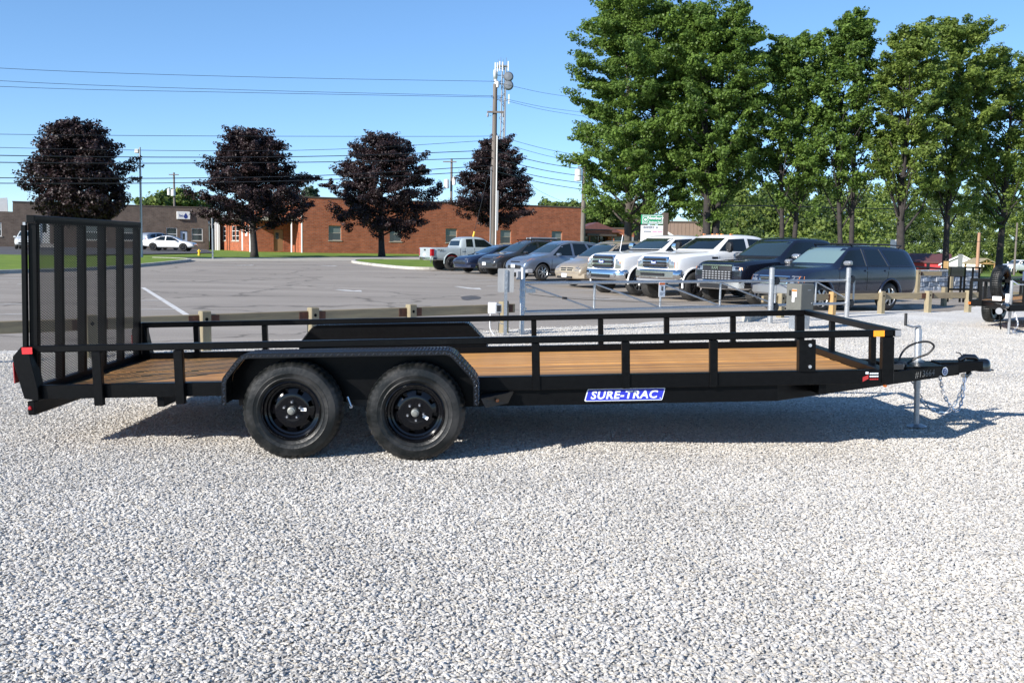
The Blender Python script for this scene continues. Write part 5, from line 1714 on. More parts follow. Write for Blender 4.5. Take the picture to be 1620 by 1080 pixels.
# sign seen from behind, keypad box and conduit at the gate
c = G(799, 531)
sp = thing('sign_post', 'blank grey back of a sign on a steel channel post by the gate', 'sign', (c.x, c.y, 0), R(8))
MB().box(-.026, .026, -.012, .012, -.1, 1.085).build('post', M['galv'], sp)
M['alu'] = mat('aluminium_back', (0.36, 0.36, 0.355), .5, .35, var=.08, vscale=4)
MB().prism([(-.12, .72), (.12, .72), (.135, .735), (.135, 1.095), (.12, 1.11), (-.12, 1.11), (-.135, 1.095), (-.135, .735)], .0135, .0165).build('sign_plate', M['alu'], sp)
for z in (.78, 1.04): MB().lathe([(0, -.006), (.009, -.005), (.009, .001)], (0, -.0125, z), 8).build('bolt', M['zinc'], sp)
c = G(783, 527)
kb = thing('control_box', 'white weatherproof control box on the last timber guardrail post', 'electrical box', (c.x + .02, c.y - .35, 0), R(20))
MB().box(-.13, .0, -.05, .05, .36, .545).build('enclosure', M['white_plain'], kb, bevel=.012, seg=2)
MB().box(-.035, .07, -.085, .03, .375, .52).build('sensor_head', M['galv_bright'], kb, bevel=.012, seg=2)
MB().box(-.018, .052, -.0905, -.0855, .40, .50).build('lens', M['trim_black'], kb, bevel=.003)
MB().tube(cat3([(-.10, .0, .37), (-.11, -.01, .15), (-.06, -.02, .03), (.02, -.02, -.03)], 5), .009, 6).build('conduit', M['white_plain'], kb, smooth=True)
MB().tube(cat3([(.05, -.02, .38), (.04, -.03, .24), (.10, -.04, .19), (.17, -.03, .24), (.17, -.02, .36)], 5), .008, 6).build('conduit', M['decal_grey'], kb, smooth=True)
MB().tube(cat3([(.13, 0, -.02), (.3, .0, .03), (.46, .05, .12), (.52, .1, .40)], 5), .008, 6).build('conduit', M['decal_grey'], kb, smooth=True)
MB().box(.16, .22, .0, .06, .46, .57).build('junction_box', M['black_plastic'], kb, bevel=.004)

# ------------------------------------------------------------------ stone wall, built block by block
M['stone_wall'] = mat('wall_stone', (0.50, 0.52, 0.55), 0.85, col2=(0.20, 0.22, 0.25), vscale=5, bump=0.8, bscale=12, randobj=0.3, detail=7)
M['mortar'] = mat('mortar', (0.13, 0.13, 0.13), 0.9)
a, b = D(1447, 458, 38.5), D(1548, 456, 41.5)
dv = Vector((b.x - a.x, b.y - a.y, 0)); Lw = dv.length
sw = thing('stone_wall', 'low retaining wall of rough grey stone blocks by the guardrail', 'wall', (a.x, a.y, -0.05), math.atan2(dv.y, dv.x))
H_ = 0.78
MB().box(0.02, Lw - 0.02, 0.04, 0.5, 0, H_ - .04).build('core', M['mortar'], sw)
rs = random.Random(9)
z = 0.0
while z < H_ - 0.05:
    hh = 0.19 if z < H_ - .3 else H_ - z
    x = -rs.uniform(0, .15)
    while x < Lw:
        ww = rs.uniform(.24, .48)
        x1 = min(Lw, x + ww)
        if x1 - max(0, x) > .08:
            bx = MB().box(max(0, x) + .008, x1 - .008, -rs.uniform(0, .045), .3, z + .008, z + hh - .008)
            bx.v = [(p[0] + rs.uniform(-.015, .015), p[1] + rs.uniform(-.02, .02), p[2] + rs.uniform(-.012, .012)) for p in bx.v]
            bx.build('stone', M['stone_wall'], sw, bevel=.02)
        x = x1
    z += hh
for k in range(6):
    x0, x1 = Lw * k / 6, Lw * (k + 1) / 6
    MB().box(x0 + .01, x1 - .01, -.06, .52, H_ + .002, H_ + .07).build('cap_stone', mat('cap_stone', (.36, .37, .37), .85, var=.25, bump=.5) if k == 0 else bpy.data.materials['cap_stone'], sw, bevel=.015)

# log rail fence beyond the wall
c0, c1 = D(1436, 428, 46), D(1496, 429, 48)
lf = thing('rail_fence', 'two-post wooden fence with dark rails in front of the red barn', 'fence', (c0.x, c0.y, gz(c0.x, c0.y)))
v = c1 - c0
for k in (0, 1):
    MB().box(-.09 + v.x * k, .09 + v.x * k, -.09 + v.y * k, .09 + v.y * k, -.3, 1.15 - .12 * k).build('post', M['timber_orange'], lf, bevel=.01)
for z in (.78, .45):
    MB().tube([(0, -.1, z), (v.x, v.y - .1, z - .14)], .05, 6).build('rail', M['black_satin'], lf)
MB().box(v.x * .5 - .06, v.x * .5 + .06, v.y * .5 - .14, v.y * .5 - .02, .2, .95).build('strut', M['black_satin'], lf)

# ------------------------------------------------------------------ neighbouring trailers at the right edge
def small_trailer(loc, rz, label):
    t_ = thing('utility_trailer', label, 'trailer', loc, rz)
    BS_ = M['black_steel']
    def b_(nm, mb, mt=BS_, smooth=False, bev=0.0): return mb.build(nm, mt, t_, smooth=smooth, bevel=bev)
    # tongue points to -y; origin under the coupler
    b_('tongue_beam', MB().beam((-.75, 1.5, .50), (-.04, .12, .50), .06, .12)); b_('tongue_beam', MB().beam((.75, 1.5, .50), (.04, .12, .50), .06, .12))
    b_('coupler', MB().tube([(0, .2, .52), (0, -.02, .54), (0, -.08, .53)], [.07, .06, .045], 12), M['black_gloss'], True)
    b_('jack', MB().lathe([(0, 1.0), (.03, 1.0), (.03, .35), (.024, .34), (.024, .01), (.08, 0), (0, 0)], (0, .42, 0), 16, 'z'), M['galv_bright'], True)
    b_('crank', MB().tube([(0, .42, 1.0), (.12, .38, .93), (.3, .36, .93), (.3, .36, .99)], .012, 6), M['zinc'], True)
    b_('safety_chain', chain([(-.1, .25, .45), (-.12, .2, .25), (-.08, .18, .1), (-.1, .15, .3)], 16)); b_('safety_chain', chain([(.1, .25, .45), (.2, .2, .2), (.12, .2, .06), (.25, .1, .04)], 16), M['zinc'])
    b_('front_rail', MB().box(-1.02, 1.02, 1.5, 1.55, .93, .99)); b_('front_frame', MB().box(-1.02, 1.02, 1.5, 1.56, .44, .56))
    for x in (-1.0, -.82, -.02, .40, .98): b_('post', MB().box(x - .03, x + .03, 1.505, 1.545, .56, .93))
    for s_ in (-1, 1):
        b_('side_frame', MB().box(s_ * 1.0 - .03, s_ * 1.0 + .03, 1.56, 6.5, .44, .56)); b_('side_rail', MB().box(s_ * 1.0 - .025, s_ * 1.0 + .025, 1.55, 6.5, .935, .985))
        for y in (2.6, 3.6, 4.6, 5.6): b_('post', MB().box(s_ * 1.0 - .03, s_ * 1.0 + .03, y - .03, y + .03, .56, .935))
        b_('fender', MB().prism([(3.2, .45), (3.35, .78), (4.6, .78), (4.75, .45), (4.7, .45), (4.57, .75), (3.38, .75), (3.25, .45)], s_ * 1.02, s_ * 1.27, 'x'), M['black_plate'])
        for y in (3.6, 4.36):
            wo_ = link('wheel', tm, t_, (s_ * 1.0 - s_ * .0, y, .35), (0, 0, math.pi / 2 if s_ > 0 else -math.pi / 2))
            link('rim', rm, wo_)
    nbd = 10
    for k in range(nbd):
        wd = 1.92 / nbd
        b_('deck_board', MB().box(-.96 + wd * k + .004, -.96 + wd * (k + 1) - .004, 1.57, 6.45, .505, .545), M['deck'])
    # spare wheel on the front rail
    sw_ = link('spare_wheel', tm, t_, (-.55, 1.42, .98), (0, 0, 0)); sw_.location = (-.62, 1.60, 0.93); sw_.rotation_euler = (0, 0, R(84))
    link('rim', rm, sw_)
    b_('winch_panel', MB().box(-.05, .38, 1.42, 1.5, .98, 1.16), mat('blue_panel', (.03, .05, .11), .4))
    b_('licence_tag', MB().box(-.40, -.24, .75, .76, .60, .68), M['white_plain']); b_('paper_tag', MB().box(-.16, -.08, .70, .71, .58, .74), M['white_plain'])
    b_('marker_light', MB().box(-1.03, -.98, 1.485, 1.50, .47, .52), M['amber_lens'])
    b_('reflector', MB().lathe([(0, -.01), (.06, -.008), (.06, .01)], (-.10, .06, .44), 16), M['decal_grey'], True)
    b_('strap', MB().beam((.55, 2.2, .9), (1.0, 2.4, 1.08), .05, .02), M['decal_red'])
    for k in range(2):
        b_('ramp', MB().beam((.35 + .55 * k, 2.5, .98), (.62 + .55 * k, 3.6, 1.62), .4, .05))
    return t_
c = G(1590, 528)
small_trailer((c.x - .22, c.y - .35, 0), R(-40), 'black utility trailer with spare wheel and galvanised jack at the right edge')
c = D(1520, 488, 30)
t2 = thing('equipment_rack', 'black upright steel frame with dark box standing before the stone wall', 'rack', (c.x, c.y, 0))
MB().box(-.42, .0, -.1, .1, .78, 1.08).build('box', M['black_gloss'], t2, bevel=.02)
for x in (-.42, -.05, .06, .30, .5): MB().box(x - .022, x + .022, -.03, .03, .0, 1.08 if x > -.1 else .78).build('upright', M['black_steel'], t2)
MB().box(-.44, .55, -.035, .035, .36, .42).build('crossbar', M['black_steel'], t2)
MB().box(.03, .53, -.035, .035, 1.04, 1.085).build('top_bar', M['black_steel'], t2)
# ------------------------------------------------------------------ buildings
def brick_mat(name, c1, c2, mortar, scale=1.0):
    mt = bpy.data.materials.new(name)
    mt.use_nodes = True
    n, l = mt.node_tree.nodes, mt.node_tree.links
    bs = n['Principled BSDF']
    bs.inputs['Roughness'].default_value = 0.85
    bs.inputs['Specular IOR Level'].default_value = 0.2
    tc = n.new('ShaderNodeTexCoord')
    sp_ = n.new('ShaderNodeSeparateXYZ')
    l.new(tc.outputs['Object'], sp_.inputs[0])
    ad = n.new('ShaderNodeMath'); ad.operation = 'ADD'
    l.new(sp_.outputs[0], ad.inputs[0]); l.new(sp_.outputs[1], ad.inputs[1])
    cb_ = n.new('ShaderNodeCombineXYZ')
    l.new(ad.outputs[0], cb_.inputs[0]); l.new(sp_.outputs[2], cb_.inputs[1])
    br = n.new('ShaderNodeTexBrick')
    br.inputs['Scale'].default_value = scale
    br.inputs['Brick Width'].default_value = 0.42
    br.inputs['Row Height'].default_value = 0.15
    br.inputs['Mortar Size'].default_value = 0.02
    br.inputs['Color1'].default_value = (*c1, 1)
    br.inputs['Color2'].default_value = (*c2, 1)
    br.inputs['Mortar'].default_value = (*mortar, 1)
    l.new(cb_.outputs[0], br.inputs['Vector'])
    nz = n.new('ShaderNodeTexNoise')
    nz.inputs['Scale'].default_value = 1.3
    nz.inputs['Detail'].default_value = 8
    nz.inputs['Roughness'].default_value = 0.7
    l.new(tc.outputs['Object'], nz.inputs['Vector'])
    mr = n.new('ShaderNodeMapRange')
    mr.inputs['From Min'].default_value = 0.3
    mr.inputs['From Max'].default_value = 0.7
    mr.inputs['To Min'].default_value = 0.72
    mr.inputs['To Max'].default_value = 1.25
    l.new(nz.outputs['Fac'], mr.inputs['Value'])
    sc_ = n.new('ShaderNodeVectorMath'); sc_.operation = 'SCALE'
    l.new(br.outputs['Color'], sc_.inputs[0]); l.new(mr.outputs[0], sc_.inputs['Scale'])
    l.new(sc_.outputs[0], bs.inputs['Base Color'])
    bp = n.new('ShaderNodeBump'); bp.inputs['Strength'].default_value = 0.6; bp.inputs['Distance'].default_value = 0.02
    bp.invert = True
    l.new(br.outputs['Fac'], bp.inputs['Height']); l.new(bp.outputs['Normal'], bs.inputs['Normal'])
    return mt
M['brick_red'] = brick_mat('brick_red', (0.45, 0.128, 0.056), (0.31, 0.085, 0.04), (0.30, 0.155, 0.105))
M['brick_tan'] = brick_mat('brick_brown', (0.155, 0.115, 0.092), (0.125, 0.092, 0.075), (0.15, 0.125, 0.105))
M['pane'] = mat('window_pane', (0.018, 0.026, 0.03), 0.06, spec=0.9)
M['pane_blind'] = mat('window_blind', (0.16, 0.19, 0.18), 0.3, spec=0.8)
M['frame_white'] = mat('frame_white', (0.72, 0.72, 0.70), 0.5)
M['coping'] = mat('coping', (0.10, 0.075, 0.06), 0.6)
M['sill'] = mat('stone_sill', (0.40, 0.36, 0.29), 0.8)
M['roof_flat'] = mat('flat_roof', (0.25, 0.25, 0.25), 0.9)
M['door_tan'] = mat('door_tan', (0.30, 0.17, 0.085), 0.5)
M['door_blue'] = mat('door_pale_blue', (0.42, 0.50, 0.62), 0.5)
M['stucco'] = mat('stucco_cream', (0.52, 0.36, 0.22), 0.85, var=.08, vscale=1)
M['stucco_red'] = mat('stucco_orange', (0.30, 0.105, 0.055), 0.85, var=.1, vscale=1)
M['metal_brown'] = mat('ribbed_metal_brown', (0.235, 0.165, 0.125), 0.6, var=.06, vscale=1)
M['roof_red'] = mat('roof_maroon', (0.115, 0.045, 0.042), 0.6, var=.15, vscale=3)
M['barn_red'] = mat('barn_red', (0.42, 0.028, 0.035), 0.6, var=.12, vscale=2)
M['siding_white'] = mat('siding_white', (0.66, 0.66, 0.64), 0.6, var=.06, vscale=2)

def wall(mb, L_, H, th, ops, x0=0.0, zb=-0.6):
    """Front wall with real openings, in the x-z plane from y=0 to th."""
    xs = sorted({x0, L_} | {o[0] for o in ops} | {o[1] for o in ops})
    for a, b in zip(xs[:-1], xs[1:]):
        here = [o for o in ops if o[0] <= a + 1e-6 and o[1] >= b - 1e-6]
        z = zb
        for o in sorted(here, key=lambda o: o[2]):
            if o[2] > z + 1e-3: mb.box(a, b, 0, th, z, o[2])
            z = o[3]
        if z < H: mb.box(a, b, 0, th, z, H)
    return mb

def sash(root, x0, x1, z0, z1, y=0.10, mt=None, frame=None, bars_=1, sill=True, M4=None):
    T_ = (lambda mb: moved(mb, M4)) if M4 else (lambda mb: mb)
    f = 0.06
    fr = MB().box(x0, x0 + f, y - .03, y + .03, z0, z1).box(x1 - f, x1, y - .03, y + .03, z0, z1).box(x0 + f, x1 - f, y - .03, y + .03, z0, z0 + f).box(x0 + f, x1 - f, y - .03, y + .03, z1 - f, z1)
    for k in range(bars_):
        zz = z0 + (z1 - z0) * (k + 1) / (bars_ + 1)
        fr.box(x0 + f, x1 - f, y - .028, y + .028, zz - .03, zz + .03)
    w_o = T_(fr).build('window', frame or M['frame_white'], root)
    nb_ = bars_ + 1
    for k in range(nb_):
        a = z0 + (z1 - z0) * k / nb_ + .03; b = z0 + (z1 - z0) * (k + 1) / nb_ - .03
        T_(MB().box(x0 + .05, x1 - .05, y - .008, y + .008, a, b)).build('pane', (mt if k == nb_ - 1 and mt else M['pane']), w_o)
    if sill: T_(MB().box(x0 - .06, x1 + .06, -.05, y + .05, z0 - .1, z0 - .002)).build('sill', M['sill'], w_o)
    return w_o

def line_t(A, U, px, py=380):
    d = ray(px, py)
    return (d.x * A.y - d.y * A.x) / (U.x * d.y - U.y * d.x)

A = D(478, 398, 100); A.z = 0
bld = thing('brick_building', 'long red brick building with flat roof and small windows behind the maples', 'building', (A.x, A.y, gz(A.x, A.y)), SITE)
BH, BL = 5.45, 33.0
cx = [line_t(A, E1, p) for p in (530, 626, 714, 800, 881)]
ops = [(c_ - .68, c_ + .68, 1.22, 2.72) for c_ in cx]
W_ = MB(); wall(W_, BL, BH, .3, ops)
W_.box(0, .3, .3, 22, -.6, BH).box(BL - .3, BL, .3, 22, -.6, BH).box(.3, BL - .3, 21.7, 22, -.6, BH)
W_.build('wall', M['brick_red'], bld)
MB().box(.3, BL - .3, .3, 21.7, BH - .5, BH - .3).build('roof', M['roof_flat'], bld)
MB().box(-.05, BL + .05, -.05, .36, BH + .002, BH + .14).box(-.05, .36, .362, 22.05, BH + .002, BH + .14).box(BL - .36, BL + .05, .362, 22.05, BH + .002, BH + .14).build('coping', M['coping'], bld)
for o in ops: sash(bld, *o[:4], y=.16, mt=M['pane_blind'], frame=M['sill'])
MB().box(-.02, .0, -.012, .32, -.5, BH - .02).box(-.02, .03, -.014, -.002, -.5, BH - .03).build('corner_trim', M['frame_white'], bld)
# left wing, set back, with entrance, canopy, white columns and side windows
s0 = 3.8
WL = line_t(A + E2 * s0, E1, 399)
WH = 3.55
wg = MB()
dx0, dx1 = line_t(A + E2 * s0, E1, 433), line_t(A + E2 * s0, E1, 448.5)
wf = wall(MB(), -0.02, WH, .3, [(dx0, dx1, 0.0, 2.25)], WL)
wf.v = [(x, y + s0, z) for x, y, z in wf.v]
wf.build('wing_wall', M['brick_red'], bld)
dr = MB().box(dx0 + .03, dx1 - .03, s0 + .12, s0 + .17, 0.0, 2.22).build('door', M['door_tan'], bld)
MB().box(dx0 + .22, dx0 + .55, s0 + .112, s0 + .118, 1.25, 1.9).build('pane', M['pane'], dr)
MB().box(WL - .7, -.03, s0 - 2.6, s0 - .02, WH - .45, WH - .12).build('canopy', M['sill'], bld)
MB().box(WL - .1, 0, s0 + .3, 26, WH - .3, WH - .12).build('wing_roof', M['roof_flat'], bld)
for px_ in (461.5, 402, 396.5):
    t_ = line_t(A + E2 * (s0 - 2.4), E1, px_)
    MB().cyl((t_, s0 - 2.4, -.3), (t_, s0 - 2.4, WH - .452), .09 if px_ > 450 else .13, 12).build('column', M['frame_white'], bld, smooth=True)
# side wall facing left, lit by the sun
S4 = Matrix.Translation((WL, s0, 0)) @ Matrix.Rotation(math.pi / 2, 4, 'Z') @ Matrix.Scale(-1, 4, (0, 1, 0))
sops = [(5.2, 7.0, 1.0, 2.6), (7.3, 9.1, 1.0, 2.6), (12.5, 14.3, 1.0, 2.6), (18.5, 19.8, .9, 2.6)]
sd = [(3.2, 4.2, 0.0, 2.3)]
sw_ = wall(MB(), 23, WH, .28, sops + sd, .002)
moved(sw_, Matrix.Translation((WL - .29, s0, 0)) @ Matrix.Rotation(math.pi / 2, 4, 'Z') @ Matrix.Scale(-1, 4, (0, 1, 0)))
sw_.build('side_wall', M['brick_red'], bld)
SM = Matrix.Translation((WL - .29, s0, 0)) @ Matrix.Rotation(math.pi / 2, 4, 'Z') @ Matrix.Scale(-1, 4, (0, 1, 0))
for o in sops: sash(bld, *o, y=.08, bars_=2, M4=SM)
moved(MB().box(3.24, 4.16, .06, .1, 0, 2.27), SM).build('door', M['frame_white'], bld)
moved(MB().box(.9, 1.9, -.03, -.005, 1.5, 2.6), SM).build('notice_board', M['frame_white'], bld)
moved(MB().box(-.1, 23, -.55, -.002, WH - .3, WH + .12), SM).build('fascia', M['frame_white'], bld)
for u in (9.8, 11.2, 16.5, 19):
    moved(MB().box(u, u + .3, -1.4, -1.15, -.3, WH - .3), SM).build('porch_column', M['frame_white'], bld)
moved(MB().box(14.5, 21, -2.4, -.56, 2.75, 2.92), SM).build('porch_roof', M['frame_white'], bld)
for px_, hh in ((833, 1.1), (842, 1.5)):
    t_ = line_t(A - E2 * 1.2, E1, px_)
    q = A - E2 * 1.2 + E1 * t_
    hv = thing('hvac_unit', 'white boxy air conditioning unit against the brick wall, %s one' % ('smaller' if hh < 1.3 else 'larger'), 'hvac unit', (q.x, q.y, gz(q.x, q.y)), SITE)
    MB().box(-.5, .5, -.4, .4, -.2, hh).build('casing', M['frame_white'], hv, bevel=.03)
    MB().lathe([(0, hh + .001), (.3, hh + .001), (.3, hh + .06), (0, hh + .06)], n=16, axis='z').build('fan_grille', M['decal_grey'], hv)
    for k in range(5): MB().box(-.42, .42, -.412, -.402, .1 + .16 * k, .2 + .16 * k).build('louvre', M['decal_grey'], hv)

# low brick entrance at the far end, cream block and brown shed beyond
q = A + E1 * (BL + .05) + E2 * 2
le = thing('brick_entrance', 'low red brick entrance block with dark glazed door at the far end', 'building', (q.x, q.y, gz(q.x, q.y)), SITE)
x1 = line_t(q, E1, 968)
wall(MB(), x1, 3.0, .3, [(x1 * .25, x1 * .9, 0.0, 2.25)]).box(0, x1, .3, 12, 2.6, 2.8).box(x1 - .3, x1, .3, 12, -.5, 3.0).build('wall', M['brick_red'], le)
MB().box(-.0, x1 + .05, -.06, .34, 3.002, 3.12).build('coping', M['coping'], le)
MB().box(x1 * .25, x1 * .9, .6, .66, 0, 2.25).build('glazing', M['pane'], le)
for k in (0, .33, .66, 1): MB().box(x1 * (.25 + .64 * k), x1 * (.25 + .64 * k) + .06, .5, .59, 0, 2.25).build('mullion', M['coping'], le)
for k in (.3, .93): MB().cyl((x1 * k, -1.0, -.2), (x1 * k, -1.0, 2.3), .08, 8).build('column', M['brick_red'], le)
MB().box(x1 * .22, x1 * .98, -1.2, -.08, 2.3, 2.55).build('canopy', M['coping'], le)

def box_house(label, pxa, pxb, ytop, depth, mt, ang=SITE, h_extra=0, ribs=False, z_base=None, dp=10):
    a_ = D(pxa, 390, depth); U = Vector((math.cos(ang), math.sin(ang), 0)); a0 = Vector((a_.x, a_.y, 0))
    L_ = line_t(a0, U, pxb)
    top = D(pxa, ytop, depth).z
    zb_ = gz(a0.x, a0.y) if z_base is None else z_base
    t_ = thing('commercial_building', label, 'building', (a0.x, a0.y, zb_), ang)
    MB().box(0, L_, 0, dp, -1, top - zb_).build('wall', mt, t_)
    MB().box(-.1, L_ + .1, -.1, dp + .1, top - zb_ + .002, top - zb_ + .22).build('roof_edge', M['coping'], t_)
    if ribs:
        rb = MB()
        n_ = int(L_ / .5)
        for k in range(n_): rb.box(k * .5 + .2, k * .5 + .26, -.035, -.002, -.5, top - zb_ - .02)
        rb.build('rib', mt, t_)['kind'] = 'stuff'
    return t_, L_, top - zb_
t_, L_, hh = box_house('cream stucco commercial block beyond the brick entrance', 922, 976, 351, 165, M['stucco'], R(8))
t_, L_, hh = box_house('brown ribbed metal building seen between the maple trunks', 1050, 1166, 352, 130, M['metal_brown'], R(-4), ribs=True)
MB().prism([(L_ * .02, hh * .72), (L_ * .20, hh * .50), (L_ * .20, hh * .44), (L_ * .02, hh * .65)], -3, -.05).build('porch_roof', M['frame_white'], t_)
t_, L_, hh = box_house('orange rendered building with grey shutter and low maroon gable', 958, 1003, 362, 150, M['stucco_red'], R(8))
MB().box(L_ * .2, L_ * .98, -.08, -.01, 0, 2.6).build('shutter', M['decal_grey'], t_)
MB().add([(-6, -3, hh - .6), (2, -3, hh - .6), (-2, -3, hh + .9), (-6, 3, hh - .6), (2, 3, hh - .6), (-2, 3, hh + .9)], [(0, 1, 2), (3, 5, 4), (0, 2, 5, 3), (1, 4, 5, 2)]).build('gable_roof', M['roof_red'], t_)
t_, L_, hh = box_house('brown ribbed upper storey block beyond the cream building', 975, 1012, 348, 168, M['metal_brown'], R(8), ribs=True)

# tan-brown brick building on the left
Bq = D(330, 393, 112); Bq.z = 0
TB0 = Bq - E1 * 36
tb_ = thing('brick_building', 'brown brick workshop building with white sign, behind the leftmost maple', 'building', (TB0.x, TB0.y, gz(TB0.x, TB0.y) - .1), SITE)
f_ = lambda p: line_t(TB0, E1, p)
xs_step = f_(22)
ops = [(f_(271.5) - .55, f_(271.5) + .6, 1.05, 2.45), (f_(312) - .6, f_(312) + .6, 1.05, 2.45), (f_(285), f_(297), 0.0, 2.15), (f_(151) - 1.4, f_(151) + 1.1, .95, 2.6), (f_(204) - 1.1, f_(204) + 1.1, .95, 2.6), (f_(63), f_(79), .5, 2.9), (f_(0) - .8, f_(3), 1.2, 2.6)]
wall(MB(), 36, 4.75, .3, [o for o in ops if o[0] > xs_step], xs_step).box(35.7, 36, .3, 20, -.6, 4.75).box(xs_step, xs_step + .3, .3, 20, -.6, 4.75).build('wall', M['brick_tan'], tb_)
wall(MB(), xs_step - .002, 3.75, .3, [o for o in ops if o[0] < xs_step]).build('low_wall', M['brick_tan'], tb_)
MB().box(xs_step + .3, 35.7, .3, 20, 4.2, 4.4).box(0, xs_step, .3, 20, 3.2, 3.4).build('roof', M['roof_flat'], tb_)
MB().box(xs_step - .04, 36.05, -.05, .34, 4.752, 4.86).build('coping', M['coping'], tb_)
MB().box(xs_step - 16, xs_step - 1, 8, 18, 3.402, 3.5).add([(xs_step - 16, 6, 3.5), (xs_step - .5, 6, 3.5), (xs_step - .5, 6, 5.4), (xs_step - 9, 6, 3.5 + .01), (xs_step - 16, 18, 3.5), (xs_step - .5, 18, 3.5), (xs_step - .5, 18, 5.4)], [(0, 1, 2), (4, 6, 5), (0, 2, 6, 4), (1, 5, 6, 2)]).build('metal_roof', M['siding_white'], tb_)
for i, o in enumerate(ops):
    if i == 2 or i == 5:
        d_ = MB().box(o[0] + .04, o[1] - .04, .08, .13, o[2], o[3] - .04).build('door', M['door_blue'] if i == 2 else M['frame_white'], tb_)
        MB().box(o[0] + .3, o[1] - .3, .07, .078, o[2] + 1.15, o[3] - .3).build('pane', M['pane'], d_)
    else:
        sash(tb_, *o, y=.08, bars_=1, mt=None if i < 2 else M['pane_blind'])
for k in range(3): MB().box(f_(60) - .4, f_(82) + .4, -.35 * (3 - k), -.003, -.3, .15 * (k + 1)).build('step', M['kerb'], tb_)
sx0, sx1 = f_(280), f_(301)
sg_ = MB().box(sx0, sx1, -.22, -.002, 3.42, 4.28).build('wall_sign', M['frame_white'], tb_, bevel=.03)
sc_x = sx0 + (sx1 - sx0) * .66
MB().prism([(sc_x + .22 * math.sin(t) * (1 if z_ < .5 else 1), 3.72 + .22 * -math.cos(t)) if t_i < 7 else (sc_x, 4.15) for t_i, (t, z_) in enumerate([(-1.9 + .63 * k, 0) for k in range(7)] + [(0, 1)])], -.232, -.221).build('drop_emblem', M['decal_navy'], sg_)
moved(text_mb('ho', .42, .01, .008), Matrix.Translation((sx0 + (sx1 - sx0) * .33, -.226, 3.82))).build('lettering', M['decal_navy'], sg_)

# ------------------------------------------------------------------ business park sign
c = D(1031, 372, 44); 
ps = thing('roadside_sign', 'green and white roadside sign with letter board on a dark pylon', 'sign', (c.x, c.y, gz(c.x, c.y)), R(10))
zt = D(1031, 340, 44).z - gz(c.x, c.y); zl = D(1031, 355.5, 44).z - gz(c.x, c.y); zb_ = D(1031, 372, 44).z - gz(c.x, c.y)
hw_ = .49
gp_ = MB().box(-hw_, hw_, -.08, .08, zl + .02, zt).build('green_panel', M['decal_green'], ps)
MB().box(-hw_ + .02, hw_ - .02, -.09, -.081, zt - .045, zt - .02).box(-hw_ + .02, hw_ - .02, -.09, -.081, zl + .04, zl + .065).box(-hw_ + .02, -hw_ + .045, -.09, -.081, zl + .065, zt - .045).box(hw_ - .045, hw_ - .02, -.09, -.081, zl + .065, zt - .045).build('border', M['white_plain'], gp_)
mz = (zt + zl) / 2
moved(text_mb('Newbury', .195, .01, .006), Matrix.Translation((.12, -.09, mz + .075))).build('lettering', M['white_plain'], gp_)
moved(text_mb('Business Park', .107, .01, .003), Matrix.Translation((.13, -.09, mz - .10))).build('lettering', M['white_plain'], gp_)
MB().lathe([(.115, -.012), (.135, -.012), (.135, -.002), (.115, -.002)], (-.335, -.08, mz), 20, close=True).lathe([(0, -.011), (.06, -.011), (.06, -.002)], (-.335, -.08, mz), 12).build('emblem', M['white_plain'], gp_)
wp_ = MB().box(-hw_, hw_, -.075, .075, zb_ - .9, zl - .03).build('letter_board', M['white_plain'], ps)
moved(text_mb('BAKERY  A', .14, .01, .004), Matrix.Translation((-.09, -.082, zl - .12))).build('lettering', M['decal_grey'], wp_)
for k, (x0_, x1_) in enumerate(((-.40, -.06), (.0, .2), (.24, .44))):
    MB().box(x0_, x1_, -.0815, -.0755, zl - .33, zl - .28).build('print_line', M['decal_pink'] if k else M['decal_grey'], wp_)
MB().box(-hw_, hw_, -.0805, -.0755, zl - .22, zl - .212).build('track', M['decal_grey'], wp_)
MB().box(hw_ + .002, hw_ + .21, -.15, .15, -.4, zt + .1).build('pylon', M['coping'], ps)
MB().box(-hw_, -hw_ + .1, -.06, .06, -.4, zb_ - .9).build('leg', M['coping'], ps)

# ------------------------------------------------------------------ right background: barn, gable hall, pavilion
def gable(label, name, px0, px1, yb, yr, depth, wallm, roofm, ridge='x', dp=8, eave=.55, cat='building'):
    a_, b_ = D(px0, yb, depth), D(px1, yb, depth)
    L_ = b_.x - a_.x
    top = D((px0 + px1) / 2, yr, depth).z - a_.z
    t_ = thing(name, label, cat, (a_.x, depth, a_.z), -math.atan2(a_.x, depth))
    e_ = top * eave
    if ridge == 'x':
        MB().box(0, L_, 0, dp, -1, e_).build('wall', wallm, t_)
        MB().prism([(-.4, e_ - .05), (dp / 2, top), (dp + .4, e_ - .05), (dp + .4, e_ + .1), (dp / 2, top + .2), (-.4, e_ + .1)], -.3, L_ + .3, 'x').build('roof', roofm, t_)
    else:
        MB().prism([(0, -1), (L_, -1), (L_, e_), (L_ / 2, top - .1), (0, e_)], 0, dp).build('wall', wallm, t_)
        MB().prism([(-.4, e_ - .1), (L_ / 2, top), (L_ + .4, e_ - .1), (L_ + .4, e_ + .1), (L_ / 2, top + .25), (-.4, e_ + .1)], -.4, dp + .4).build('roof', roofm, t_)
    return t_, L_, e_, top
t_, L_, e_, top = gable('red barn with low maroon roof beyond the rail fence', 'barn', 1425, 1496, 430, 402.5, 190, M['barn_red'], M['roof_red'], 'x', 9, .55)
MB().box(L_ * .2, L_ * .8, -.06, -.01, -.2, e_ * .25).build('base_board', M['siding_white'], t_)
gable('white gable-fronted hall to the right of the red barn', 'hall', 1488, 1546, 428, 404.5, 175, M['siding_white'], M['frame_white'], 'y', 10, .35)
a_, b_ = D(1546, 428, 150), D(1573, 428, 150)
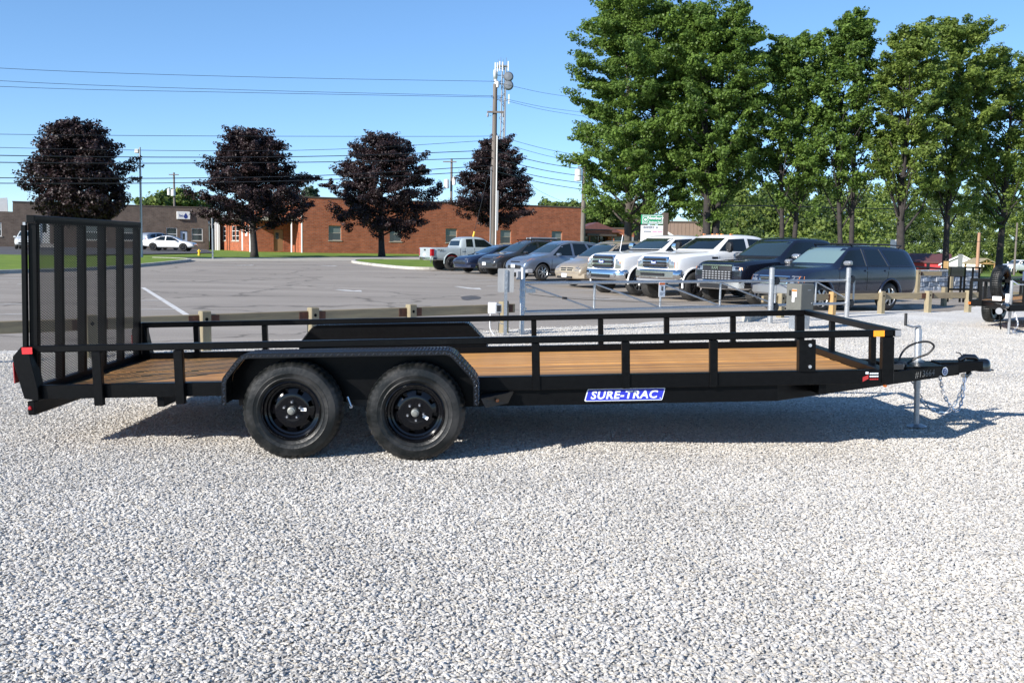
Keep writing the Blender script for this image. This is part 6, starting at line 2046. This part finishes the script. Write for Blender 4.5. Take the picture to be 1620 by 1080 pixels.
pv = thing('pavilion', 'small open timber pavilion with trussed gable near the white hall', 'pavilion', (a_.x, 150, a_.z), 0)
L_ = b_.x - a_.x
for x in (0, L_):
    for y in (0, 4): MB().box(x - .1, x + .1, y - .1, y + .1, -.5, 1.1).build('post', M['timber_orange'], pv)
MB().prism([(-.4, .95), (L_ / 2, 1.75), (L_ + .4, .95), (L_ + .4, 1.1), (L_ / 2, 1.9), (-.4, 1.1)], -.3, 4.3).build('roof', M['timber'], pv)
MB().beam((0, -.1, 1.05), (L_, -.1, 1.05), .12, .12).beam((L_ / 2, -.1, 1.1), (L_ / 2, -.1, 1.75), .1, .1).beam((L_ / 2, -.1, 1.1), (L_ * .22, -.1, 1.35), .1, .1).beam((L_ / 2, -.1, 1.1), (L_ * .78, -.1, 1.35), .1, .1).build('truss', M['timber_orange'], pv)

# ------------------------------------------------------------------ poles, lamp, tower, signs
M['pole_wood'] = mat('pole_wood', (0.19, 0.165, 0.145), 0.85, col2=(0.12, 0.10, 0.088), vscale=3, stretch=(4, 4, .3), bump=.4, bscale=12)
M['pole_pale'] = mat('pole_pale', (0.38, 0.22, 0.14), 0.8, var=.15, vscale=3, stretch=(4, 4, .3))
M['tower_steel'] = mat('tower_steel', (0.20, 0.215, 0.235), .5, .5)
M['wire'] = mat('wire_black', (0.012, 0.014, 0.018), .5)
def pole(label, px, ybase, ytop, depth, r_, mt, name='utility_pole', cat='utility pole', lean=0.0):
    a_ = D(px, ybase, depth); g_ = gz(a_.x, depth)
    top = D(px, ytop, depth).z - g_
    t_ = thing(name, label, cat, (a_.x, depth, g_))
    MB().tube([(0, 0, -.5), (lean * .5, 0, top * .5), (lean, 0, top)], [r_, r_ * .9, r_ * .75], 12).build('pole', mt, t_, smooth=True)
    return t_, top
PD_ = 60.0
pm, ptop = pole('tall wooden utility pole with crossarm behind the pale grey pickup', 779.5, 395, 133, PD_, .175, M['pole_wood'], lean=0.0)
zc = D(778, 178, PD_).z - pm.location.z
MB().beam((-.45, -.18, zc), (.55, -.18, zc), .1, .11).build('crossarm', M['pole_wood'], pm)
for x in (-.42, .5): MB().lathe([(0, .0), (.05, .0), (.07, -.12), (.05, -.22), (0, -.22)], (x, -.18, zc - .08), 10, 'z').build('insulator', M['decal_grey'], pm, smooth=True)
MB().tube([(.17, -.14, -.2), (.17, -.14, D(778, 215, PD_).z - pm.location.z)], .04, 8).build('conduit', M['siding_white'], pm, smooth=True)
MB().tube([(-.16, -.14, -.2), (-.16, -.14, 6.0)], .035, 8).build('conduit', M['decal_grey'], pm, smooth=True)
MB().lathe([(0, .12), (.10, .1), (.14, 0), (.12, -.25), (0, -.25)], (.12, 0, ptop + .05), 12, 'z').build('pole_top_cap', M['frame_white'], pm, smooth=True)
for k in range(5): MB().beam((-.2, .0, 9.6 - .55 * k), (-.3, 0, 9.6 - .55 * k), .03, .03).build('step_bolt', M['galv'], pm)
MB().box(.18, .30, -.22, .1, 2.2, 4.6).build('cable_riser', M['decal_grey'], pm)
p2, p2top = pole('darker utility pole with transformer beside the end of the brick building', 921.5, 392, 252, 74, .19, M['pole_wood'])
MB().lathe([(0, .9), (.25, .85), (.27, .0), (0, -.05)], (-.45, -.1, p2top - 1.6), 16, 'z').build('transformer', M['siding_white'], p2, smooth=True)
zz = D(922, 265, 74).z - p2.location.z
MB().beam((-.5, -.2, zz), (.4, -.2, zz), .09, .1).build('crossarm', M['pole_wood'], p2)
p3, p3top = pole('distant wooden utility pole with white transformers left of the fourth maple', 713, 390, 251, 118, .17, M['pole_wood'])
zz = p3top - .4
MB().beam((-1.0, -.2, zz), (.6, -.2, zz), .1, .12).build('crossarm', M['pole_wood'], p3)
MB().lathe([(0, 1.1), (.3, 1.0), (.32, .0), (0, -.05)], (-.55, -.3, zz - 3.1), 14, 'z').lathe([(0, 1.0), (.2, .9), (.22, .0), (0, -.05)], (.35, -.3, zz - 2.7), 14, 'z').build('transformer', M['siding_white'], p3, smooth=True)
p4, p4top = pole('distant utility pole with transformers above the brown brick roof', 277, 390, 273, 132, .16, M['pole_wood'])
MB().beam((-.6, -.2, p4top - .3), (.7, -.2, p4top - .3), .1, .12).build('crossarm', M['pole_wood'], p4)
MB().lathe([(0, .9), (.28, .8), (.3, .0), (0, -.05)], (0, -.4, p4top - 3.1), 14, 'z').lathe([(0, .9), (.16, .8), (.18, .0), (0, -.05)], (-.6, -.4, p4top - 3.0), 14, 'z').build('transformer', M['siding_white'], p4, smooth=True)
lp, lptop = pole('grey steel lamp post with small floodlight right of the leftmost maple', 224.5, 406, 233, 69, .085, M['galv'], 'lamp_post', 'lamp post')
MB().box(-.34, -.06, -.12, .12, lptop - .42, lptop - .14).build('floodlight', M['siding_white'], lp, bevel=.04)
MB().beam((-.1, 0, lptop - .25), (.0, 0, lptop - .25), .06, .06).build('bracket', M['galv'], lp)
for px_, yb_, yt_, dp_, rr, lab, mt_ in ((1545.5, 428, 368, 120, .22, 'orange-brown bare utility pole behind the white hall', M['pole_pale']), (1581, 430, 368, 110, .14, 'slim pale pole just left of the rightmost maple trunk', M['siding_white']), (1605, 420, 352, 120, .13, 'slim grey pole beside the far white pickup', M['pole_wood'])):
    pole(lab, px_, yb_, yt_, dp_, rr, mt_)
# lattice tower
TDp = 150.0
a_ = D(795, 395, TDp); ttop = D(795, 96, TDp).z
tw = thing('radio_tower', 'tall slender lattice radio tower with dishes behind the wooden pole', 'tower', (a_.x, TDp, 0))
xA, xB = D(789, 250, TDp).x - a_.x, D(798, 250, TDp).x - a_.x
lat = MB()
legs = [(xA, -.4), (xB, -.4), ((xA + xB) / 2, .5)]
for x, y in legs: MB().cyl((x, y, 0), (x + (.35 if x < xB - .1 else -.0), y, ttop - .8), .11, 6).build('leg', M['tower_steel'], tw)
z = 1.0; k = 0
while z < ttop - 3:
    (xa, ya), (xb, yb) = legs[0], legs[1]
    lat.tube([(xa if k % 2 else xb, -.4, z), (xb if k % 2 else xa, -.4, z + 1.3)], .045, 4)
    lat.tube([(xb, -.4, z), ((xA + xB) / 2, .5, z + 1.3)], .028, 4)
    z += 1.3; k += 1
lat.build('bracing', M['tower_steel'], tw)['kind'] = 'stuff'
for px_, py_, s_ in ((784, 120, -1), (785, 134, -1), (804.5, 122.5, 1), (804.5, 136, 1)):
    q = D(px_, py_, TDp); x_ = q.x - a_.x
    MB().lathe([(0, -.35), (.55, -.3), (.75, .0), (.72, .28), (0, .3)] if s_ > 0 else [(0, .35), (.5, .3), (.78, .0), (.8, -.3), (0, -.34)], (x_, -.5, q.z), 16, 'y' if s_ > 0 else 'x').build('dish', M['tower_steel'] if s_ > 0 else M['siding_white'], tw, smooth=True)
    MB().cyl((x_, -.4, q.z), (xB, -.4, q.z), .06, 6).build('bracket', M['tower_steel'], tw)
for px_, py_ in ((783.5, 108), (787, 108), (790.5, 106), (795, 107), (804, 106), (785, 158), (805, 158)):
    q = D(px_, py_, TDp); x_ = q.x - a_.x
    MB().box(x_ - .09, x_ + .09, -.7, -.5, q.z - .7, q.z + .7).build('panel_antenna', M['siding_white'], tw)
    MB().cyl((x_, -.5, q.z), (xB - .2, -.4, q.z - .3), .05, 5).build('bracket', M['tower_steel'], tw)
MB().box(xA - .5, xB + .3, -.6, .4, ttop - .95, ttop - .75).build('platform', M['tower_steel'], tw)
for k in range(4): MB().cyl((xA - .3 + .4 * k, 0, ttop - .8), (xA - .3 + .4 * k, 0, ttop + .2 + .25 * (k % 2)), .03, 5).build('whip_antenna', M['tower_steel'], tw)
# guy wire with yellow guard
gw = thing('guy_wire', 'slanting guy wire with yellow guard left of the tall wooden pole', 'guy wire', (D(738, 372, PD_).x, PD_, gz(-3, PD_)))
top_ = Vector((pm.location.x - gw.location.x, 0, D(778, 236, PD_).z - gw.location.z))
MB().tube([(0, 0, 0), top_], .014, 5).build('wire', M['wire'], gw)
MB().tube([tuple(top_ * .05), tuple(top_ * .30)], .055, 8).build('yellow_guard', mat('guard_yellow', (.78, .48, .03), .45), gw, smooth=True)
c = D(742.5, 370, 62)
bo_ = thing('bollard', 'short yellow bollard by the guy wire', 'bollard', (c.x, c.y, gz(c.x, c.y)))
MB().lathe([(0, 1.72), (.09, 1.7), (.11, 1.6), (.11, -.2)], n=12, axis='z').build('tube', bpy.data.materials['guard_yellow'], bo_, smooth=True)
for px_, yb_, yt_, dp_, wd__, ht__, lab in ((336.5, 407, 345, 68, .0, .0, 'thin steel sign post seen edge-on in front of the brick wing'), (1411, 425, 379, 50, .36, .5, 'plain white rectangular sign on a post beside a maple trunk'), (1517.5, 430, 402, 70, .36, .95, 'pale grey sign panel between the right-hand maple trunks')):
    a_ = D(px_, yb_, dp_); g_ = gz(a_.x, dp_); top = D(px_, yt_, dp_).z - g_
    t_ = thing('road_sign', lab, 'sign', (a_.x, dp_, g_), R(8))
    MB().box(-.05, .05, -.03, .03, -.3, top).build('post', M['galv'], t_)
    if wd__: MB().box(-wd__ / 2, wd__ / 2, -.05, -.032, top - ht__, top).build('sign_plate', M['white_plain'] if ht__ < .6 else M['alu'], t_)
    else: MB().box(-.035, .015, -.25, .25, top - .7, top).build('sign_plate', M['alu'], t_)
c = D(315, 400, 80)
hy = thing('hydrant', 'small yellow fire hydrant on the grass strip by the road', 'hydrant', (c.x, c.y, gz(c.x, c.y)))
MB().lathe([(0, .42), (.06, .40), (.09, .34), (.08, .30), (.08, .08), (.11, .06), (.11, -.1)], n=12, axis='z').build('barrel', bpy.data.materials['guard_yellow'], hy, smooth=True)
MB().cyl((-.14, 0, .27), (.14, 0, .27), .045, 8).build('outlet', bpy.data.materials['guard_yellow'], hy)

# wires: each hangs between real poles
def wire(label, pts, r_, grp='overhead wires between the utility poles'):
    o = MB().tube(cat3(pts, 6), r_, 5).build('overhead_wire', M['wire'], smooth='full')
    return tag(o, label, 'wire', grp)
P1 = Vector((pm.location.x, PD_, 0)); P2 = Vector((p2.location.x, 74, 0))
uL = -E1
def wire_left(y_px0, y_mid_px, y_mid, y_pole, r_, lab):
    """Height at the left frame edge, midway and at the pole, read on the line of the poles."""
    def zat(px, py):
        d = ray(px, py); t_ = (d.x * P1.y - d.y * P1.x) / (E1.x * d.y - E1.y * d.x)
        q = P1 + E1 * t_; return Vector((q.x, q.y, CAM_H + d.z * q.y / d.y))
    a_, b_, c_ = zat(0, y_px0), zat(y_mid_px, y_mid), zat(779, y_pole)
    a0 = a_ + (a_ - b_) * .9 + Vector((0, 0, .5))
    return [a0, a_, b_, c_]
L5 = ((108, 400, 122, 129), (128, 400, 143, 152), (137, 400, 147, 154), (212.5, 720, 216, 213), (233.5, 470, 238, 222), (246, 470, 248, 238), (257, 470, 257, 250), (281.5, 470, 279, 262), (290, 470, 286, 270))
R5 = ((129, 156, 215), (150, 178, 236), (154, 184, 244), (213, 247, 249), (222, 258, 242), (238, 268, 268), (250, 279, 281), (262, 290, 292), (270, 300, 300))
names = ['thin topmost', 'second', 'third', 'fourth', 'fifth', 'thick sixth', 'thick seventh', 'thick lower', 'thick lowest']
for i, ((y0_, mx, my, yp), (yp2, ye, ye2)) in enumerate(zip(L5, R5)):
    rr = .011 if i < 3 else .013 if i < 5 else .022
    pts = wire_left(y0_, mx, my, yp, rr, '')
    pend = D(922, ye, 74)
    mid = (pts[-1] + pend) / 2; mid.z -= .12
    ext = pend + (P2 - P1) * .9; ext.z = pend.z - .4
    wire('%s overhead wire from the left edge to the tall wooden pole' % names[i], pts[:-1] + [pts[-1].lerp(pts[-2], .03), pts[-1], pts[-1].lerp(mid, .06), mid, pend.lerp(mid, .06), pend, pend.lerp(ext, .05), (pend + ext) / 2 - Vector((0, 0, .5)), ext], rr)
wire('black cable drooping from the tall wooden pole to the brick building', [D(780, 200, 60.2), D(815, 262, 80), D(850, 300, 100), D(905, 325, 113)], .014)
for yl, lab, rr in ((325, 'thick black cable crossing in front of the woods', .05), (331, 'thin cable just under the thick one before the woods', .02), (377, 'low cable crossing behind the trunks before the woods', .025)):
    wire(lab, [D(1120, yl, 85), D(1250, yl + 1.5, 88), D(1330, yl + 4, 90), D(1500, yl + 6, 95), D(1660, yl + 2, 100)], rr)
# ------------------------------------------------------------------ trees
M['leaf_maple'] = leaf_mat('maple_leaf', (0.055, 0.112, 0.022), (0.225, 0.34, 0.068), 0.5)
M['leaf_maple_light'] = leaf_mat('maple_leaf_light', (0.075, 0.135, 0.026), (0.29, 0.375, 0.085), 0.52)
M['leaf_purple'] = leaf_mat('purple_maple_leaf', (0.012, 0.007, 0.0085), (0.050, 0.029, 0.030), 0.14)
M['leaf_woods'] = leaf_mat('woods_leaf', (0.022, 0.052, 0.018), (0.27, 0.35, 0.08), 0.42)
M['leaf_spruce'] = leaf_mat('spruce_needle', (0.025, 0.045, 0.025), (0.05, 0.08, 0.045), 0.1)
M['bark'] = mat('bark', (0.10, 0.085, 0.068), 0.9, col2=(0.052, 0.044, 0.037), vscale=7, stretch=(1, 1, .35), bump=.8, bscale=14)
M['bark_dark'] = mat('bark_dark', (0.035, 0.03, 0.028), 0.9, var=.3, vscale=7, bump=.6, bscale=14)

def leaf_mesh(name, C, rad, per, size, mt, rng, flat=0.5, up=0.7, shell=0.42, tones=None, dirs=None, stretch=1.7):
    """Leaf-sized quads gathered in clumps round the points C."""
    n_ = len(C) * per
    c_ = np.repeat(C, per, axis=0)
    r_ = np.repeat(rad, per)[:, None]
    d = rng.normal(size=(n_, 3)); d /= np.linalg.norm(d, axis=1)[:, None]
    k = rng.random((n_, 1)) ** shell
    off = d * k * r_ * np.array([1, 1, flat])
    if dirs is not None:                      # sprays drawn out along their twig
        dd = np.repeat(dirs, per, axis=0)
        al = (off * dd).sum(1, keepdims=True)
        off = off * 0.78 + dd * al * (stretch - 0.78)
    pos = c_ + off
    nv = d * 0.7 + np.array([0, 0, up]) + rng.normal(size=(n_, 3)) * 0.65
    nv /= np.linalg.norm(nv, axis=1)[:, None]
    tv = np.cross(nv, rng.normal(size=(n_, 3))); tv /= np.linalg.norm(tv, axis=1)[:, None]
    bv = np.cross(nv, tv)
    s = size * (0.55 + 0.75 * rng.random((n_, 1)))
    a, b = tv * s * 0.62, bv * s * 0.42
    V = np.stack([pos - a, pos + b * 1.0 - a * .1, pos + a, pos - b * 1.0 - a * .1], axis=1).reshape(-1, 3)
    me = bpy.data.meshes.new(name)
    me.vertices.add(n_ * 4); me.loops.add(n_ * 4); me.polygons.add(n_)
    me.vertices.foreach_set('co', V.astype(np.float32).ravel())
    me.loops.foreach_set('vertex_index', np.arange(n_ * 4, dtype=np.int32))
    me.polygons.foreach_set('loop_start', np.arange(0, n_ * 4, 4, dtype=np.int32))
    me.polygons.foreach_set('loop_total', np.full(n_, 4, dtype=np.int32))
    tone = np.repeat(rng.random(len(C)) if tones is None else tones, per) * 0.6 + rng.random(n_) * 0.4
    at = me.attributes.new('tone', 'FLOAT', 'FACE')
    at.data.foreach_set('value', tone.astype(np.float32))
    me.materials.append(mt)
    me.update(calc_edges=True)
    return me

def profile(prof, t):
    for (t0, r0), (t1, r1) in zip(prof[:-1], prof[1:]):
        if t0 <= t <= t1: return r0 + (r1 - r0) * (t - t0) / (t1 - t0)
    return prof[-1][1]

def tree(name, label, cat, loc, H, zc, rad, prof, leafm, barkm, n_limb, per, size, seed, group=None, trunks=((0, 0),), tr_r=.2, clump=.6, fill=60, flat=.5, up=.7, squash=1.0, gap=0.0, rise=(.06, .16)):
    rng = np.random.default_rng(seed)
    rnd = random.Random(seed)
    root = thing(name, label, cat, loc, 0, group)
    tk = MB()
    C, RD, DR = [], [], []
    for bi, (bx, by) in enumerate(trunks):
        lean = (bx * 1.6 + rnd.uniform(-.2, .2), by * 1.6 + rnd.uniform(-.2, .2))
        top = H * rnd.uniform(.86, .93)
        def tp_(t): return Vector((bx + lean[0] * t + .12 * math.sin(5 * t + seed), by + lean[1] * t + .1 * math.cos(4 * t + seed), top * t))
        ts = [0, .04, .12, .25, .4, .55, .7, .85, 1]
        rs_ = [tr_r * q for q in (1.5, 1.12, 1.0, .88, .74, .58, .42, .25, .07)]
        tk.tube([tp_(t) if t > 0 else tp_(0) + Vector((0, 0, -.3)) for t in ts], rs_, 10)
        nl = n_limb // len(trunks)
        for i in range(nl):
            f = (i + rnd.random()) / nl
            z0 = zc * .86 + (top - zc * .86) * f ** 0.9 * .97
            az = i * 2.399 + bi * 1.3 + rnd.uniform(-.4, .4)
            z1 = z0 + rnd.uniform(*rise) * ((H - z0) * 1.15 + .1 * (H - zc))
            z1 = min(z1, H - rnd.uniform(.0, .08) * (H - zc))
            tt = max(0, min(1, (z1 - zc) / (H - zc)))
            rr = rad * profile(prof, tt) * rnd.uniform(.6, 1.1)
            st = tp_(min(1, z0 / top))
            en = Vector((bx * .5 + math.cos(az) * rr, by * .5 + math.sin(az) * rr * squash, z1))
            md = st.lerp(en, .5) + Vector((rnd.uniform(-.2, .2), rnd.uniform(-.2, .2), rnd.uniform(-.05, .25)))
            lr = max(.012, tr_r * .34 * (1 - .75 * f))
            tk.tube([st, st.lerp(md, .5), md, md.lerp(en, .6), en], [lr, lr * .85, lr * .65, lr * .4, lr * .15], 5)
            for s in (.42, .6, .76, .9, 1.0):
                if rnd.random() < gap: continue
                p = (st.lerp(md, s * 2) if s < .5 else md.lerp(en, s * 2 - 1))
                jit = clump * .55
                p = p + Vector((rnd.uniform(-jit, jit), rnd.uniform(-jit, jit), rnd.uniform(-jit * .5, jit * .7)))
                C.append(tuple(p)); RD.append(clump * rnd.uniform(.6, 1.15) * (1.1 - .35 * s)); DR.append(tuple(((en - md).normalized() + Vector((rnd.uniform(-.5, .5), rnd.uniform(-.5, .5), rnd.uniform(-.1, .6)))).normalized()))
                if s > .5 and rnd.random() < .5:
                    e2 = p + Vector((rnd.uniform(-1, 1), rnd.uniform(-1, 1), rnd.uniform(-.1, .6))) * clump * 1.1
                    tk.tube([tuple(p), tuple(e2)], [lr * .25, lr * .08], 4)
                    C.append(tuple(e2)); RD.append(clump * rnd.uniform(.4, .75)); DR.append(tuple((e2 - p).normalized()))
    k = 0
    while k < fill:
        t = rnd.random() ** .9 * .92
        rr = rad * profile(prof, t)
        q = rnd.random() ** .4
        az = rnd.uniform(0, 2 * math.pi)
        C.append((math.cos(az) * rr * q, math.sin(az) * rr * q * squash, zc + (H - zc) * t)); RD.append(clump * rnd.uniform(.45, .95)); DR.append(tuple(Vector((math.cos(az) * .7 + rnd.uniform(-.4, .4), math.sin(az) * .7 + rnd.uniform(-.4, .4), rnd.uniform(0, .9))).normalized()))
        k += 1
    tk.build('trunk', barkm, root, smooth='full', fix=False)
    link('crown', leaf_mesh('crown', np.array(C), np.array(RD), per, size, leafm, rng, flat, up, dirs=np.array(DR)), root)
    return root

DOME = [(0, .5), (.1, .85), (.25, 1.0), (.42, .95), (.58, .78), (.75, .52), (.9, .26), (1, .06)]
TALL = [(0, .55), (.1, .8), (.25, .95), (.5, 1.0), (.72, .88), (.9, .55), (1, .15)]
VASE = [(0, .7), (.12, 1.0), (.35, 1.0), (.6, .86), (.8, .6), (.92, .34), (1, .1)]
SPIKE = [(0, .8), (.15, 1.05), (.4, .95), (.6, .7), (.8, .46), (1, .12)]
HIGH = [(0, .9), (.12, 1.0), (.32, .62), (.48, .75), (.7, .95), (.85, .62), (1, .12)]
def at_px(px, depth):
    a_ = D(px, 395, depth)
    return (a_.x, depth, gz(a_.x, depth))
pg = 'purple maples along the road'
for px, dp, top, bot, x0, x1, lab, sd in ((126, 66, 192, 352, 32, 218, 'leftmost dark purple maple, behind the mesh ramp', 1), (400, 78, 196, 362, 303, 499, 'dark purple maple in front of the brick entrance wing', 2),
                                          (603, 86, 204, 372, 510, 708, 'widest dark purple maple, before the middle of the brick building', 3), (781, 98, 214, 358, 712, 850, 'dark purple maple behind the tall wooden pole', 4)):
    sc = CAM_F / dp
    g_ = gz(D(px, 395, dp).x, dp)
    H = D(px, top, dp).z - g_ + .2; zc = D(px, bot, dp).z - g_
    tree('maple_tree', lab, 'tree', at_px(px, dp), H, zc, (x1 - x0) / 2 / sc * (.86 if sd == 1 else .92), DOME, M['leaf_purple'], M['bark_dark'], 58, 160, .15, 100 + sd, pg, tr_r=.26, clump=.78, fill=110, flat=.66, gap=.06)
gg = 'tall green maples behind the parked trucks'
GT = ((1006, 49, -34, 362, 858, 1096, 'tall dense green maple with twin trunks, leftmost of the green row', ((-.28, 0), (.28, .1)), 104, 140, 170, TALL, 'leaf_maple', .58, .2, 0.02, (.06, .18)),
      (1122, 47, -22, 350, 1046, 1204, 'tall dense green maple with dark joined trunks by the brown metal building', ((-.16, 0), (.16, .1)), 84, 130, 110, TALL, 'leaf_maple', .54, .2, .06, (.08, .22)),
      (1243, 47.5, 34, 356, 1174, 1312, 'slender green maple with two parallel trunks above the black pickup', ((-.26, 0), (.26, .15)), 70, 104, 34, VASE, 'leaf_maple', .5, .12, .2, (.12, .3)),
      (1334, 47, 6, 356, 1258, 1412, 'spiky-topped green maple with two slim trunks above the navy suv', ((-.16, 0), (.3, .15)), 70, 98, 26, SPIKE, 'leaf_maple', .48, .12, .24, (.14, .34)),
      (1425, 46, 24, 362, 1360, 1490, 'airy green maple with a spreading fork behind the navy suv roof', ((0, 0),), 62, 92, 22, VASE, 'leaf_maple_light', .46, .19, .28, (.14, .34)),
      (1500, 49, 8, 358, 1428, 1570, 'light green maple with sunny crown above the white hall', ((0, 0),), 66, 104, 32, HIGH, 'leaf_maple_light', .5, .15, .2, (.12, .3)),
      (1586, 51, 66, 358, 1522, 1676, 'light green maple at the right edge', ((0, 0),), 66, 104, 34, TALL, 'leaf_maple_light', .5, .17, .18, (.12, .3)))
for i, (px, dp, top, bot, x0, x1, lab, tks, nl, per, fill, pf, lm_, cl, tr_, gp__, rs__) in enumerate(GT):
    sc = CAM_F / dp
    p_ = at_px(px, dp)
    H = D(px, top, dp).z - p_[2] + .2; zc = D(px, bot, dp).z - p_[2]
    tree('maple_tree', lab, 'tree', p_, H, zc, (x1 - x0) / 2 / sc * .98, pf, M[lm_], M['bark'] if i == 0 else M['bark_dark'], nl, int(per * 1.25), .116, 200 + i, gg, trunks=tks, tr_r=tr_, clump=cl, fill=fill, flat=.58, up=.75, gap=gp__, rise=rs__)

# trees beyond the buildings
for px, dp, top, bot, hw, lab, sd in ((243, 150, 312, 335, 15, 'round green treetop above the brown brick roof, left one', 11), (284, 155, 298, 332, 20, 'taller green treetop behind the distant pole', 12), (312, 160, 320, 335, 14, 'small green treetop at the right end of the brown roof', 13),
                                      (868, 175, 318, 345, 18, 'hazy green treetop above the brick roof beside the dark purple maple', 14), (905, 180, 316, 350, 18, 'hazy green treetop near the second utility pole', 15), (950, 165, 322, 362, 34, 'broad green tree above the cream commercial block', 16), (990, 190, 318, 355, 30, 'green tree behind the orange rendered building', 17)):
    sc = CAM_F / dp; p_ = at_px(px, dp)
    tree('background_tree', lab, 'tree', p_, D(px, top, dp).z - p_[2], max(.8, D(px, bot, dp).z - p_[2]), hw / sc, DOME, M['leaf_woods'], M['bark_dark'], 16, 50, .5, 300 + sd, 'trees beyond the buildings', clump=1.3, fill=26, tr_r=.25, flat=.7)
p_ = at_px(491, 140)
tree('spruce_tree', 'dark conical spruce tip above the brick roof', 'tree', p_, D(491, 289, 140).z - p_[2], 1.5, 1.9, [(0, 1), (.3, .85), (.6, .55), (.85, .25), (1, .03)], M['leaf_spruce'], M['bark_dark'], 40, 40, .35, 77, None, clump=.7, fill=30, flat=.5, up=.1)

# far woods on the right: one mass, too dense to count
rng = np.random.default_rng(55)
C, RD, TN = [], [], []
for row, (dp, n_, lo, hi, t0, t1) in enumerate(((112, 34, 1120, 1690, 350, 392), (128, 40, 1120, 1700, 310, 360), (150, 40, 1110, 1710, 282, 330), (178, 40, 1100, 1720, 268, 310))):
    for k in range(n_):
        px = lo + (hi - lo) * (k + rng.random()) / n_
        top = rng.uniform(t0, t1)
        q = D(px, top + (18 if px > 1400 and row < 2 else 0), (dp if px < 1390 else dp + 95) + rng.uniform(-6, 6))
        base = gz(q.x, q.y)
        w_r = rng.uniform(1.6, 3.0) * (1 if px < 1390 else 1.6)
        z = q.z - .4
        tone_ = rng.uniform(-.25, 1.0)
        while z > base + (.2 if row < 2 else 2):
            for j in range(3):
                a_ = rng.uniform(0, 2 * math.pi); rr = rng.uniform(.2, 1) * w_r
                C.append((q.x + math.cos(a_) * rr, q.y + math.sin(a_) * rr, z + rng.uniform(-.5, .5))); RD.append(rng.uniform(.7, 1.35)); TN.append(min(1, max(0, tone_ + rng.uniform(-.2, .2))))
            z -= rng.uniform(1.0, 1.6)
            w_r = min(3.4, w_r * 1.12)
o = link('distant_woods', leaf_mesh('distant_woods', np.array(C), np.array(RD), 62, .40, M['leaf_woods'], rng, .75, .5, tones=np.array(TN)))
o['kind'] = 'stuff'
